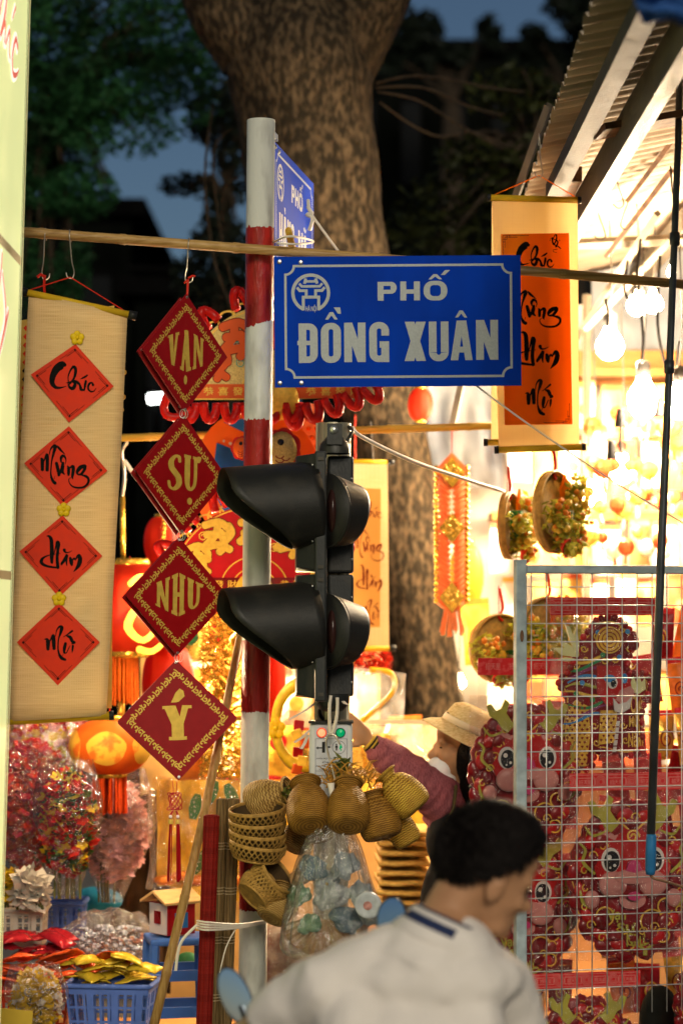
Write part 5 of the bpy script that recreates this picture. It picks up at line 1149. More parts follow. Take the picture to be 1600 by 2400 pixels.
lantern('olive yellow cloth lantern behind the firecracker garland', 1092, 1350, 10.0, .075, .14, lyel, 6, False)
lantern('small red lantern behind the bulb between traffic light and cream scroll', 832, 1150, 9.6, .075, .10, lred, 10, False)
lantern('red lantern peeking below the blue sign beside the trunk', 985, 948, 9.8, .052, .068, lred, 10, False)
cs_ = thing('bamboo_scroll', 'pale cream scroll with orange writing behind the traffic light, beside the trunk', 'scroll', P(862, 1305, 9.15), (0, 0, R(18)))
k = 9.15 / FPX; creamm = slat_mat('cream slats', (.70, .58, .36, 1), (.62, .48, .26, 1), (60, .1, 160, (.74, .62, .42, 1)))
q = [((px - 862) * k * 1.05, (1305 - py) * k) for px, py in ((800, 1082), (908, 1082), (912, 1520), (800, 1520))]; MB().prism(q, 0, .002).build('slat_mat', creamm, cs_)
q2 = [((px - 862) * k * 1.05, (1305 - py) * k) for px, py in ((808, 1145), (892, 1145), (890, 1470), (808, 1470))]; o = MB().prism(q2, -.0015, 0).build('orange_sheet', M('pale orange sheet', (.70, .36, .08, 1), .6, trans=.2), cs_)
m = MB()
for i, (w_, sc_, (ox, oy)) in enumerate(WORDS):
    cx, cy = ((845, 770), (785, 715), (775, 740), (735, 725))[i]
    for j, st_ in enumerate(w_): m.strip(ribbon([((10 + (x - cx) * .11) * k * .9 - .01, (1305 - (1200 + i * 78) - (y - cy) * .11) * k, w * .09 * k) for x, y, w in st_], sub=3), -.002 - 5e-5 * j)
m.build('lettering', darkred, o); rod(cs_, (q[3][0], 0, q[3][1]), (q[2][0], 0, q[2][1]), .010, 'bottom_rod'); rod(cs_, (q[0][0], 0, q[0][1]), (q[1][0], 0, q[1][1]), .008, 'top_rod')

# ---- bleached packets on the stall wall
pk_cols = [M('packet white', (.85, .80, .70, 1), .4, var=.15, vs=12), M('packet yellow', (.82, .52, .12, 1), .4, var=.3, vs=12), M('packet peach', (.80, .38, .14, 1), .4, var=.2, vs=12), M('packet red', (.55, .10, .04, 1), .4, var=.3, vs=12)]
fclear = film('packet cellophane', (1, 1, 1, 1), .10, .1)
rg = random.Random(21); i = 0
ORD = 'first second third fourth fifth sixth seventh eighth ninth tenth eleventh twelfth'.split()
for row, py in enumerate((960, 1090, 1290, 1420, 1640, 1780)):
    for px in range(1180 + (row % 2) * 30, 1660, 62):
        d = 10.55 + rg.uniform(-.1, .15); c = P(px + rg.uniform(-8, 8), py + rg.uniform(-14, 14), d); w_, h_ = rg.uniform(.045, .06), rg.uniform(.085, .11)
        pk_ = rg.choice((0, 0, 0, 1, 1, 2, 3)); pm_ = pk_cols[pk_]; cnt_ = (px - 1180) // 62
        t = thing('gift_packet', '%s gift packet on the glaring stall wall, %s in the %s row down' % (('white', 'yellow', 'peach', 'red')[pk_], ORD[cnt_], ORD[row]), 'packet', c, (0, 0, rg.uniform(-.4, .4)), 'bleached packets on the stall wall')
        m = MB(); vs = []
        for b_ in range(7):
            for a_ in range(5):
                u, v = a_ / 4 - .5, b_ / 6 - .5; vs.append((u * 2 * w_, -.03 * math.cos(u * 3) * math.cos(v * 3) + .006 * mnoise.noise(Vector((u * 6, v * 6, i))), v * 2 * h_))
        m.add(vs, [(b_ * 5 + a_, b_ * 5 + a_ + 1, b_ * 5 + a_ + 6, b_ * 5 + a_ + 5) for b_ in range(6) for a_ in range(4)]); m.build('pouch', pm_, t, True)
        MB().box((0, 0, h_ + .012), (w_ * 2, .004, .024)).build('header', pk_cols[3 if rg.random() < .4 else 1], t)
        if rg.random() < .6: o = MB().poly(circle(0, -.01, w_ * .5, 12), -.034).build('print_dot', pk_cols[rg.choice((2, 3))], t)
        i += 1

# ---- red and gold goods packed behind the dragons
gd_m = [M('goods red foil', (.24, .008, .010, 1), .3, var=.4, vs=18, bump=.5, bs=30, coat=.6), M('goods gold foil', (.66, .38, .06, 1), .3, .4, var=.4, vs=18, bump=.5, bs=30), M('goods orange foil', (.70, .16, .02, 1), .35, var=.4, vs=18, bump=.5, bs=30)]
rg = random.Random(77)
for row, py in enumerate((1500, 1610, 1720, 1830, 1950, 2070, 2190, 2310)):
    for c_, px in enumerate(range(1225 + (row % 2) * 30, 1640, 66)):
        if (row < 2 and px < 1500) or (1325 < px < 1400 and row > 2): continue
        k_ = rg.choice((0, 0, 0, 1, 2)); c = P(px + rg.uniform(-10, 10), py + rg.uniform(-14, 14), 8.15 + rg.uniform(-.08, .08)); w_, h_ = rg.uniform(.036, .05), rg.uniform(.07, .09)
        t = thing('foil_packet', '%s foil packet packed behind the bagged dragons, %s along the %s row down' % (('red', 'gold', 'orange')[k_], ORD[c_], ORD[row]), 'packet', c, (rg.uniform(-.2, .2), rg.uniform(-.2, .2), rg.uniform(-.4, .4)), 'foil packets behind the dragons'); vs = []
        for b_ in range(7):
            for a_ in range(6): u, v = a_ / 5 - .5, b_ / 6 - .5; vs.append((u * 2 * w_, -.03 * math.cos(u * 3) * math.cos(v * 3) + .012 * mnoise.noise(Vector((u * 6 + px, v * 6, row))), v * 2 * h_))
        MB().add(vs, [(b_ * 6 + a_, b_ * 6 + a_ + 1, b_ * 6 + a_ + 7, b_ * 6 + a_ + 6) for b_ in range(6) for a_ in range(5)]).build('pouch', gd_m[k_], t, True); MB().box((0, .003, h_ + .01), (w_ * 2, .004, .02)).build('header', headm, t); lines('swirl_pattern', [[(math.cos(q_) * w_ * .6 * (1 - q_ / 12), math.sin(q_) * w_ * .8 * (1 - q_ / 12)) for q_ in [e_ * .8 for e_ in range(13)]]], w_ * .12, -.046, dgold if k_ == 0 else dred, t, 1, 2)

# ---- small paper ornaments crowding the bright stall
rg = random.Random(5); om = [M('ornament orange', (.80, .30, .05, 1), .5, var=.3, vs=20, trans=.3), M('ornament gold', (.80, .50, .10, 1), .35, .3, var=.3, vs=30), M('ornament white', (.80, .74, .62, 1), .5, var=.2, vs=20, trans=.3), M('ornament red', (.60, .08, .02, 1), .5, var=.3, vs=20, trans=.3)]
for i in range(34):
    px, py = 1385 + (i % 9) * 27 + rg.uniform(-8, 8), 990 + (i // 9) * 92 + rg.uniform(-22, 22); k_ = rg.choice((0, 0, 1, 1, 2, 3)); r_ = rg.uniform(.022, .038)
    t = thing('paper_ornament', '%s paper ornament crowding the glaring stall, %s across in the %s tier' % (('orange', 'gold', 'white', 'red')[k_], ORD[i % 9], ORD[i // 9]), 'paper ornament', P(px, py, 9.85 + rg.uniform(-.15, .2)), (rg.uniform(-.2, .2), rg.uniform(-.2, .2), rg.uniform(0, 3)), 'paper ornaments in the bright stall'); vs = []; n = 16
    prof = ((.2, 1.15), (.75, .8), (1, .25), (.95, -.3), (.6, -.85), (.2, -1.1)); 
    for a_, z_ in prof:
        for j in range(n): q_ = r_ * a_ * (1 + .16 * (j % 2)); vs.append((math.cos(6.2832 * j / n) * q_, math.sin(6.2832 * j / n) * q_, z_ * r_))
    MB().add(vs, [(u * n + j, u * n + (j + 1) % n, (u + 1) * n + (j + 1) % n, (u + 1) * n + j) for u in range(5) for j in range(n)]).build('pleated_body', om[k_], t)
    m = MB()
    for q in range(7): x_ = rg.uniform(-.3, .3) * r_; m.tube([(x_ * .4, 0, -r_), (x_, rg.uniform(-.3, .3) * r_, -r_ * rg.uniform(2.2, 2.8))], .0022, 4)
    m.build('tassel_thread', om[(k_ + 1) % 4], t); MB().tube([(0, 0, r_), (0, 0, r_ * 3)], .0015, 4).build('hanging_string', redcord, t)

# ================================================================ new-year fans behind the striped pole
tubr = M('red plush tube', (.52, .012, .008, 1), .38, var=.15, vs=20, coat=.25, trans=.12); fgold = M('gold glitter card', (.52, .37, .12, 1), .4, .35, var=.25, vs=160); fred = M('red fan card', (.42, .006, .010, 1), .4, var=.08, vs=30)
ored = M('orange red character', (.70, .10, .012, 1), .45); fteal = M('teal print', (.06, .3, .24, 1), .5); fyel = M('yellow line', (.72, .44, .06, 1), .4, .2, var=.15, vs=80)
def loop(t, x, z, ang, L_, w_, r_, mat=None, sc=1):
    """a U of tube standing off the fan edge"""
    u = Vector((math.cos(ang), math.sin(ang))); v = Vector((-u.y, u.x)); pts = []
    for i in range(13):
        a = math.pi * i / 12; pts.append((x + v.x * math.cos(a) * w_ + u.x * math.sin(a) * L_, -.004 + .004 * math.sin(i), z + v.y * math.cos(a) * w_ + u.y * math.sin(a) * L_))
    o = MB().tube(pts, r_, 10).build('tube_loop', mat or tubr, t, True); return o
def blob_char(cx, cz, s, seed):
    """a plump auspicious character drawn as rounded strokes"""
    rg = random.Random(seed); out = []
    for q in ([(-.8, .7), (.1, .95), (.7, .6)], [(-.1, .9), (-.2, .2), (-.8, -.5)], [(-.7, .15), (.2, .25), (.8, .1)], [(.15, .3), (.4, -.4), (.1, -.95)], [(-.6, -.55), (.1, -.45), (.75, -.75)], [(.6, .75), (.75, .3), (.5, -.1)]):
        out.append([(cx + (x + rg.uniform(-.08, .08)) * s, cz + (z + rg.uniform(-.08, .08)) * s, s * .46) for x, z in q])
    return out
def fan(label, px, py, d, rad, a0, a1, base, edge, charm, seed, rib):
    s = d / FPX; t = thing('paper_fan', label, 'fan ornament', P(px, py, d), (0, 0, 0)); r = rad * s; n = 40
    arc = [(r * math.cos(a0 + (a1 - a0) * i / n), r * math.sin(a0 + (a1 - a0) * i / n)) for i in range(n + 1)]
    hub = .22 * r
    inner = [(hub * math.cos(a1 + (a0 - a1) * i / 10), hub * math.sin(a1 + (a0 - a1) * i / 10)) for i in range(11)]
    MB().prism(arc + inner, -.004, .004).build('fan_leaf', base, t)
    m = MB(); K = 17
    for i in range(K):
        a = a0 + (a1 - a0) * (i + .5) / K
        m.strip(ribbon([(r * math.cos(a + q) * e, r * math.sin(a + q) * e) for q, e in ((-.10, 1.0), (-.07, 1.05), (0, 1.075), (.07, 1.05), (.10, 1.0))], 4.5 * s, sub=3), -.0045)
    m.strip(ribbon([(x * .975, z * .975) for x, z in arc], 3.2 * s, smooth=False), -.0047, 0)
    m.strip(ribbon([(x * .40, z * .40) for x, z in arc], 3 * s, smooth=False), -.0047, 0); m.strip(ribbon([(x * .27, z * .27) for x, z in arc], 3 * s, smooth=False), -.0047, 0)
    for e in (a0, a1): m.strip(ribbon([(hub * math.cos(e), hub * math.sin(e)), (r * math.cos(e), r * math.sin(e))], 5 * s, smooth=False, rnd=False), -.0048, 0)
    m.build('edge_pattern', edge, t)
    band = MB()
    for i in range(4):
        for sd in (0, 1):
            x0 = (-.78 + i * .155) * r if sd == 0 else (.3 + i * .155) * r
            put_text(band, '恭喜發財'[i], x0, x0 + .11 * r, .035 * r, .125 * r, -.0062, .015)
    o = MB().box((-.5 * r, -.0045, .08 * r), (.72 * r, .002, .15 * r)).build('banner_band', ored if base is fgold else dred, t); MB().box((.5 * r, -.0045, .08 * r), (.72 * r, .002, .15 * r)).build('banner_band', ored if base is fgold else dred, t)
    band.build('lettering', fyel, t)
    for k, (cx, cz, sz) in enumerate(((-.42, .62, .19), (-.66, .36, .17), (0, .66, .2), (.42, .6, .19), (.66, .34, .16))):
        m = MB(); mo = MB()
        for i, q in enumerate(blob_char(cx * r, cz * r, sz * r, seed + k)): m.strip(ribbon(q, sub=4), -.0058 - 4e-5 * i); mo.strip(ribbon([(x, z, w * 1.25) for x, z, w in q], sub=4), -.005 - 4e-5 * i)
        mo.build('character_outline_edge', darkred, t); m.build('character_print', charm, t)
    m = MB(); rg = random.Random(seed)
    for k in range(6):
        cx, cz = rg.uniform(-.8, .8) * r, rg.uniform(.25, .8) * r; m.strip(ribbon([(cx + math.cos(a) * .06 * r * (1 - a / 14), cz + math.sin(a) * .06 * r * (1 - a / 14)) for a in [i * .7 for i in range(14)]], 2.4 * s, smooth=False), -.0053 - 3e-5 * k)
    m.build('cloud_print', fteal if base is fgold else fyel, t)
    MB().lathe([(.0001, -.02), (hub * .5, -.018), (hub, -.01), (hub * 1.05, 0)], 24, Matrix.Rotation(R(-90), 4, 'X')).build('hub_rosette', edge, t, True)
    K = rib
    for i in range(K):
        a = a0 + (a1 - a0) * (i + .5) / K; loop(t, r * 1.03 * math.cos(a), r * 1.03 * math.sin(a), a, .060, .022, .0155)
    return t, s, r
t, s, r = fan('gold fan ornament with orange red characters and red tube loops behind the striped pole', 650, 935, 8.0, 222, R(180), R(2), fgold, fyel, ored, 3, 9)
for i in range(7): loop(t, (-205 + i * 48) * s, -10 * s, R(-92 + i * 1.0), .056, .022, .0155)
for i in range(5): loop(t, (35 + i * 44) * s, (2 - 24 + i * 14) * s, R(-80 + i * 6), .062, .023, .0155)
loop(t, -222 * s, 0, R(-135), .075, .045, .014)
t, s, r = fan('red fan ornament with gold characters half behind the lower visor', 596, 1385, 8.05, 200, R(166), R(14), fred, fyel, fyel, 8, 7)
for i in range(4): loop(t, (-110 + i * 60) * s, 0, R(-100 + i * 8), .054, .021, .0155)
# big orange and blue paper disc
bluec = M('bright blue card', (.01, .11, .42, 1), .45, var=.08, vs=20); orc = M('orange card', (.72, .13, .015, 1), .45, var=.06, vs=20)
t = thing('paper_disc', 'orange paper disc with blue petals behind the striped pole', 'paper ornament', P(600, 1120, 8.3)); s = 8.3 / FPX
MB().prism(circle(0, 0, 150 * s, 48, 165 * s), 0, .006).build('disc', orc, t)
for i, q in enumerate(([(-92, 82), (20, 40), (20, -150), (-60, -110), (-105, -20)], [(-75, 130), (30, 150), (30, 85), (-40, 112)])):
    MB().prism([(x * s, z * s) for x, z in q], -.004 - i * .001, -.0005).build('blue_petal', bluec, t)
m = MB()
for x, z, r_ in ((-70, -30, 4), (-62, -32, 3), (-75, 86, 3), (-60, 80, 4)): m.poly(circle(x * s, z * s, r_ * s, 8), -.0065)
m.build('star_dot', dwht, t)
# honeycomb charm beside it
hc = M('peach honeycomb', (.78, .30, .14, 1), .5, var=.1, vs=14, trans=.3); t = thing('honeycomb_charm', 'peach paper honeycomb with red cells between pole and traffic light', 'paper ornament', P(695, 1010, 8.5)); s = 8.5 / FPX
MB().prism([(-60 * s, 60 * s), (62 * s, 65 * s), (60 * s, -160 * s), (-62 * s, -160 * s)], 0, .005).build('backing', hc, t)
for i in range(9):
    for j in range(6): MB().ball(((-48 + j * 19 + (i % 2) * 9) * s, -.004, (48 - i * 21) * s), (.0085, .007, .008), 8, 5).build('cell', ored, t, True)
# fish charms on the fan
for lab, px, py, d, k in (('plump gold fish charm right of the striped pole above the upper visor', 660, 1055, 7.9, 1.0), ('small red flower charm left of the striped pole above the upper visor', 566, 1050, 7.9, .55)):
    t = thing('fish_charm', lab, 'charm', P(px, py, d)); s = d / FPX * k
    MB().ball((0, 0, 0), (36 * s, .014, 44 * s), 18, 10).build('body', fgold if k == 1 else ored, t, True); MB().prism(wob(0, 0, 42 * s, 48 * s, 7, .12), .004, .010).build('fin_rim', tubr, t)
    MB().ball((-2 * s, -.013, 18 * s), (8 * s, .004, 8 * s), 10, 6).build('eye', dblk, t, True); m = MB()
    for q in range(5): m.strip(ribbon([(math.cos(a) * 10 * s + (q % 2) * 14 * s - 4 * s, -12 * s - q * 5 * s + math.sin(a) * 8 * s) for a in (3.4, 4, 4.7, 5.4, 6)], 2.5 * s, sub=3), -.0155 - q * 1e-4)
    m.build('scale_pattern', dred, t)

# ================================================================ lanterns over the left stall
t = lantern('tall red silk lantern with gold print and orange fringe behind the bamboo scroll', 305, 1425, 8.7, .165, .165, lred, 12, False, prnt=None, hang=.02)
m = MB(); s = 8.7 / FPX
for q in ([(20, -5, 16), (5, -45, 20), (40, -75, 14), (75, -40, 12)], [(10, 55, 14), (40, 70, 18), (90, 40, 12)], [(25, 20, 12), (55, 30, 14), (85, 0, 10)], [(30, -95, 16), (60, -100, 14), (95, -70, 10)]):
    lr = ribbon([(x * s, z * s, w * s) for x, z, w in q], sub=4); vs = []
    for a, b in lr:
        for p in (a, b): vs.append((p[0], -math.sqrt(max(.0004, .168 ** 2 - p[0] ** 2)) * 1.0, p[1]))
    m.add(vs, [(2 * i, 2 * i + 1, 2 * i + 3, 2 * i + 2) for i in range(len(lr) - 1)])
m.build('gold_character_print', fyel, t, True)
m = MB(); rg = random.Random(4)
for q in range(70): a = rg.uniform(0, 6.28); rr = .058 * math.sqrt(rg.uniform(.1, 1)); m.tube([(-.03 + math.cos(a) * rr, math.sin(a) * rr, -.175), (-.03 + math.cos(a) * rr * 1.04, math.sin(a) * rr, -.33 - rg.uniform(0, .02))], .004, 4)
m.build('tassel_fringe', M('orange fringe', (.70, .14, .012, 1), .5, var=.2, vs=60, trans=.25), t)
MB().tube([(-.03, -.005, -.33), (-.032, -.005, -.41)], .014, 6).build('gold_charm', fg, t, True)
MB().tube([(-.025, 0, .17), (-.028, 0, .40)], .0095, 8).build('hanger_rod', fg, t, True); MB().tube(catmull([(-.028, 0, .4), (-.02, 0, .48), (-.03, 0, .56), (-.01, -.01, .60), (-.035, -.02, .615)], 4), .006, 6).build('hook', wire, t, True)
MB().tube([(-.02, -.004, .53), (.03, -.01, .46)], .007, 6).build('plastic_tie', cord, t); 
lantern('round orange lantern with gold painted panels above the pink flowers', 258, 1750, 8.35, .142, .098, M('orange lantern silk', (.72, .15, .015, 1), .5, var=.15, vs=9, trans=.35), 8, True, prnt=M('gold painted panel', (.74, .46, .05, 1), .5, vs=26, col2=(.70, .16, .02, 1), c2=(.50, .62), trans=.3), hang=.12, tl_=.125)
lantern('plain red lantern behind the NHU diamond, low', 395, 1600, 9.0, .10, .155, lred, 10, False)
lantern('red lantern behind the SU diamond beside gold beads', 380, 1270, 9.2, .07, .10, lred, 10, False)
lantern('red lantern behind the lower visor, right of the striped pole', 640, 1600, 9.3, .05, .16, lred, 8, False)
bd = thing('bead_string', 'string of gold beads hanging behind the NHU diamond', 'beads', P(384, 1215, 8.9))
for i in range(9): MB().ball((.002 * math.sin(i), 0, -.017 * i), .0085, 8, 6).build('bead', fg, bd, True)
# tinsel
def tinsel(label, px0, py0, px1, py1, d, n, mat, seed, sz=.02):
    rg = random.Random(seed); a, b = P(px0, py0, d), P(px1, py1, d); m = MB()
    for _ in range(n):
        p = Vector((rg.uniform(a.x, b.x), d + rg.uniform(-.06, .06), rg.uniform(b.z, a.z))); e = Euler((rg.uniform(-1, 1), rg.uniform(-1, 1), rg.uniform(0, 6.3))).to_matrix()
        w_ = sz * rg.uniform(.5, 1.2); q = [p + e @ Vector(k) for k in ((-w_, 0, -.0022), (w_, 0, -.0022), (w_, .003, .0022), (-w_, .003, .0022))]; m.add(q, [(0, 1, 2, 3)])
    m.tube([(a.x * .5 + b.x * .5, d, a.z + .05), (a.x * .5 + b.x * .5, d, b.z)], .003, 5)
    return tag(m.build('tinsel_fringe', mat), label, 'tinsel')
tins = M('gold tinsel foil', (.80, .52, .08, 1), .22, .9); tinr = M('red tinsel foil', (.6, .04, .02, 1), .22, .8)
tinsel('gold tinsel curtain behind the leaning bamboo stick', 470, 1440, 572, 1900, 8.8, 2600, tins, 1)
tinsel('gold tinsel strand beside the striped pole at basket height', 470, 1900, 540, 2010, 8.8, 500, tins, 5)
tinsel('short red tinsel under the cream scroll', 815, 1525, 915, 1575, 9.4, 500, tinr, 2)

# ================================================================ gold packets behind everything (wall of goods)
MB_back = thing('display_board', 'tan display board carrying gold packets behind the baskets', 'board', (0, 0, 0))
a, b = P(330, 1440, 10.0), P(890, 2560, 10.0); MB().box(((a.x + b.x) / 2, 10.0, (a.z + b.z) / 2), (b.x - a.x, .03, a.z - b.z)).build('panel', M('tan board', (.45, .27, .09, 1), .6, var=.2, vs=6), MB_back)
foil = M('crumpled gold foil', (.78, .50, .10, 1), .28, .75, var=.2, vs=20, bump=1.0, bs=26); foily = M('yellow packet print', (.75, .45, .05, 1), .4, var=.35, vs=16, bump=.5, bs=30); foilo = M('orange packet print', (.72, .22, .03, 1), .4, var=.35, vs=16, bump=.5, bs=30); foilw = M('pale cellophane packet', (.72, .60, .40, 1), .25, var=.25, vs=14, bump=.8, bs=30)
rg = random.Random(8); gi = 0
for row, py in enumerate((1500, 1640, 1770, 1900, 2030)):
    for px in range(440 + (row % 2) * 35, 1130, 74):
        if (880 < px < 1075 and py < 1720) or (py > 2000 and px > 640): continue
        d = 9.75 + rg.uniform(-.1, .1); c = P(px + rg.uniform(-12, 12), py + rg.uniform(-18, 18), d); w_, h_ = rg.uniform(.055, .072), rg.uniform(.10, .125)
        gm_ = rg.randrange(6); cnt_ = (px - 440) // 74
        t = thing('gold_packet', '%s packet on the board behind the baskets, %s along the %s row' % (('gold foil', 'crumpled gold', 'yellow printed', 'bright yellow', 'orange printed', 'pale cellophane')[gm_], ORD[cnt_], ORD[row]), 'packet', c, (rg.uniform(-.2, .2), rg.uniform(-.12, .12), rg.uniform(-.5, .5)), 'gold packets behind the baskets')
        vs = []
        for b_ in range(9):
            for a_ in range(7):
                u, v = a_ / 6 - .5, b_ / 8 - .5; vs.append((u * 2 * w_, -.04 * math.cos(u * 3) * math.cos(v * 3) + .016 * mnoise.noise(Vector((u * 7 + gi, v * 7, gi))), v * 2 * h_))
        MB().add(vs, [(b_ * 7 + a_, b_ * 7 + a_ + 1, b_ * 7 + a_ + 8, b_ * 7 + a_ + 7) for b_ in range(8) for a_ in range(6)]).build('pouch', (foil, foil, foily, foily, foilo, foilw)[gm_], t, True)
        MB().box((0, .004, h_ + .012), (w_ * 2, .004, .026)).build('header', rg.choice((foilo, foilw, headm)), t)
        if rg.random() < .7: m = MB(); m.poly(circle(rg.uniform(-.01, .01), rg.uniform(-.03, .03), w_ * .55, 14), -.058); m.build('print_dot', rg.choice((foilo, dgrn, foilw, dbrt)), t)
        gi += 1
# hoop fan with flower, red packet string, clear bag by the trunk
t = thing('hoop_fan', 'yellow round hoop with a paper flower between pole and button box', 'hoop ornament', P(712, 1700, 8.3), (0, 0, R(-20))); s = 8.3 / FPX
MB().lathe([(62 * s, -.006), (80 * s, -.008), (82 * s, .004), (62 * s, .004), (62 * s, -.006)], 40, Matrix.Rotation(R(90), 4, 'X') @ Matrix.Diagonal((1, 1.35, 1, 1))).build('hoop', M('yellow hoop', (.55, .38, .02, 1), .5, var=.2, vs=30), t, True)
MB().lathe([(81 * s, -.009), (85 * s, -.004), (81 * s, .005)], 40, Matrix.Rotation(R(90), 4, 'X') @ Matrix.Diagonal((1, 1.35, 1, 1))).build('hoop_rim', trayw, t, True)
o = flower(t, -66 * s, -8 * s, .036, -.012)
t = thing('lucky_packet_string', 'string of red and yellow lucky packets beside the button box', 'packet string', P(706, 1790, 8.2)); rg = random.Random(3)
for i in range(11):
    o = MB().box((0, 0, 0), (.035, .012, .035)).build('packet', (dbrt, foily, ored)[i % 3], t); o.location = (rg.uniform(-.016, .016), rg.uniform(-.012, .012), .13 - i * .03); o.rotation_euler = (rg.uniform(-.3, .3), rg.uniform(-.6, .6), rg.uniform(-.5, .5)); bevel(o, .004)
t = thing('clear_bag', 'clear flat plastic bag with yellow hook shape hanging before the trunk', 'plastic bag', P(885, 1640, 8.9)); s = 8.9 / FPX
sheet('bag_film', [Vector((-70 * s, 0, 78 * s)), Vector((66 * s, 0, 62 * s)), Vector((60 * s, 0, -60 * s)), Vector((-70 * s, 0, -70 * s))], film('hazy bag', (1, 1, 1, 1), .10, .12, .16), None, None, amp=.02, parent=t)
MB().tube(catmull([(-20 * s, .01, 70 * s), (30 * s, .01, 62 * s), (36 * s, .01, 20 * s), (-20 * s, .01, -35 * s), (-50 * s, .01, -60 * s)], 5), .010, 8).build('yellow_handle', M('yellow plastic', (.75, .48, .02, 1), .3, trans=.2), t, True)
t = thing('clear_bag', 'long shiny clear bag of gold goods behind the reaching arm', 'plastic bag', P(975, 1760, 8.9)); s = 8.9 / FPX
sheet('bag_film', [Vector((-110 * s, 0, 70 * s)), Vector((150 * s, 0, 62 * s)), Vector((150 * s, 0, -90 * s)), Vector((-110 * s, 0, -90 * s))], film('shiny bag', (1, .95, .85, 1), .2, .08), None, None, amp=.04, parent=t, n=30)
MB().box((20 * s, -.004, 68 * s), (262 * s, .004, 10 * s)).build('bag_header', M('cream header', (.7, .6, .4, 1), .5), t)
straw = M('straw mat', (.60, .38, .09, 1), .7, vs=40, st=(1, 1, 4), col2=(.42, .24, .05, 1), bump=.5, bs=90)
for i in range(9):
    m = MB(); n = 14; d = 8.35; h = .0175; w0 = W(62, d); vs = []
    for j in range(n + 1):
        x = -w0 + 2 * w0 * j / n; e = .004 * mnoise.noise(Vector((x * 20, i, 0)))
        for y, z in ((-.12, -h / 2), (-.135, 0), (-.12, h / 2), (.2, h / 2), (.2, -h / 2)): vs.append((x, y + e * 2, z + e))
    m.add(vs, [(j * 5 + q, j * 5 + (q + 1) % 5, (j + 1) * 5 + (q + 1) % 5, (j + 1) * 5 + q) for j in range(n) for q in range(5)] + [(4, 3, 2, 1, 0), tuple(n * 5 + q for q in range(5))])
    o = m.build('straw_mat', straw, None, True); o.location = P(945, 1948 + i * 23, d + .1); o.rotation_euler = (0, rg.uniform(-.02, .02), rg.uniform(-.06, .06))
    tag(o, 'folded straw mat beside the woman, %s from the top of the stack' % ORD[i], 'straw mat', 'stack of straw mats')
t = thing('trestle_table', 'low table under the stack of straw mats', 'table', P(945, 2170, 8.45)); MB().box((0, .1, -.02), (.5, .5, .03)).build('top', orange_wood, t)
for sx in (-1, 1):
    for sy in (-.1, .3): MB().box((sx * .22, sy, -.035 - (P(945, 2170, 8.45).z - .155) / 2), (.04, .04, P(945, 2170, 8.45).z - .155)).build('leg', orange_wood, t)

# ================================================================ cluster of little woven baskets on the poles
def wov(name, c1, c2, fz=150, na=26):
    """coil weave: splints over and under round the basket's own axis"""
    m = M(name, c1, .55, vs=30, col2=c2, c2=(.35, .65), bump=.2, bs=160); t = m.node_tree; N = t.nodes; L = t.links; bs = N['Principled BSDF']; src = bs.inputs['Base Color'].links[0].from_socket
    def mth(op, x, y=None):
        n = N.new('ShaderNodeMath'); n.operation = op
        for i, v in enumerate((x, y)):
            if v is None: continue
            if isinstance(v, (int, float)): n.inputs[i].default_value = v
            else: L.new(v, n.inputs[i])
        return n.outputs[0]
    tc = N.new('ShaderNodeTexCoord'); sp = N.new('ShaderNodeSeparateXYZ'); L.new(tc.outputs['Object'], sp.inputs[0])
    an = mth('MULTIPLY', mth('ARCTAN2', sp.outputs[1], sp.outputs[0]), na); zz = mth('MULTIPLY', sp.outputs[2], fz * math.pi * 2)
    rad = mth('MULTIPLY', mth('SQRT', mth('ADD', mth('POWER', sp.outputs[0], 2.0), mth('POWER', sp.outputs[1], 2.0))), fz * math.pi * 1.2)
    w = mth('SINE', mth('ADD', mth('ADD', zz, rad), mth('MULTIPLY', mth('SINE', an), .9))); k = mth('MULTIPLY', mth('ADD', w, 1.0), .5)
    mx = N.new('ShaderNodeMix'); mx.data_type = 'RGBA'; mx.blend_type = 'MULTIPLY'; inv = mth('SUBTRACT', 1.0, k); L.new(mth('POWER', inv, 1.5), mx.inputs[0]); L.new(src, mx.inputs[6]); mx.inputs[7].default_value = (.30, .22, .13, 1); L.new(mx.outputs[2], bs.inputs['Base Color'])
    bp = N.new('ShaderNodeBump'); bp.inputs['Strength'].default_value = .8; bp.inputs['Distance'].default_value = .002; L.new(k, bp.inputs['Height']); L.new(bp.outputs[0], bs.inputs['Normal'])
    return m
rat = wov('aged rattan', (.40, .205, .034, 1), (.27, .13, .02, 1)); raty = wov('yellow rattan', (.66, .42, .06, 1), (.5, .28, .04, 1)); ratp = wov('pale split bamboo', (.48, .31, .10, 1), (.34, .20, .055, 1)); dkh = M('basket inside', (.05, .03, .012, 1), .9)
splint = M('bowl splint', (.33, .185, .045, 1), .5, var=.3, vs=60)
def woven(mb, prof, n, rows, amp, mx=None):
    pr_ = catmull(prof, max(1, rows // (len(prof) - 1))); vs = []
    for i, (r_, z) in enumerate(pr_):
        for j in range(n):
            a = 2 * math.pi * j / n; k = r_ + amp * (1 if (i // 2 + j // 2) % 2 else -1) * (1 if i % 2 else .4)
            v = Vector((k * math.cos(a), k * math.sin(a), z)); vs.append(mx @ v if mx else v)
    return mb.add(vs, [(i * n + j, i * n + (j + 1) % n, (i + 1) * n + (j + 1) % n, (i + 1) * n + j) for i in range(len(pr_) - 1) for j in range(n)])
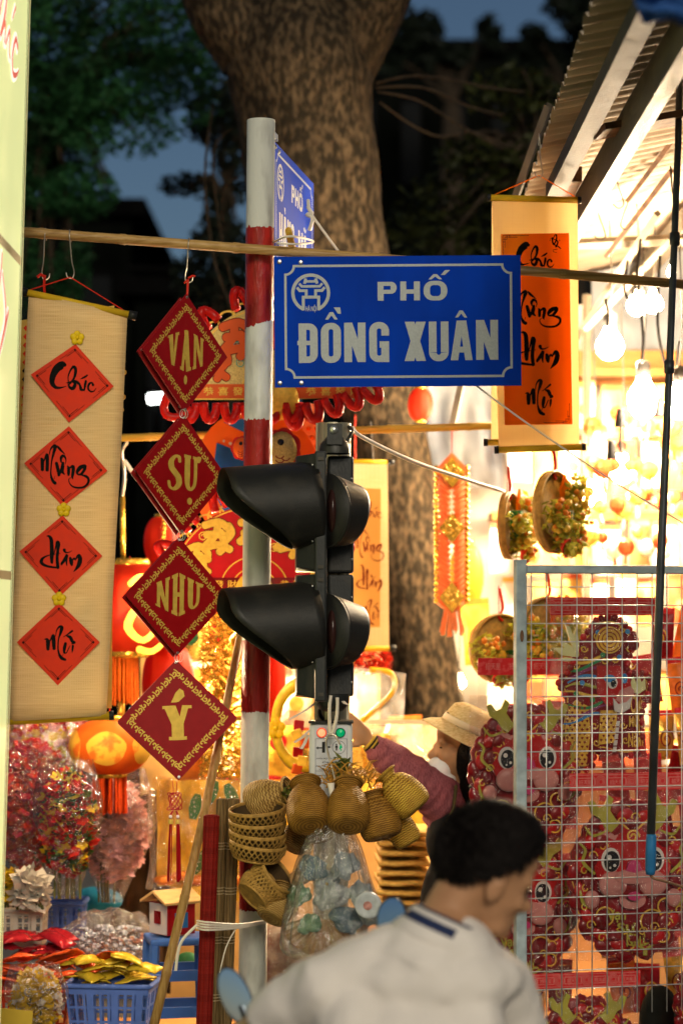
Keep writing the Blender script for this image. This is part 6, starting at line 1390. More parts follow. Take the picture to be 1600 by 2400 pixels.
def trap(label, px, py, d, r, h, rot, mat, neck=.5):
    t = thing('fish_basket', label, 'basket', P(px, py, d), rot, 'little woven baskets on the poles')
    woven(MB(), [(.001, -h * .5), (r * .7, -h * .49), (r * .93, -h * .40), (r, -h * .2), (r * .93, h * .08), (r * .72, h * .30), (r * neck, h * .42), (r * neck * .98, h * .47), (r * (neck + .14), h * .56)], 56, 48, .0011).build('woven_body', mat, t, True)
    MB().tube([(math.cos(a) * r * (neck + .14), math.sin(a) * r * (neck + .14), h * .56) for a in [2 * math.pi * i / 20 for i in range(21)]], .0042, 6, False).build('rim', mat, t, True)
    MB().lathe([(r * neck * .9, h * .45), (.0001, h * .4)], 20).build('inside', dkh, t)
    return t
trap('round bellied basket lying on its side, highest of the cluster on the striped pole', 628, 1872, 7.22, .062, .125, (R(20), R(72), 0), ratp, .62)
trap('dark round basket with its base forward, second in the row under the button box', 722, 1888, 7.05, .066, .145, (R(-38), R(-8), 0), rat, .52)
trap('dark bell basket with base forward, right under the plastic hook', 815, 1890, 7.02, .064, .14, (R(-34), R(14), R(20)), rat, .52)
trap('dark bell basket hanging low and upright beside the bag', 885, 1915, 7.08, .062, .13, (R(-14), R(-16), 0), rat, .5)
trap('bright yellow bell basket tilted up to the purple sleeve', 942, 1858, 7.1, .060, .135, (R(-8), R(-42), 0), raty, .42)
trap('shadowed basket hanging behind the others near the bag neck', 700, 1955, 7.25, .045, .11, (R(-20), R(30), 0), ratp, .5)
trap('shadowed brown basket under the dark round one', 745, 1925, 7.15, .042, .12, (R(-30), R(-10), 0), rat, .5)
trap('small dark bell basket lowest on the pole, mouth hidden', 652, 2120, 7.12, .052, .105, (R(-30), R(30), 0), ratp, .6)
trap('orange brown basket glimpsed behind the yellow one', 935, 1935, 7.25, .045, .13, (R(-8), R(-30), 0), raty, .5)
def bowl(label, px, py, d, r, h, rot, gname):
    t = thing('woven_bowl', label, 'basket', P(px, py, d), rot, gname)
    m = MB(); n = 30
    # twisted open weave: two crossing families of splints on a bowl of revolution
    for fam in (1, -1):
        for j in range(n):
            pts = []
            for i in range(7):
                u = i / 6; rr = r * (.80 + .20 * math.sin(u * math.pi * .62)); a = 2 * math.pi * j / n + fam * u * .42
                pts.append((math.cos(a) * (rr + fam * .0008), math.sin(a) * (rr + fam * .0008), -h * .5 + h * u))
            m.tube(pts, .0034, 4, True, .5)
    m.build('splint_weave', splint, t)
    for z, rr in ((h * .5, r * .985), (-h * .5, r * .80), (h * .42, r * .99)): MB().tube([(math.cos(a) * rr, math.sin(a) * rr, z) for a in [2 * math.pi * i / 28 for i in range(29)]], .004, 6, False).build('rim', splint, t, True)
    MB().lathe([(r * .78, -h * .5), (.0001, -h * .48)], 28).build('base', splint, t)
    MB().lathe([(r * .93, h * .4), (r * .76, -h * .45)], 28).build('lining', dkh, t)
    return t
for i, w_ in enumerate(('topmost', 'second', 'third', 'lowest')): bowl('open woven bowl, %s of the upright stack of four on the pole' % w_, 604 - i * .5, 1912 + i * 27, 7.12 - i * .004, .083, .045, (R(10), R(-4), i * .4), 'upright stack of woven bowls')
for i, w_ in enumerate(('outermost', 'middle', 'inmost')): bowl('open woven bowl, %s of the tilted stack below' % w_, 640 - i * 18, 2058 + i * 17, 7.1, .066, .042, (R(18), R(50), i * .5), 'tilted stack of woven bowls')
# raffia and leaves sticking out
raf = M('raffia', (.40, .20, .03, 1), .7, var=.4, vs=40); m = MB(); rg = random.Random(5)
for _ in range(90):
    p = P(830 + rg.uniform(-70, 45), 1825 + rg.uniform(-22, 25), 7.12 + rg.uniform(-.04, .05)); q = p + Vector((rg.uniform(-.05, .05), rg.uniform(-.02, .02), rg.uniform(-.01, .05))); m.tube([p, p.lerp(q, .5) + Vector((0, 0, .012)), q], [.0022, .002, .0008], 4)
tag(m.build('raffia_tuft', raf), 'tuft of loose orange raffia above the dark baskets', 'raffia')
m = MB(); leaves(m, P(795, 1790, 7.12), (.02, .02, .03), 14, .05, 5); leaves(m, P(672, 1850, 7.12), (.015, .02, .02), 12, .03, 6)
tag(m.build('leaf_sprig', M('dry green leaf', (.10, .11, .02, 1), .5, var=.5, vs=30)), 'dry green leaves stuck over the button box corner', 'leaf sprig')
tie = M('white plastic tie', (.66, .60, .5, 1), .4)
rope('plastic_strap', [P(775, 1630, 7.1), P(772, 1660, 7.1), P(773, 1712, 7.12), P(778, 1720, 7.12), P(789, 1680, 7.11), P(790, 1635, 7.1)], .0052, tie, 'white plastic strap looped down over the button box')
rope('wire_hook', [P(797, 1745, 7.1), P(785, 1725, 7.1), P(772, 1722, 7.1), P(764, 1740, 7.1), P(775, 1790, 7.1), P(785, 1830, 7.08), P(780, 1850, 7.08)], .0028, wire, 'gold wire hook hanging the clear bag over the button box', 'hook')
m = MB()
for a, b, w_ in (((750, 1640), (677, 1687), .0075), ((725, 1712), (690, 1740), .0062), ((722, 1722), (706, 1755), .005), ((800, 1640), (818, 1652), .006)):
    m.tube([P(*a, 7.15), P((a[0] + b[0]) / 2, (a[1] + b[1]) / 2 + 3, 7.1), P(*b, 7.08)], w_, 4, True, .25)
tag(m.build('plastic_tie', tie), 'loose ends of white plastic tie sticking out beside the button box', 'plastic tie')
# hanging clear bag
hb = thing('hanging_bag', 'clear plastic bag full of blue and green goods hanging under the baskets', 'plastic bag', P(775, 1865, 7.05)); s = 7.05 / FPX
vs = []; n, K = 90, 26
for i in range(K + 1):
    v = i / K; z = -395 * s * v; rr = (6 + 118 * (1 - (1 - v) ** 1.7)) * s * (1 if v < .9 else math.sqrt(max(.02, 1 - ((v - .9) / .1) ** 2)))
    for j in range(n):
        a = 2 * math.pi * j / n; k = 1 + (.16 * (1 - v) + .03) * math.sin(a * 13 + 2.5 * math.sin(v * 3)) + .05 * math.sin(a * 29 + v * 2) * (1 - v * .6) + .10 * mnoise.noise(Vector((math.cos(a) * 2, math.sin(a) * 2, v * 3)))
        vs.append((math.cos(a) * rr * k + 8 * s * v, math.sin(a) * rr * k * .75, z))
MB().add(vs, [(i * n + j, i * n + (j + 1) % n, (i + 1) * n + (j + 1) % n, (i + 1) * n + j) for i in range(K) for j in range(n)]).build('bag_film', film('carrier bag', (.96, .96, .95, 1), .16, .10, .11), hb, True)
MB().tube([(0, 0, 30 * s), (2 * s, 0, 0), (0, 0, -14 * s)], [.011, .006, .010], 10).build('tied_neck', tie, hb, True)
its = [M('blue packet', (.08, .13, .17, 1), .4, var=.3, vs=16), M('grey blue packet', (.22, .25, .27, 1), .4, var=.3, vs=16), M('green packet', (.10, .20, .12, 1), .4, var=.3, vs=16), M('grey packet', (.28, .30, .30, 1), .4, var=.3, vs=16), M('brown packet', (.30, .16, .07, 1), .5, var=.3, vs=16)]
for i, (x, z, mt, sz) in enumerate(((-40, -170, 0, 44), (30, -165, 1, 46), (-75, -235, 2, 40), (0, -235, 3, 50), (70, -230, 1, 44), (-50, -300, 2, 38), (40, -290, 0, 48), (-10, -200, 1, 40), (85, -280, 3, 38), (-70, -190, 4, 34))):
    t = thing('wrapped_packet', ('blue', 'grey blue', 'green', 'grey', 'brown')[mt] + ' wrapped packet inside the hanging clear bag, ' + ('top', 'top centre', 'at its side', 'in the middle', 'at the far side', 'low at its side', 'low in the middle', 'beneath the neck', 'low at the far side', 'highest at the side')[i], 'packet', hb.location + Vector((x * s, rg.uniform(-.02, .03), z * s)), (rg.uniform(-.4, .4), rg.uniform(-.9, .9), rg.uniform(-.5, .5)))
    m = MB().ball((0, 0, 0), (sz * .8 * s, sz * .4 * s, sz * .62 * s), 16, 12); m.v = [tuple(Vector(v) * (1 + .45 * mnoise.noise(Vector(v) * 45 + Vector((i * 3.1, 0, 0))))) for v in m.v]; m.build('wrap', its[mt], t)
# straw fan cone under the bag
t = thing('straw_fan', 'brown pleated palm leaf fan tucked under the clear bag', 'fan', P(762, 2140, 7.06), (0, 0, 0)); m = MB(); n = 30; vs = []
for i in range(n + 1):
    a = R(195 + 150 * i / n); p_ = .004 if i % 2 else -.004
    for r_ in (.02, .075, .135): vs.append((math.cos(a) * r_, p_ * r_ / .1, math.sin(a) * r_ * .95 + .0))
m.add(vs, [(i * 3 + q, (i + 1) * 3 + q, (i + 1) * 3 + q + 1, i * 3 + q + 1) for i in range(n) for q in range(2)]); m.build('pleated_leaf', M('palm leaf', (.34, .19, .08, 1), .55, var=.25, vs=40, trans=.25), t)
MB().tube([(0, 0, .01), (.005, 0, .09)], .006, 8).build('handle', bamg, t, True)
# rolled mats lashed to the pole
redslat = slat_mat('red bamboo slats', (.30, .018, .012, 1), (.22, .012, .008, 1), (1, .02, 16, (.10, .01, .008, 1))); 
def roll(name, label, px0, px1, pyt, d, mat, tilt):
    w_ = W(px1 - px0, d) / 2; a = P((px0 + px1) / 2, pyt, d); b = P((px0 + px1) / 2 + tilt, 2700, d)
    t = thing(name, label, 'rolled mat', (0, 0, 0), group='mats rolled up against the striped pole'); n = 26; vs = []
    for p in (b, a):
        for j in range(n): an = 2 * math.pi * j / n; k = 1 + (.05 if j % 2 else -.03); vs.append((p.x + math.cos(an) * w_ * k, p.y + math.sin(an) * w_ * k, p.z))
    MB().add(vs, [(j, (j + 1) % n, n + (j + 1) % n, n + j) for j in range(n)] + [tuple(range(n, 2 * n))]).build('roll', mat, t)
    m = MB()
    for q in range(3): rr = w_ * (.85 - .25 * q); m.tube([a + Vector((math.cos(x) * rr, math.sin(x) * rr, .001)) for x in [2 * math.pi * i / 20 for i in range(21)]], .0018, 5, False)
    m.build('roll_edge', mat, t)
    if mat is not redslat:
        m = MB()
        for py in (1975, 2080, 2195, 2330):
            for e in (0, 7, 14): c = a.lerp(b, (py + e - pyt) / (2700 - pyt)); m.tube([c + Vector((math.cos(x) * w_ * 1.05, math.sin(x) * w_ * 1.05, 0)) for x in [2 * math.pi * i / 20 for i in range(21)]], .0012, 4, False)
        m.build('binding_thread', M('binding thread', (.42, .34, .2, 1), .7), t)
    return t
brs = M('brown bamboo slats', (.165, .105, .04, 1), .5, vs=26, st=(8, 8, .3), col2=(.08, .05, .018, 1), bump=.2, bs=60, coat=.15)
roll('rolled_mat', 'red rolled bamboo mat standing left of the brown rolls', 478, 514, 1912, 7.2, redslat, -28)
roll('rolled_mat', 'tallest brown rolled slat mat next to the striped pole', 530, 562, 1874, 7.3, brs, -30)
roll('rolled_mat', 'thin brown rolled slat mat squeezed behind the red roll', 508, 534, 1874, 7.28, brs, -34)
m = MB()
for e in (-12, -6, 0, 6): m.tube(catmull([tuple(P(462, 2170 + e, 7.12)), tuple(P(490, 2174 + e, 7.1)), tuple(P(560, 2172 + e * .5, 7.2)), tuple(P(628, 2160 + e * .3, 7.34))], 4), .003, 5)
m.tube(catmull([tuple(P(462, 2168, 7.1)), tuple(P(430, 2200, 7.08)), tuple(P(418, 2230, 7.08)), tuple(P(412, 2275, 7.08))], 4), .0045, 5); m.tube(catmull([tuple(P(552, 2178, 7.2)), tuple(P(530, 2220, 7.15)), tuple(P(515, 2280, 7.15))], 4), .002, 5)
tag(m.build('plastic_tie', tie), 'white plastic cord lashing the rolled mats to the striped pole', 'cord')

# ================================================================ goods on the table at the lower corner
t = thing('market_table', 'long low table under the plastic baskets at the lower corner', 'table', P(190, 2480, 8.0)); zt = P(190, 2480, 8.0).z
MB().box((.05, .25, -.02), (1.3, 1.1, .04)).build('top', orange_wood, t)
for sx in (-.5, .6):
    for sy in (-.2, .7): MB().box((sx, sy, -.04 - (zt - .16) / 2), (.05, .05, zt - .16)).build('leg', orange_wood, t)
def basket(label, px0, px1, pyt, h, d, mat, taper=.86, depth=.24, rz=0):
    w_ = W(px1 - px0, d); a = P((px0 + px1) / 2, pyt, d); t = thing('plastic_basket', label, 'plastic basket', a, (0, 0, rz))
    # wall strips leave real slots
    def ringpt(u, k):
        L_ = 2 * (w_ + depth); q = u * L_; x0, y0 = -w_ / 2, -depth / 2
        for ln, dx, dy in ((w_, 1, 0), (depth, 0, 1), (w_, -1, 0), (depth, 0, -1)):
            if q <= ln: return Vector(((x0 + dx * q) * k, (y0 + dy * q) * k))
            q -= ln; x0 += dx * ln; y0 += dy * ln
        return Vector((x0 * k, y0 * k))
    m = MB(); N_ = 72; rows = 4
    def band(z0, z1, u0=0, u1=1, steps=None):
        k0 = taper + (1 - taper) * (1 + z0 / h); k1 = taper + (1 - taper) * (1 + z1 / h); st_ = steps or N_; vs = []
        for i in range(st_ + 1): u = u0 + (u1 - u0) * i / st_; p = ringpt(u, k0); q = ringpt(u, k1); vs += [(p.x, p.y, z0), (q.x, q.y, z1)]
        m.add(vs, [(2 * i, 2 * i + 2, 2 * i + 3, 2 * i + 1) for i in range(st_)])
    zs = [0, -.16, -.22, -.38, -.44, -.60, -.66, -.82, -.88, -1]
    for i in range(9):
        if i % 2 == 0 and i not in (0, 8) or i in (0, 8): band(zs[i + 1] * h, zs[i] * h) if i in (0, 8) else band(zs[i + 1] * h, zs[i] * h, 0, 1)
    m2 = m
    m.v.clear(); m.f.clear(); m.mi.clear()
    band(-.14 * h, 0); band(-h, -.86 * h)
    for z1, z0 in ((-.14, -.34), (-.38, -.58), (-.62, -.82)):
        band((z0 - .04) * h, z0 * h)
        for j in range(N_):
            if j % 6 == 5 or j % 2 == 0: band(z0 * h, z1 * h, j / N_, (j + (1 if j % 6 == 5 else .62)) / N_, 1)
    p = [ringpt(u, taper) for u in (0, w_ / (2 * (w_ + depth)), .5, .5 + w_ / (2 * (w_ + depth)))]; m.add([(q.x, q.y, -h) for q in p], [(0, 1, 2, 3)])
    o = m.build('wall', mat, t); o.modifiers.new('t', 'SOLIDIFY').thickness = .004
    MB().tube([(*ringpt(i / 40, 1.02), 0) for i in range(41)], .0085, 8, False).build('rim', mat, t, True)
    return t
pblue = M('blue plastic', (.10, .18, .52, 1), .35, var=.08, vs=20, trans=.12); pred = M('red plastic', (.55, .05, .015, 1), .35, var=.08, vs=20, trans=.12); pwht = M('cream plastic', (.60, .52, .42, 1), .4, var=.08, vs=20, trans=.1); pblue2 = M('deep blue plastic', (.05, .14, .45, 1), .35, var=.08, vs=20)
basket('blue slotted basket of yellow packets, nearest in the lower corner', 168, 365, 2300, .19, 7.75, pblue, .86, .22, R(-6))
basket('red slotted basket heaped with red packets at the picture edge', -90, 166, 2315, .17, 7.85, pred, .88, .22, R(3))
basket('blue slotted basket standing behind, below the pink flowers', 108, 200, 2112, .13, 8.6, pblue, .9, .16)
basket('cream slotted crate holding white and yellow flowers at the edge', -40, 108, 2128, .12, 8.3, pwht, .95, .16)
cloth_b = M('cyan cloth', (.01, .17, .30, 1), .6, var=.4, vs=10)
o = MB().ball((0, 0, 0), (.10, .06, .05), 16, 10).build('cloth_bundle', cloth_b, None, True); o.location = P(225, 2110, 8.9); tag(o, 'cyan cloth bundle behind the blue basket under the pink flowers', 'cloth')
ORD2 = ORD + 'thirteenth fourteenth fifteenth sixteenth'.split()
def heap(gname, lab, mat, n, px0, px1, py0, py1, d, sz, seed, dy=.1):
    rg = random.Random(seed)
    for i in range(n):
        t = thing('flat_packet', lab + ', ' + ('%s counted from the picture edge' % ORD2[i]), 'packet', P(px0 + (px1 - px0) * (i + rg.uniform(.2, .8)) / n, rg.uniform(py0, py1), d + rg.uniform(-dy, dy)), (rg.uniform(-.5, .3), rg.uniform(-.35, .35), rg.uniform(-.8, .8)), gname); vs = []; w_, h_ = sz * rg.uniform(.8, 1.25), sz * .55
        for b_ in range(6):
            for a_ in range(8):
                u, v = a_ / 7 - .5, b_ / 5 - .5; vs.append((u * 2 * w_, v * 2 * h_, .018 * math.cos(u * 3.1) * math.cos(v * 3.1) + .006 * mnoise.noise(Vector((u * 5, v * 5, i + seed)))))
        o = MB().add(vs, [(b_ * 8 + a_, b_ * 8 + a_ + 1, b_ * 8 + a_ + 9, b_ * 8 + a_ + 8) for b_ in range(5) for a_ in range(7)]).build('wrapper', mat[i % len(mat)], t, True); o.modifiers.new('t', 'SOLIDIFY').thickness = .004
yfoil = M('yellow foil', (.68, .46, .03, 1), .25, .2, var=.25, vs=16, bump=.5, bs=24, coat=.5); ofoil = M('orange red foil', (.62, .08, .015, 1), .25, .2, var=.25, vs=16, bump=.5, bs=24, coat=.5); rfoil = M('crimson foil', (.34, .012, .02, 1), .2, .2, var=.3, vs=16, bump=.6, bs=24, coat=.6)
heap('yellow packets in the blue basket', 'yellow foil packet heaped in the nearest blue basket', (yfoil, yfoil), 15, 185, 345, 2245, 2300, 7.75, .055, 1)
heap('red packets in the red basket', 'orange red foil packet heaped in the red basket', (ofoil, ofoil), 15, 0, 160, 2245, 2305, 7.9, .06, 2)
heap('crimson packets behind the red basket', 'crimson shiny packet piled behind the red basket', (rfoil, rfoil), 12, 15, 165, 2180, 2250, 8.1, .055, 3)
heap('orange packets between the baskets', 'orange and yellow packet lying across both basket rims', (ofoil, yfoil), 5, 130, 290, 2240, 2262, 7.7, .06, 4, .03)
# crumpled clear bag of silver goods
cb_ = thing('crumpled_bag', 'crumpled clear bag of silver trinkets behind the nearest blue basket', 'plastic bag', P(258, 2205, 8.15)); vs = []; n, K = 48, 20
for i in range(K + 1):
    for j in range(n):
        th = math.pi * i / K; a = 2 * math.pi * j / n; q = Vector((math.sin(th) * math.cos(a), math.sin(th) * math.sin(a), math.cos(th))); k = 1 + .20 * mnoise.noise(q * 3) + .10 * mnoise.noise(q * 8); vs.append((q.x * .155 * k, q.y * .10 * k, q.z * .105 * k))
MB().add(vs, [(i * n + j, i * n + (j + 1) % n, (i + 1) * n + (j + 1) % n, (i + 1) * n + j) for i in range(K) for j in range(n)]).build('bag_film', film('crumpled film', (.97, .97, 1, 1), .2, .1, .05), cb_)
m = MB(); rg = random.Random(9)
for _ in range(240):
    while True:
        q = Vector((rg.uniform(-1, 1), rg.uniform(-1, 1), rg.uniform(-1, .7)))
        if q.length < 1: break
    m.ball((q.x * .13, q.y * .08, q.z * .085 - .01), (rg.uniform(.006, .014), .006, rg.uniform(.004, .012)), 6, 4)
m.build('trinket_foam', M('silver trinket', (.5, .48, .5, 1), .25, .6, vs=14, col2=(.35, .12, .06, 1), c2=(.55, .62)), cb_, kind='stuff')
# bouquets
def bouquet(label, px, py, d, rx, rz, mats, n, seed, wrap=True, petal=.022):
    t = thing('flower_bouquet', label, 'bouquet', P(px, py, d)); rg = random.Random(seed)
    for q, mt in enumerate(mats):
        m = MB()
        for _ in range(n // len(mats)):
            while True:
                v = Vector((rg.uniform(-1, 1), rg.uniform(-1, 1), rg.uniform(-1, 1)))
                if .25 < v.length < 1: break
            c = Vector((v.x * rx, v.y * rx * .6, v.z * rz)); s_ = petal * rg.uniform(.6, 1.2); e = Euler((rg.uniform(-1.2, .2), rg.uniform(-.8, .8), rg.uniform(0, 6))).to_matrix()
            for k in range(5):
                a = 1.2566 * k; u = Vector((math.cos(a), math.sin(a), .35)); w_ = Vector((-math.sin(a), math.cos(a), .1))
                m.add([c, c + e @ (u * .6 + w_ * .38) * s_, c + e @ u * s_ * 1.05, c + e @ (u * .6 - w_ * .38) * s_], [(0, 1, 2, 3)])
        m.build('petal', mt, t)
    m = MB()
    for k in range(9): a = rg.uniform(-.5, .5); m.tube([(a * .1, 0, -rz * 1.35), (a * rx, rg.uniform(-.04, .04), rg.uniform(-.2, .7) * rz)], .004, 5)
    m.build('stem', M('flower stem', (.10, .10, .03, 1), .6), t)
    if wrap:
        vs = []; n_, K = 40, 14
        for i in range(K + 1):
            v = i / K; rr = rx * (.25 + .95 * min(1, v * 1.7)) * (1 - .25 * max(0, v - .7) / .3)
            for j in range(n_): a = 2 * math.pi * j / n_; k = 1 + .09 * math.sin(a * 7 + v * 4) + .08 * mnoise.noise(Vector((math.cos(a) * 2, math.sin(a) * 2, v * 4 + seed))); vs.append((math.cos(a) * rr * k, math.sin(a) * rr * k * .7, -rz * 1.35 + v * rz * 2.5))
        MB().add(vs, [(i * n_ + j, i * n_ + (j + 1) % n_, (i + 1) * n_ + (j + 1) % n_, (i + 1) * n_ + j) for i in range(K) for j in range(n_)]).build('cellophane_wrap', film('bouquet cellophane', (1, .98, .97, 1), .15, .07), t, True)
    return t
fr = M('red blossom', (.50, .02, .012, 1), .5, var=.4, vs=40, trans=.25); fr2 = M('crimson blossom', (.42, .015, .05, 1), .5, var=.4, vs=40, trans=.25); fp = M('pink blossom', (.82, .42, .38, 1), .5, var=.25, vs=40, trans=.3); fp2 = M('mauve blossom', (.72, .40, .44, 1), .5, var=.25, vs=40, trans=.3); fy = M('mimosa yellow', (.72, .48, .02, 1), .5, var=.2, vs=40, trans=.3); fw = M('white petal', (.78, .72, .62, 1), .5, var=.1, vs=20, trans=.3); gl = M('bouquet leaf', (.05, .09, .02, 1), .5, var=.4, vs=30, trans=.2)
bouquet('red blossom bouquet in cellophane beside the lightbox foot', 75, 1890, 8.35, .14, .23, (fr, fr2, fr), 1500, 1)
bouquet('red bouquet mixed with yellow buds, between lightbox and pink flowers', 160, 1930, 8.2, .095, .19, (fr, fr, fy, gl), 1100, 2)
bouquet('pale pink and red bouquet high under the bamboo scroll', 110, 1730, 8.6, .17, .10, (fp, fr, fp2, fy), 1100, 3)
bouquet('large pink blossom bouquet under the round orange lantern', 262, 1945, 8.55, .13, .19, (fp, fp2, fp), 1700, 4, True, .02)
bouquet('white flower with broad petals in the cream crate', 70, 2085, 8.15, .045, .05, (fw, fw), 70, 5, False, .05)
bouquet('yellow flower clump in the cream crate beside the white one', 18, 2075, 8.2, .05, .055, (fy, fy), 150, 6, False, .028)
bouquet('yellow mimosa bouquet in crumpled paper at the bottom corner', 85, 2345, 7.5, .08, .10, (fy, fy, fy, fw), 620, 7, True, .016)
yc = MB().prism([(-.06, -.05), (.05, -.06), (.055, .02), (-.06, .03)], 0, .003).build('yellow_card', M('yellow card', (.55, .38, .04, 1), .5), None); yc.location = P(35, 2385, 7.3); tag(yc, 'yellow paper card at the very bottom corner', 'card')
# gold gift bag with green bottles, doll house box, blue stools
t = thing('gift_bag', 'golden cellophane gift bag with green dotted shapes behind the tassel', 'gift bag', P(448, 1950, 8.45)); s = 8.45 / FPX
sheet('back_print', [Vector((-82 * s, .04, 120 * s)), Vector((110 * s, .04, 120 * s)), Vector((110 * s, .04, -130 * s)), Vector((-82 * s, .04, -130 * s))], foily, None, None, amp=.03, parent=t)
for i, (x, z, a) in enumerate(((48, 92, .35), (95, 85, -.4), (10, 60, .2), (20, -70, .5), (70, -95, -.3))):
    o = MB().prism([(-.012, -.045), (.012, -.045), (.022, -.01), (.02, .02), (.010, .045), (-.010, .045), (-.02, .02), (-.022, -.01)], -.004, .004).build('green_shape', dgrn, t); o.location = (x * s, -.005, z * s); o.rotation_euler = (0, a, 0)
    m = MB()
    for q in range(5): m.poly(circle(rg.uniform(-.01, .01), -.03 + q * .015, .0028, 8), -.005)
    m.build('dot', dwht, o)
for i in range(5): o = MB().ball((0, 0, 0), (.04, .02, .018), 12, 8).build('orange_fruit', foilo, t, True); o.location = ((-60 + i * 40) * s, -.01, (-112 + (i % 2) * 10) * s)
sheet('bag_film', [Vector((-88 * s, -.05, 130 * s)), Vector((116 * s, -.05, 130 * s)), Vector((116 * s, -.05, -138 * s)), Vector((-88 * s, -.05, -138 * s))], film('gold gift film', (1, .93, .72, 1), .16, .08), None, None, amp=.05, parent=t, n=30)
MB().tube(catmull([(-88 * s, -.04, 100 * s), (-92 * s, -.05, 20 * s), (-86 * s, -.05, -60 * s), (-96 * s, -.05, -130 * s)], 4), .012, 6).build('bag_seam', film('hazy bag', haze=.16), t, True)
t = thing('doll_house_box', 'small red house shaped box with white side and wooden roof on the blue stool', 'gift box', P(405, 2150, 8.0), (0, 0, R(38))); wroof = M('plain wood roof', (.55, .36, .14, 1), .55, var=.15, vs=20, st=(1, 6, 1))
MB().box((0, 0, 0), (.11, .10, .105)).build('body', dbrt, t); MB().box((-.057, 0, 0), (.004, .098, .10)).build('white_side', dwht, t); MB().box((-.0605, .0, .005), (.003, .036, .042)).build('window', dred, t); MB().box((.0, -.051, -.005), (.05, .003, .05)).build('window', dblu, t)
m = MB().add([(-.08, -.075, .05), (.075, -.075, .05), (.075, .0, .085), (-.08, 0, .085), (.075, .075, .05), (-.08, .075, .05), (-.08, -.075, .058), (.075, -.075, .058), (.075, 0, .094), (-.08, 0, .094), (.075, .075, .058), (-.08, .075, .058)], [(0, 3, 2, 1), (3, 5, 4, 2), (6, 7, 8, 9), (9, 8, 10, 11), (0, 1, 7, 6), (4, 5, 11, 10), (0, 6, 9, 3), (3, 9, 11, 5), (1, 2, 8, 7), (2, 4, 10, 8)]); m.build('roof', wroof, t)
st_ = thing('plastic_stool', 'tall stack-like blue plastic stool under the house shaped box', 'stool', P(415, 2192, 8.0), (0, 0, R(12))); H0 = P(415, 2192, 8.0).z - .12
bevel(MB().box((0, 0, -.012), (.20, .19, .024)).build('seat', pblue2, st_), .008)
for sx in (-1, 1):
    for sy in (-1, 1): MB().tube([(sx * .085, sy * .08, -.02), (sx * .11, sy * .10, -H0)], .017, 6).build('leg', pblue2, st_)
for z in (-.12, -.24, -.36): MB().box((0, -.095 - .01 * abs(z), z), (.19, .012, .035)).build('rung', pblue2, st_); MB().box((0, .095, z), (.19, .012, .035)).build('rung', pblue2, st_)
o = MB().ball((0, 0, 0), (.05, .04, .05), 14, 8).build('cloth_bundle', M('green cloth', (.02, .14, .05, 1), .6, var=.4, vs=14), None, True); o.location = P(440, 2265, 8.25); tag(o, 'green bundle seen between the rungs of the blue stool', 'cloth')
br = M('dark brown cloth', (.05, .028, .012, 1), .8, var=.3, vs=8)
sheet('brown_cloth', [P(290, 1880, 9.0), P(400, 1840, 9.0), P(400, 2330, 9.0), P(240, 2330, 9.0)], br, 'dark brown cloth hanging between pink flowers and golden bag', 'cloth', amp=.03)
gd = thing('goods_mass', 'crumpled clear wrapped brown goods low behind the striped pole', 'wrapped goods', P(680, 2270, 7.9)); vs = []
for i in range(K + 1):
    for j in range(n):
        pass
m = MB(); m.ball((0, 0, 0), (.13, .08, .16), 28, 18); o = m.build('goods', M('brown red goods', (.22, .07, .03, 1), .4, vs=14, col2=(.5, .32, .22, 1), c2=(.45, .6), bump=.6, bs=20), gd, True)
m = MB(); m.ball((0, 0, 0), (.15, .1, .18), 40, 24); m.v = [tuple(Vector(v) * (1 + .14 * mnoise.noise(Vector(v) * 22))) for v in m.v]; m.build('wrap_film', film('crumpled film', (.97, .97, 1, 1), .2, .1, .05), gd)

# ================================================================ people
skin = M('warm skin', (.42, .22, .115, 1), .5, var=.1, vs=18); skin2 = M('tanned skin', (.40, .21, .10, 1), .5, var=.1, vs=18)
hair = M('black hair', (.007, .0055, .005, 1), .6, var=.4, vs=60, bump=.6, bs=140, spec=.06); shirt = M('pale grey polo cloth', (.72, .67, .61, 1), .85, var=.05, vs=10, bump=.12, bs=14)
navy = M('navy stripe', (.02, .03, .08, 1), .8); trou = M('dark trousers', (.02, .02, .025, 1), .85, var=.2, vs=12); eyem = M('eye dark', (.02, .012, .01, 1), .2)
def remesh(o, v, it=6):
    m = o.modifiers.new('r', 'REMESH'); m.mode = 'VOXEL'; m.voxel_size = v; m.use_smooth_shade = True
    s_ = o.modifiers.new('s', 'SMOOTH'); s_.iterations = it; s_.factor = .5; return o
def frame(c, f, roll=0):
    f = Vector(f).normalized(); up = Vector((0, 0, 1)); sd = up.cross(f).normalized(); u = f.cross(sd); m = Matrix((f, sd, u)).transposed().to_4x4(); m.translation = Vector(c)
    return m @ Matrix.Rotation(roll, 4, 'X')
def head_parts(mb, mx, k=1.0):
    """local x = out of the face, z = up"""
    def b(c, r): mb.ball(mx @ (Vector(c) * k), tuple(q * k for q in r), 16, 10, mx.to_3x3())
    b((-.012, 0, .035), (.097, .076, .092)); b((.028, 0, -.02), (.066, .064, .085)); b((.05, 0, -.085), (.04, .045, .035)); b((.045, 0, .05), (.05, .06, .05))
    b((.102, 0, -.030), (.021, .014, .020)); b((.091, 0, -.006), (.014, .010, .026)); b((.084, 0, -.066), (.014, .022, .010)); b((.084, 0, -.079), (.012, .019, .009)); b((.082, 0, -.10), (.016, .02, .015))
    for sg in (-1, 1):
        b((-.006, sg * .080, -.018), (.024, .009, .036)); b((.002, sg * .088, -.008), (.012, .006, .018)); b((.072, sg * .033, .018), (.018, .022, .010)); b((.068, sg * .036, -.03), (.02, .022, .02))
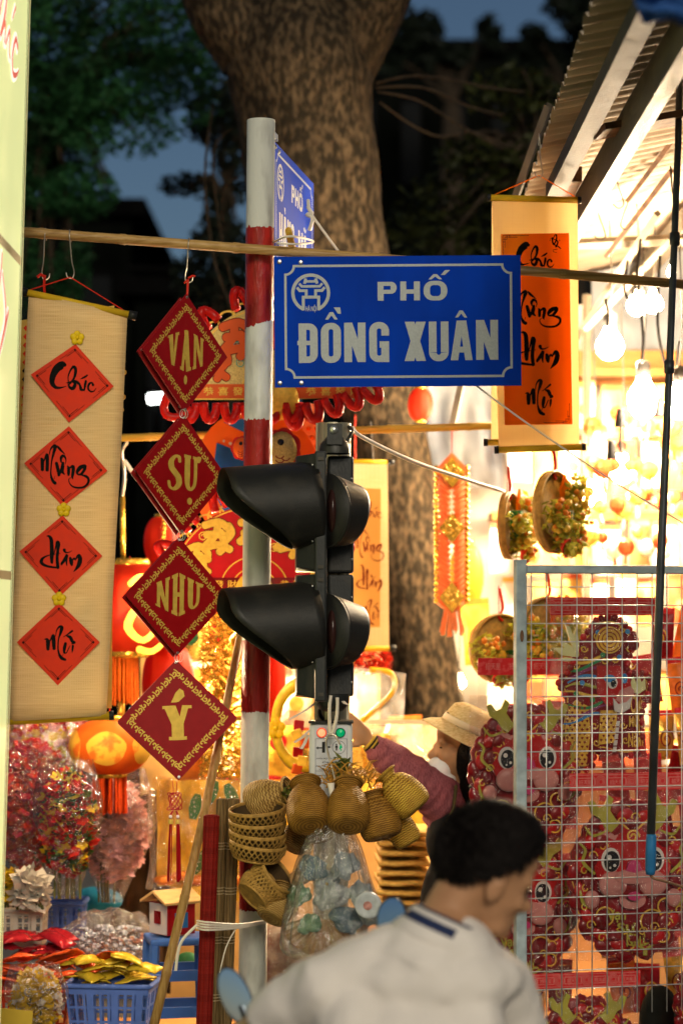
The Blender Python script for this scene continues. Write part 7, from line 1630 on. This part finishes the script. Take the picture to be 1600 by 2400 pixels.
def hair_shell(mx, k, line, name, parent, n=48, m_=32, extra=lambda q: 0):
    vs = []; c = Vector((-.014, 0, .035))
    for i in range(m_ + 1):
        for j in range(n):
            th = math.pi * i / m_; a = 2 * math.pi * j / n; q = Vector((math.sin(th) * math.cos(a), math.sin(th) * math.sin(a), math.cos(th)))
            f = line(q); r_ = (1.14 + .018 * mnoise.noise(q * 6) + extra(q)) * f + .80 * (1 - f)
            vs.append(mx @ ((c + Vector((q.x * .100, q.y * .080, q.z * .098)) * r_) * k))
    return MB().add(vs, [(i * n + j, (i + 1) * n + j, (i + 1) * n + (j + 1) % n, i * n + (j + 1) % n) for i in range(m_) for j in range(n)]).build(name, hair, parent, True)
def hand(mb, w, dr, nrm, k=1.0, curl=.5):
    """palm and five bent fingers from the wrist w along dr; nrm points out of the back of the hand"""
    dr = Vector(dr).normalized(); nrm = Vector(nrm); nrm = (nrm - dr * nrm.dot(dr)).normalized(); sd = dr.cross(nrm); w = Vector(w)
    mx = Matrix((dr, sd, nrm)).transposed()
    mb.ball(w + dr * .05 * k, (.052 * k, .040 * k, .016 * k), 12, 8, mx)
    for i, (o_, L_) in enumerate(((-.030, .068), (-.010, .078), (.010, .074), (.028, .058))):
        p = w + dr * .088 * k + sd * o_ * k; pts = [p - dr * .02 * k]; d = dr.copy(); q = p
        for s_ in range(3): pts.append(q); d = (d - nrm * curl * .62).normalized(); q = q + d * L_ * k * (.45, .32, .25)[s_]
        pts.append(q); mb.tube(pts, [.0085 * k, .009 * k, .0085 * k, .008 * k, .0065 * k], 8)
    b = w + dr * .025 * k - sd * .032 * k; mb.tube([b, b + (dr * .6 - sd * .8).normalized() * .032 * k, b + (dr * .9 - sd * .5 - nrm * .3 * curl).normalized() * .062 * k, b + (dr * 1.0 - sd * .35 - nrm * .6 * curl).normalized() * .088 * k], [.012 * k, .0105 * k, .0095 * k, .007 * k], 8)

# ---- the rider
man = thing('person', 'rider in a pale grey polo shirt seen from behind, head turned down', 'person', (.14, 4.85, 0))
org = Vector((.14, 4.85, 0))
HM = frame(Vector((.298, 4.93, 1.370)) - org, (.93, .30, -.42), R(4))
LS_, RS_ = Vector((-.030, 4.86, 1.152)) - org, Vector((.320, 4.92, 1.150)) - org
LE, RE = Vector((-.160, 5.0, 1.040)) - org, Vector((.40, 5.06, .90)) - org; LH, RH = Vector((-.232, 5.20, .985)) - org, Vector((.30, 5.40, .98)) - org
NB = Vector((.208, 4.880, 1.272)) - org; HP = Vector((.11, 4.80, .80)) - org
m = MB(); head_parts(m, HM, .97)
m.tube([HM @ Vector((-.03, 0, -.03)), HM @ Vector((-.045, 0, -.11)), NB, NB - Vector((0, 0, .08))], [.058, .056, .055, .05], 14)
for S_, E_, Hh in ((LS_, LE, LH), (RS_, RE, RH)):
    m.tube([S_, S_.lerp(E_, .5), E_, E_.lerp(Hh, .35), Hh], [.050, .047, .040, .040, .027], 12); hand(m, Hh, (Hh - E_).normalized() + Vector((0, .6, 0)), (0, 0, 1), 1.0, 1.0)
m.tube([NB - Vector((0, 0, .05)), HP], [.05, .09], 12)
remesh(m.build('body', skin, man, True), .0075, 4)
eb = MB()
for sg in (-1, 1): eb.ball(HM @ Vector((.085, sg * .034, .0)), (.010, .012, .006), 8, 6)
eb.build('eyes', eyem, man, True)
def mline(q):     # short back and sides, open face
    a = math.degrees(math.atan2(abs(q.y), q.x)); lim = .36 if a < 45 else (.36 - (a - 45) / 45 * .74 if a < 90 else -.40 - (a - 90) / 90 * .75)
    return max(0, min(1, (q.z - lim) / .22))
hair_shell(HM, .97, mline, 'hair', man, extra=lambda q: .12 * max(0, q.z) ** 1.5 + .16 * max(0, q.x) * max(0, q.z) * 1.6 + .02 * mnoise.noise(q * 16))
def strands(mx, k, line, n, seed, parent, lean, L0=.02, L1=.042):
    rg = random.Random(seed); m = MB(); c = Vector((-.014, 0, .035))
    while n > 0:
        q = Vector((rg.gauss(0, 1), rg.gauss(0, 1), rg.gauss(0, 1))).normalized()
        if line(q) < .55: continue
        n -= 1; p = c + Vector((q.x * .100, q.y * .080, q.z * .098)) * 1.10; L_ = rg.uniform(L0, L1) * (.55 + .45 * max(0, q.z)); tg = Vector(lean) - q * Vector(lean).dot(q); dr = (q * .42 + tg + Vector((rg.uniform(-.18, .18), rg.uniform(-.18, .18), rg.uniform(-.12, .12)))).normalized()
        m.tube([mx @ (p * k), mx @ ((p + dr * L_ * .6) * k), mx @ ((p + dr * L_ + Vector((0, 0, -.004))) * k)], [.0042 * k, .003 * k, .0006 * k], 3, False)
    return m.build('hair_strand', hair, parent)
strands(HM, .97, mline, 2400, 4, man, (.9, 0, -.35), .020, .034)
ax_ = Vector((.40, .06, .9)).normalized()
m = MB()
CH_ = Vector((.135, 4.86, 1.0)) - org
m.ball(HP + Vector((0, 0, 0)), (.175, .14, .13), 18, 12); m.ball(HP.lerp(CH_, .5), (.175, .135, .16), 18, 12); m.ball(CH_, (.20, .145, .15), 20, 12); m.ball(CH_ + Vector((.0, -.01, .06)), (.19, .125, .10), 20, 12)
m.ball(CH_ + Vector((-.10, -.035, .05)), (.09, .09, .12), 14, 10); m.ball(CH_ + Vector((.11, -.03, .05)), (.09, .09, .12), 14, 10)
for S_, E_ in ((LS_, LE), (RS_, RE)):
    m.tube([NB + Vector((0, 0, -.035)), NB.lerp(S_, .45) + Vector((0, 0, -.012)), S_ + Vector((0, 0, -.005)), S_.lerp(E_, .45), S_.lerp(E_, .84)], [.072, .070, .074, .070, .074], 16)
m.ball(NB - Vector((.0, 0, .055)), (.105, .10, .07), 18, 12); m.ball(NB - Vector((.03, .01, .11)), (.19, .12, .09), 18, 12); m.tube([NB + ax_ * .012, NB - ax_ * .03, NB - ax_ * .09], [.074, .092, .125], 18)
so = remesh(m.build('polo_shirt', shirt, man, True), .009, 6); tx = bpy.data.textures.new('folds', 'CLOUDS'); tx.noise_scale = .085; tx.noise_depth = 1; dm_ = so.modifiers.new('folds', 'DISPLACE'); dm_.texture = tx; dm_.strength = .022; dm_.mid_level = .5; dm_.texture_coords = 'LOCAL'
ax = Vector((.40, .06, .9)).normalized(); q = ax.to_track_quat('Z', 'Y').to_matrix().to_4x4(); q.translation = NB
cl = MB().lathe([(.070, -.02), (.068, .004), (.066, .018), (.069, .020), (.077, .004), (.088, -.018), (.100, -.034), (.094, -.045)], 36, q).build('collar', shirt, man, True)
MB().lathe([(.0775, .0045), (.0825, -.006), (.0868, -.0145)], 36, q).build('collar_stripe', navy, cl, True)
MB().lathe([(.0668, .0200), (.0692, .0205), (.0722, .0150)], 36, q).build('collar_stripe', navy, cl, True)
m = MB(); m.ball(HP - Vector((0, 0, .06)), (.18, .16, .11), 16, 10)
for sg in (-1, 1): a = HP + Vector((sg * .09, 0, -.06)); kn = HP + Vector((sg * .17, .42, -.16)); ft = HP + Vector((sg * .15, .40, -.53)); m.tube([a, a.lerp(kn, .5), kn, kn.lerp(ft, .5), ft], [.09, .082, .068, .055, .045], 14)
remesh(m.build('trousers', trou, man, True), .014, 5)
m = MB()
for sg in (-1, 1): f_ = HP + Vector((sg * .15, .44, -.56)); m.ball(f_, (.042, .11, .035), 14, 8)
m.build('shoes', M('dark shoes', (.03, .03, .03, 1), .6), man, True)

# ---- his scooter
sc_m = M('dark scooter plastic', (.03, .03, .035, 1), .3, coat=.4); mirr = M('mirror glass', (.55, .68, .85, 1), .06, 1.0); tyre = M('tyre rubber', (.02, .02, .02, 1), .8)
sco = thing('motor_scooter', 'dark motor scooter under the rider, its mirrors showing', 'scooter', (.06, 4.9, 0)); o_ = Vector((.06, 4.9, 0))
bevel(MB().box((0, -.05, .72), (.24, .62, .09)).build('seat', M('seat vinyl', (.02, .02, .02, 1), .5), sco), .03, 3)
m = MB(); m.ball((0, -.1, .52), (.17, .42, .17), 18, 10); remesh(m.build('body', sc_m, sco, True), .02, 2)
bevel(MB().box((0, .33, .24), (.26, .34, .05)).build('footboard', sc_m, sco), .01); bevel(MB().box((-.02, .52, .58), (.36, .05, .62), (R(-14), 0, 0)).build('apron', sc_m, sco), .03, 3)
for y in (-.42, .78):
    w_ = MB().lathe([(.14, -.045), (.205, -.05), (.24, -.02), (.24, .02), (.205, .05), (.14, .045)], 28, Matrix.Translation((0, y, .24)) @ Matrix.Rotation(R(90), 4, 'Y')).build('wheel', tyre, sco, True)
    MB().lathe([(.0001, -.04), (.14, -.042), (.14, .042), (.0001, .04)], 20, Matrix.Translation((0, y, .24)) @ Matrix.Rotation(R(90), 4, 'Y')).build('rim', galv, w_, True)
hl, hr = LH + org - o_, RH + org - o_
MB().tube(catmull([tuple(hl + Vector((-.07, .02, 0))), tuple(hl + Vector((.06, .02, 0))), (.0, .50, .98), tuple(hr + Vector((-.06, .03, 0))), tuple(hr + Vector((.08, .03, 0)))], 5), .016, 10).build('handlebar', sc_m, sco, True)
MB().tube([(0, .50, .96), (0, .62, .5), (0, .76, .26)], .03, 10).build('steering_column', sc_m, sco, True)
def mirror(px, py, d, a, b, rz, ry, rx, stem):
    c = P(px, py, d) - o_; mx = Matrix.Translation(c) @ Euler((rx, ry, rz)).to_matrix().to_4x4()
    sh = MB().lathe([(.0001, .022), (.6, .02), (.9, .012), (1.0, 0), (1.0, -.006), (.93, -.008)], 28, mx @ Matrix.Rotation(R(-90), 4, 'X') @ Matrix.Diagonal((a, b, 1, 1)) ).build('mirror', sc_m, sco, True)
    MB().lathe([(.0001, -.0065), (.6, -.0066), (.94, -.0062)], 28, mx @ Matrix.Rotation(R(-90), 4, 'X') @ Matrix.Diagonal((a, b, 1, 1))).build('mirror_glass', mirr, sh, True)
    MB().tube(catmull([tuple(c + Vector((0, .02, -.02))), tuple(c.lerp(Vector(stem), .5) + Vector((0, .03, .01))), tuple(stem)], 4), .006, 8).build('mirror_stem', sc_m, sco, True)
mirror(553, 2336, 5.32, .034, .070, R(-4), R(-24), R(-6), hl + Vector((.03, .02, 0)))
mirror(918, 2152, 5.62, .036, .050, R(-20), R(8), R(-6), hr + Vector((-.02, .03, 0)))
lid = thing('round_plastic_cover', 'round grey plastic lid with faint red print beside the rider mirror', 'lid', P(862, 2122, 6.9), (R(8), 0, R(-12)))
MB().lathe([(.0001, -.002), (.030, -.002), (.0375, -.004), (.039, 0), (.039, .008)], 28, Matrix.Rotation(R(-90), 4, 'X')).build('disc', M('hazy grey plastic', (.40, .42, .45, 1), .25, var=.2, vs=30), lid, True); MB().poly(circle(0, 0, .013, 14), -.0045).build('print_dot', M('faded red print', (.42, .2, .18, 1), .5, var=.4, vs=90), lid)

# ---- the woman reaching across
mar = M('maroon ribbed knit', (.29, .09, .105, 1), .85, vs=10, st=(30, 30, 4), col2=(.19, .05, .06, 1), bump=.5, bs=40); blkc = M('black apron cloth', (.012, .012, .012, 1), .9, var=.3, vs=10); strw = M('straw hat', (.78, .62, .32, 1), .7, vs=80, st=(1, 1, 6), col2=(.58, .40, .14, 1), trans=.2, bump=.3, bs=160)
dW = 8.0; wo = thing('person', 'woman in straw hat, white mask and maroon cardigan reaching towards the button box', 'person', P(1075, 1780, dW) * 1); wo.location.z = 0; o_ = wo.location.copy()
def WP(px, py, y=0): return P(px, py, dW + y) - o_
WM = frame(WP(1080, 1756, -.02), (-.96, -.16, .10), 0)
SHL, ELB, WRI, HND = WP(1062, 1890, -.02), WP(962, 1818, -.10), WP(868, 1742, -.12), WP(838, 1712, -.12)
m = MB(); head_parts(m, WM, .93); m.tube([WM @ Vector((-.02, 0, -.05)), WM @ Vector((-.04, 0, -.16)), WP(1090, 1880, .04)], [.048, .047, .07], 12)
m.tube([SHL, ELB, WRI], [.045, .036, .024], 12); hand(m, WRI, HND - WRI, (-.1, -.9, .4), .9, .45)
B_ = WP(1090, 1900, .06); m.tube([WP(1090, 1880, .04), Vector((B_.x, B_.y, .95)), Vector((B_.x, B_.y, .85))], [.1, .11, .12], 12)
ra = WP(1130, 1880, .12); m.tube([ra, ra + Vector((.03, .02, -.28)), ra + Vector((-.04, -.12, -.48))], [.042, .036, .024], 10); hand(m, ra + Vector((-.04, -.12, -.48)), (-.3, -.5, -.7), (1, 0, 0), .9, .5)
remesh(m.build('body', skin2, wo, True), .0072, 4)
MB().ball(WM @ Vector((.074, .031, .0)), (.006, .008, .003), 8, 6).ball(WM @ Vector((.074, -.031, .0)), (.006, .008, .003), 8, 6).build('eyes', eyem, wo, True)
hair_shell(WM, .95, lambda q: max(0, min(1, ((q.z * .7 - q.x + .42)) / .2)), 'hair', wo, extra=lambda q: .05)
m = MB(); m.ball(WM @ Vector((-.022, .052, -.03)), (.05, .045, .09), 14, 10); m.ball(WM @ Vector((-.04, .05, -.12)), (.045, .05, .10), 14, 10); remesh(m.build('long_hair', hair, wo, True), .008, 3)
m = MB(); m.ball(WM @ Vector((.066, 0, -.072)), (.046, .058, .046), 16, 10); m.ball(WM @ Vector((.045, 0, -.105)), (.04, .055, .035), 16, 10); remesh(m.build('face_mask', M('white mask cloth', (.74, .73, .70, 1), .8, bump=.2, bs=60), wo, True), .006, 3)
hm = Matrix.Translation(WM @ Vector((-.014, 0, .066))) @ Euler((R(4), R(24), 0)).to_matrix().to_4x4(); n = 48; prof = [(.001, .080), (.05, .078), (.074, .064), (.084, .035), (.089, .004), (.105, -.002), (.128, -.010), (.150, -.024), (.152, -.026)]; vs = []
for r_, z in prof:
    for j in range(n): a = 2 * math.pi * j / n; w_ = max(0, r_ - .089) / .08; vs.append(hm @ Vector((r_ * math.cos(a), r_ * math.sin(a), z + w_ * (.012 * math.sin(2 * a + .6) - .03 * math.cos(a) * -.4))))
ht = MB().add(vs, [(i * n + j, (i + 1) * n + j, (i + 1) * n + (j + 1) % n, i * n + (j + 1) % n) for i in range(len(prof) - 1) for j in range(n)]).build('straw_hat', strw, wo, True); ht.modifiers.new('t', 'SOLIDIFY').thickness = .003
MB().lathe([(.0875, .026), (.0915, .006), (.0935, .005), (.0895, .027)], 40, hm).build('hat_band', string_m, ht, True)
m = MB(); pth = catmull([(*p_, r_) for p_, r_ in ((SHL, .085), (SHL.lerp(ELB, .5) + Vector((0, 0, -.006)), .076), (ELB, .068), (ELB.lerp(WRI, .45), .059), (ELB.lerp(WRI, .72), .050), (ELB.lerp(WRI, .90), .038))], 9)
m.tube([Vector(q_[:3]) + Vector((0, 0, .0025 * math.sin(i_ * 1.7))) for i_, q_ in enumerate(pth)], [q_[3] * (1 + .055 * math.sin(i_ * 2.4) + .03 * math.sin(i_ * 1.1)) for i_, q_ in enumerate(pth)], 20)
m.ball(SHL + Vector((.0, .02, -.02)), (.085, .08, .08), 14, 10); m.ball(WP(1085, 1900, .04), (.125, .11, .10), 16, 10); m.ball(WP(1080, 1960, .04), (.115, .10, .10), 16, 10); m.ball(ra, (.07, .07, .07), 12, 8); m.tube([ra, ra + Vector((.03, .02, -.27))], [.068, .055], 12)
m.tube([SHL + Vector((-.02, 0, -.03)), WP(1010, 1945, -.02)], [.07, .05], 14)
remesh(m.build('cardigan', mar, wo, True), .006, 2)
m = MB(); m2 = MB(); d_ = (WRI - ELB); pts = [ELB.lerp(WRI, .80 + .035 * i) for i in range(8)]
for i in range(7): (m if i % 2 else m2).tube([pts[i], pts[i + 1]], [.0400 - i * .0014, .0386 - i * .0014], 14)
m.build('cuff_stripe', blkc, wo, True); m2.build('striped_cuff', M('yellow knit', (.42, .27, .03, 1), .8), wo, True)
m = MB(); bz = WP(1045, 1925, -.03); m.ball(bz + Vector((.03, 0, -.06)), (.10, .12, .13), 16, 10); m.ball(bz + Vector((.03, .02, -.30)), (.12, .13, .22), 16, 10); m.ball(bz + Vector((.04, .03, -.55)), (.14, .15, .25), 16, 10); remesh(m.build('apron', blkc, wo, True), .012, 4)
m = MB(); m.tube([WP(1068, 1842, -.11), WP(1062, 1900, -.13), WP(1040, 1940, -.15)], .02, 8, True, .3); m.build('apron_strap', M('olive strap', (.10, .08, .03, 1), .8), wo, True)
m = MB()
for sg in (-1, 1): m.tube([Vector((.06 + sg * .08, .02, .82)), Vector((.06 + sg * .09, .03, .45)), Vector((.06 + sg * .09, .02, .14))], [.09, .065, .05], 12)
m.build('trousers', trou, wo, True)
sheet('hanging_towel', [P(1108, 1740, 8.12), P(1140, 1735, 8.14), P(1136, 1900, 8.14), P(1096, 1900, 8.12)], M('peach towel', (.62, .42, .30, 1), .8, trans=.2), 'narrow peach towel hanging behind the straw hat brim', 'towel', amp=.006)
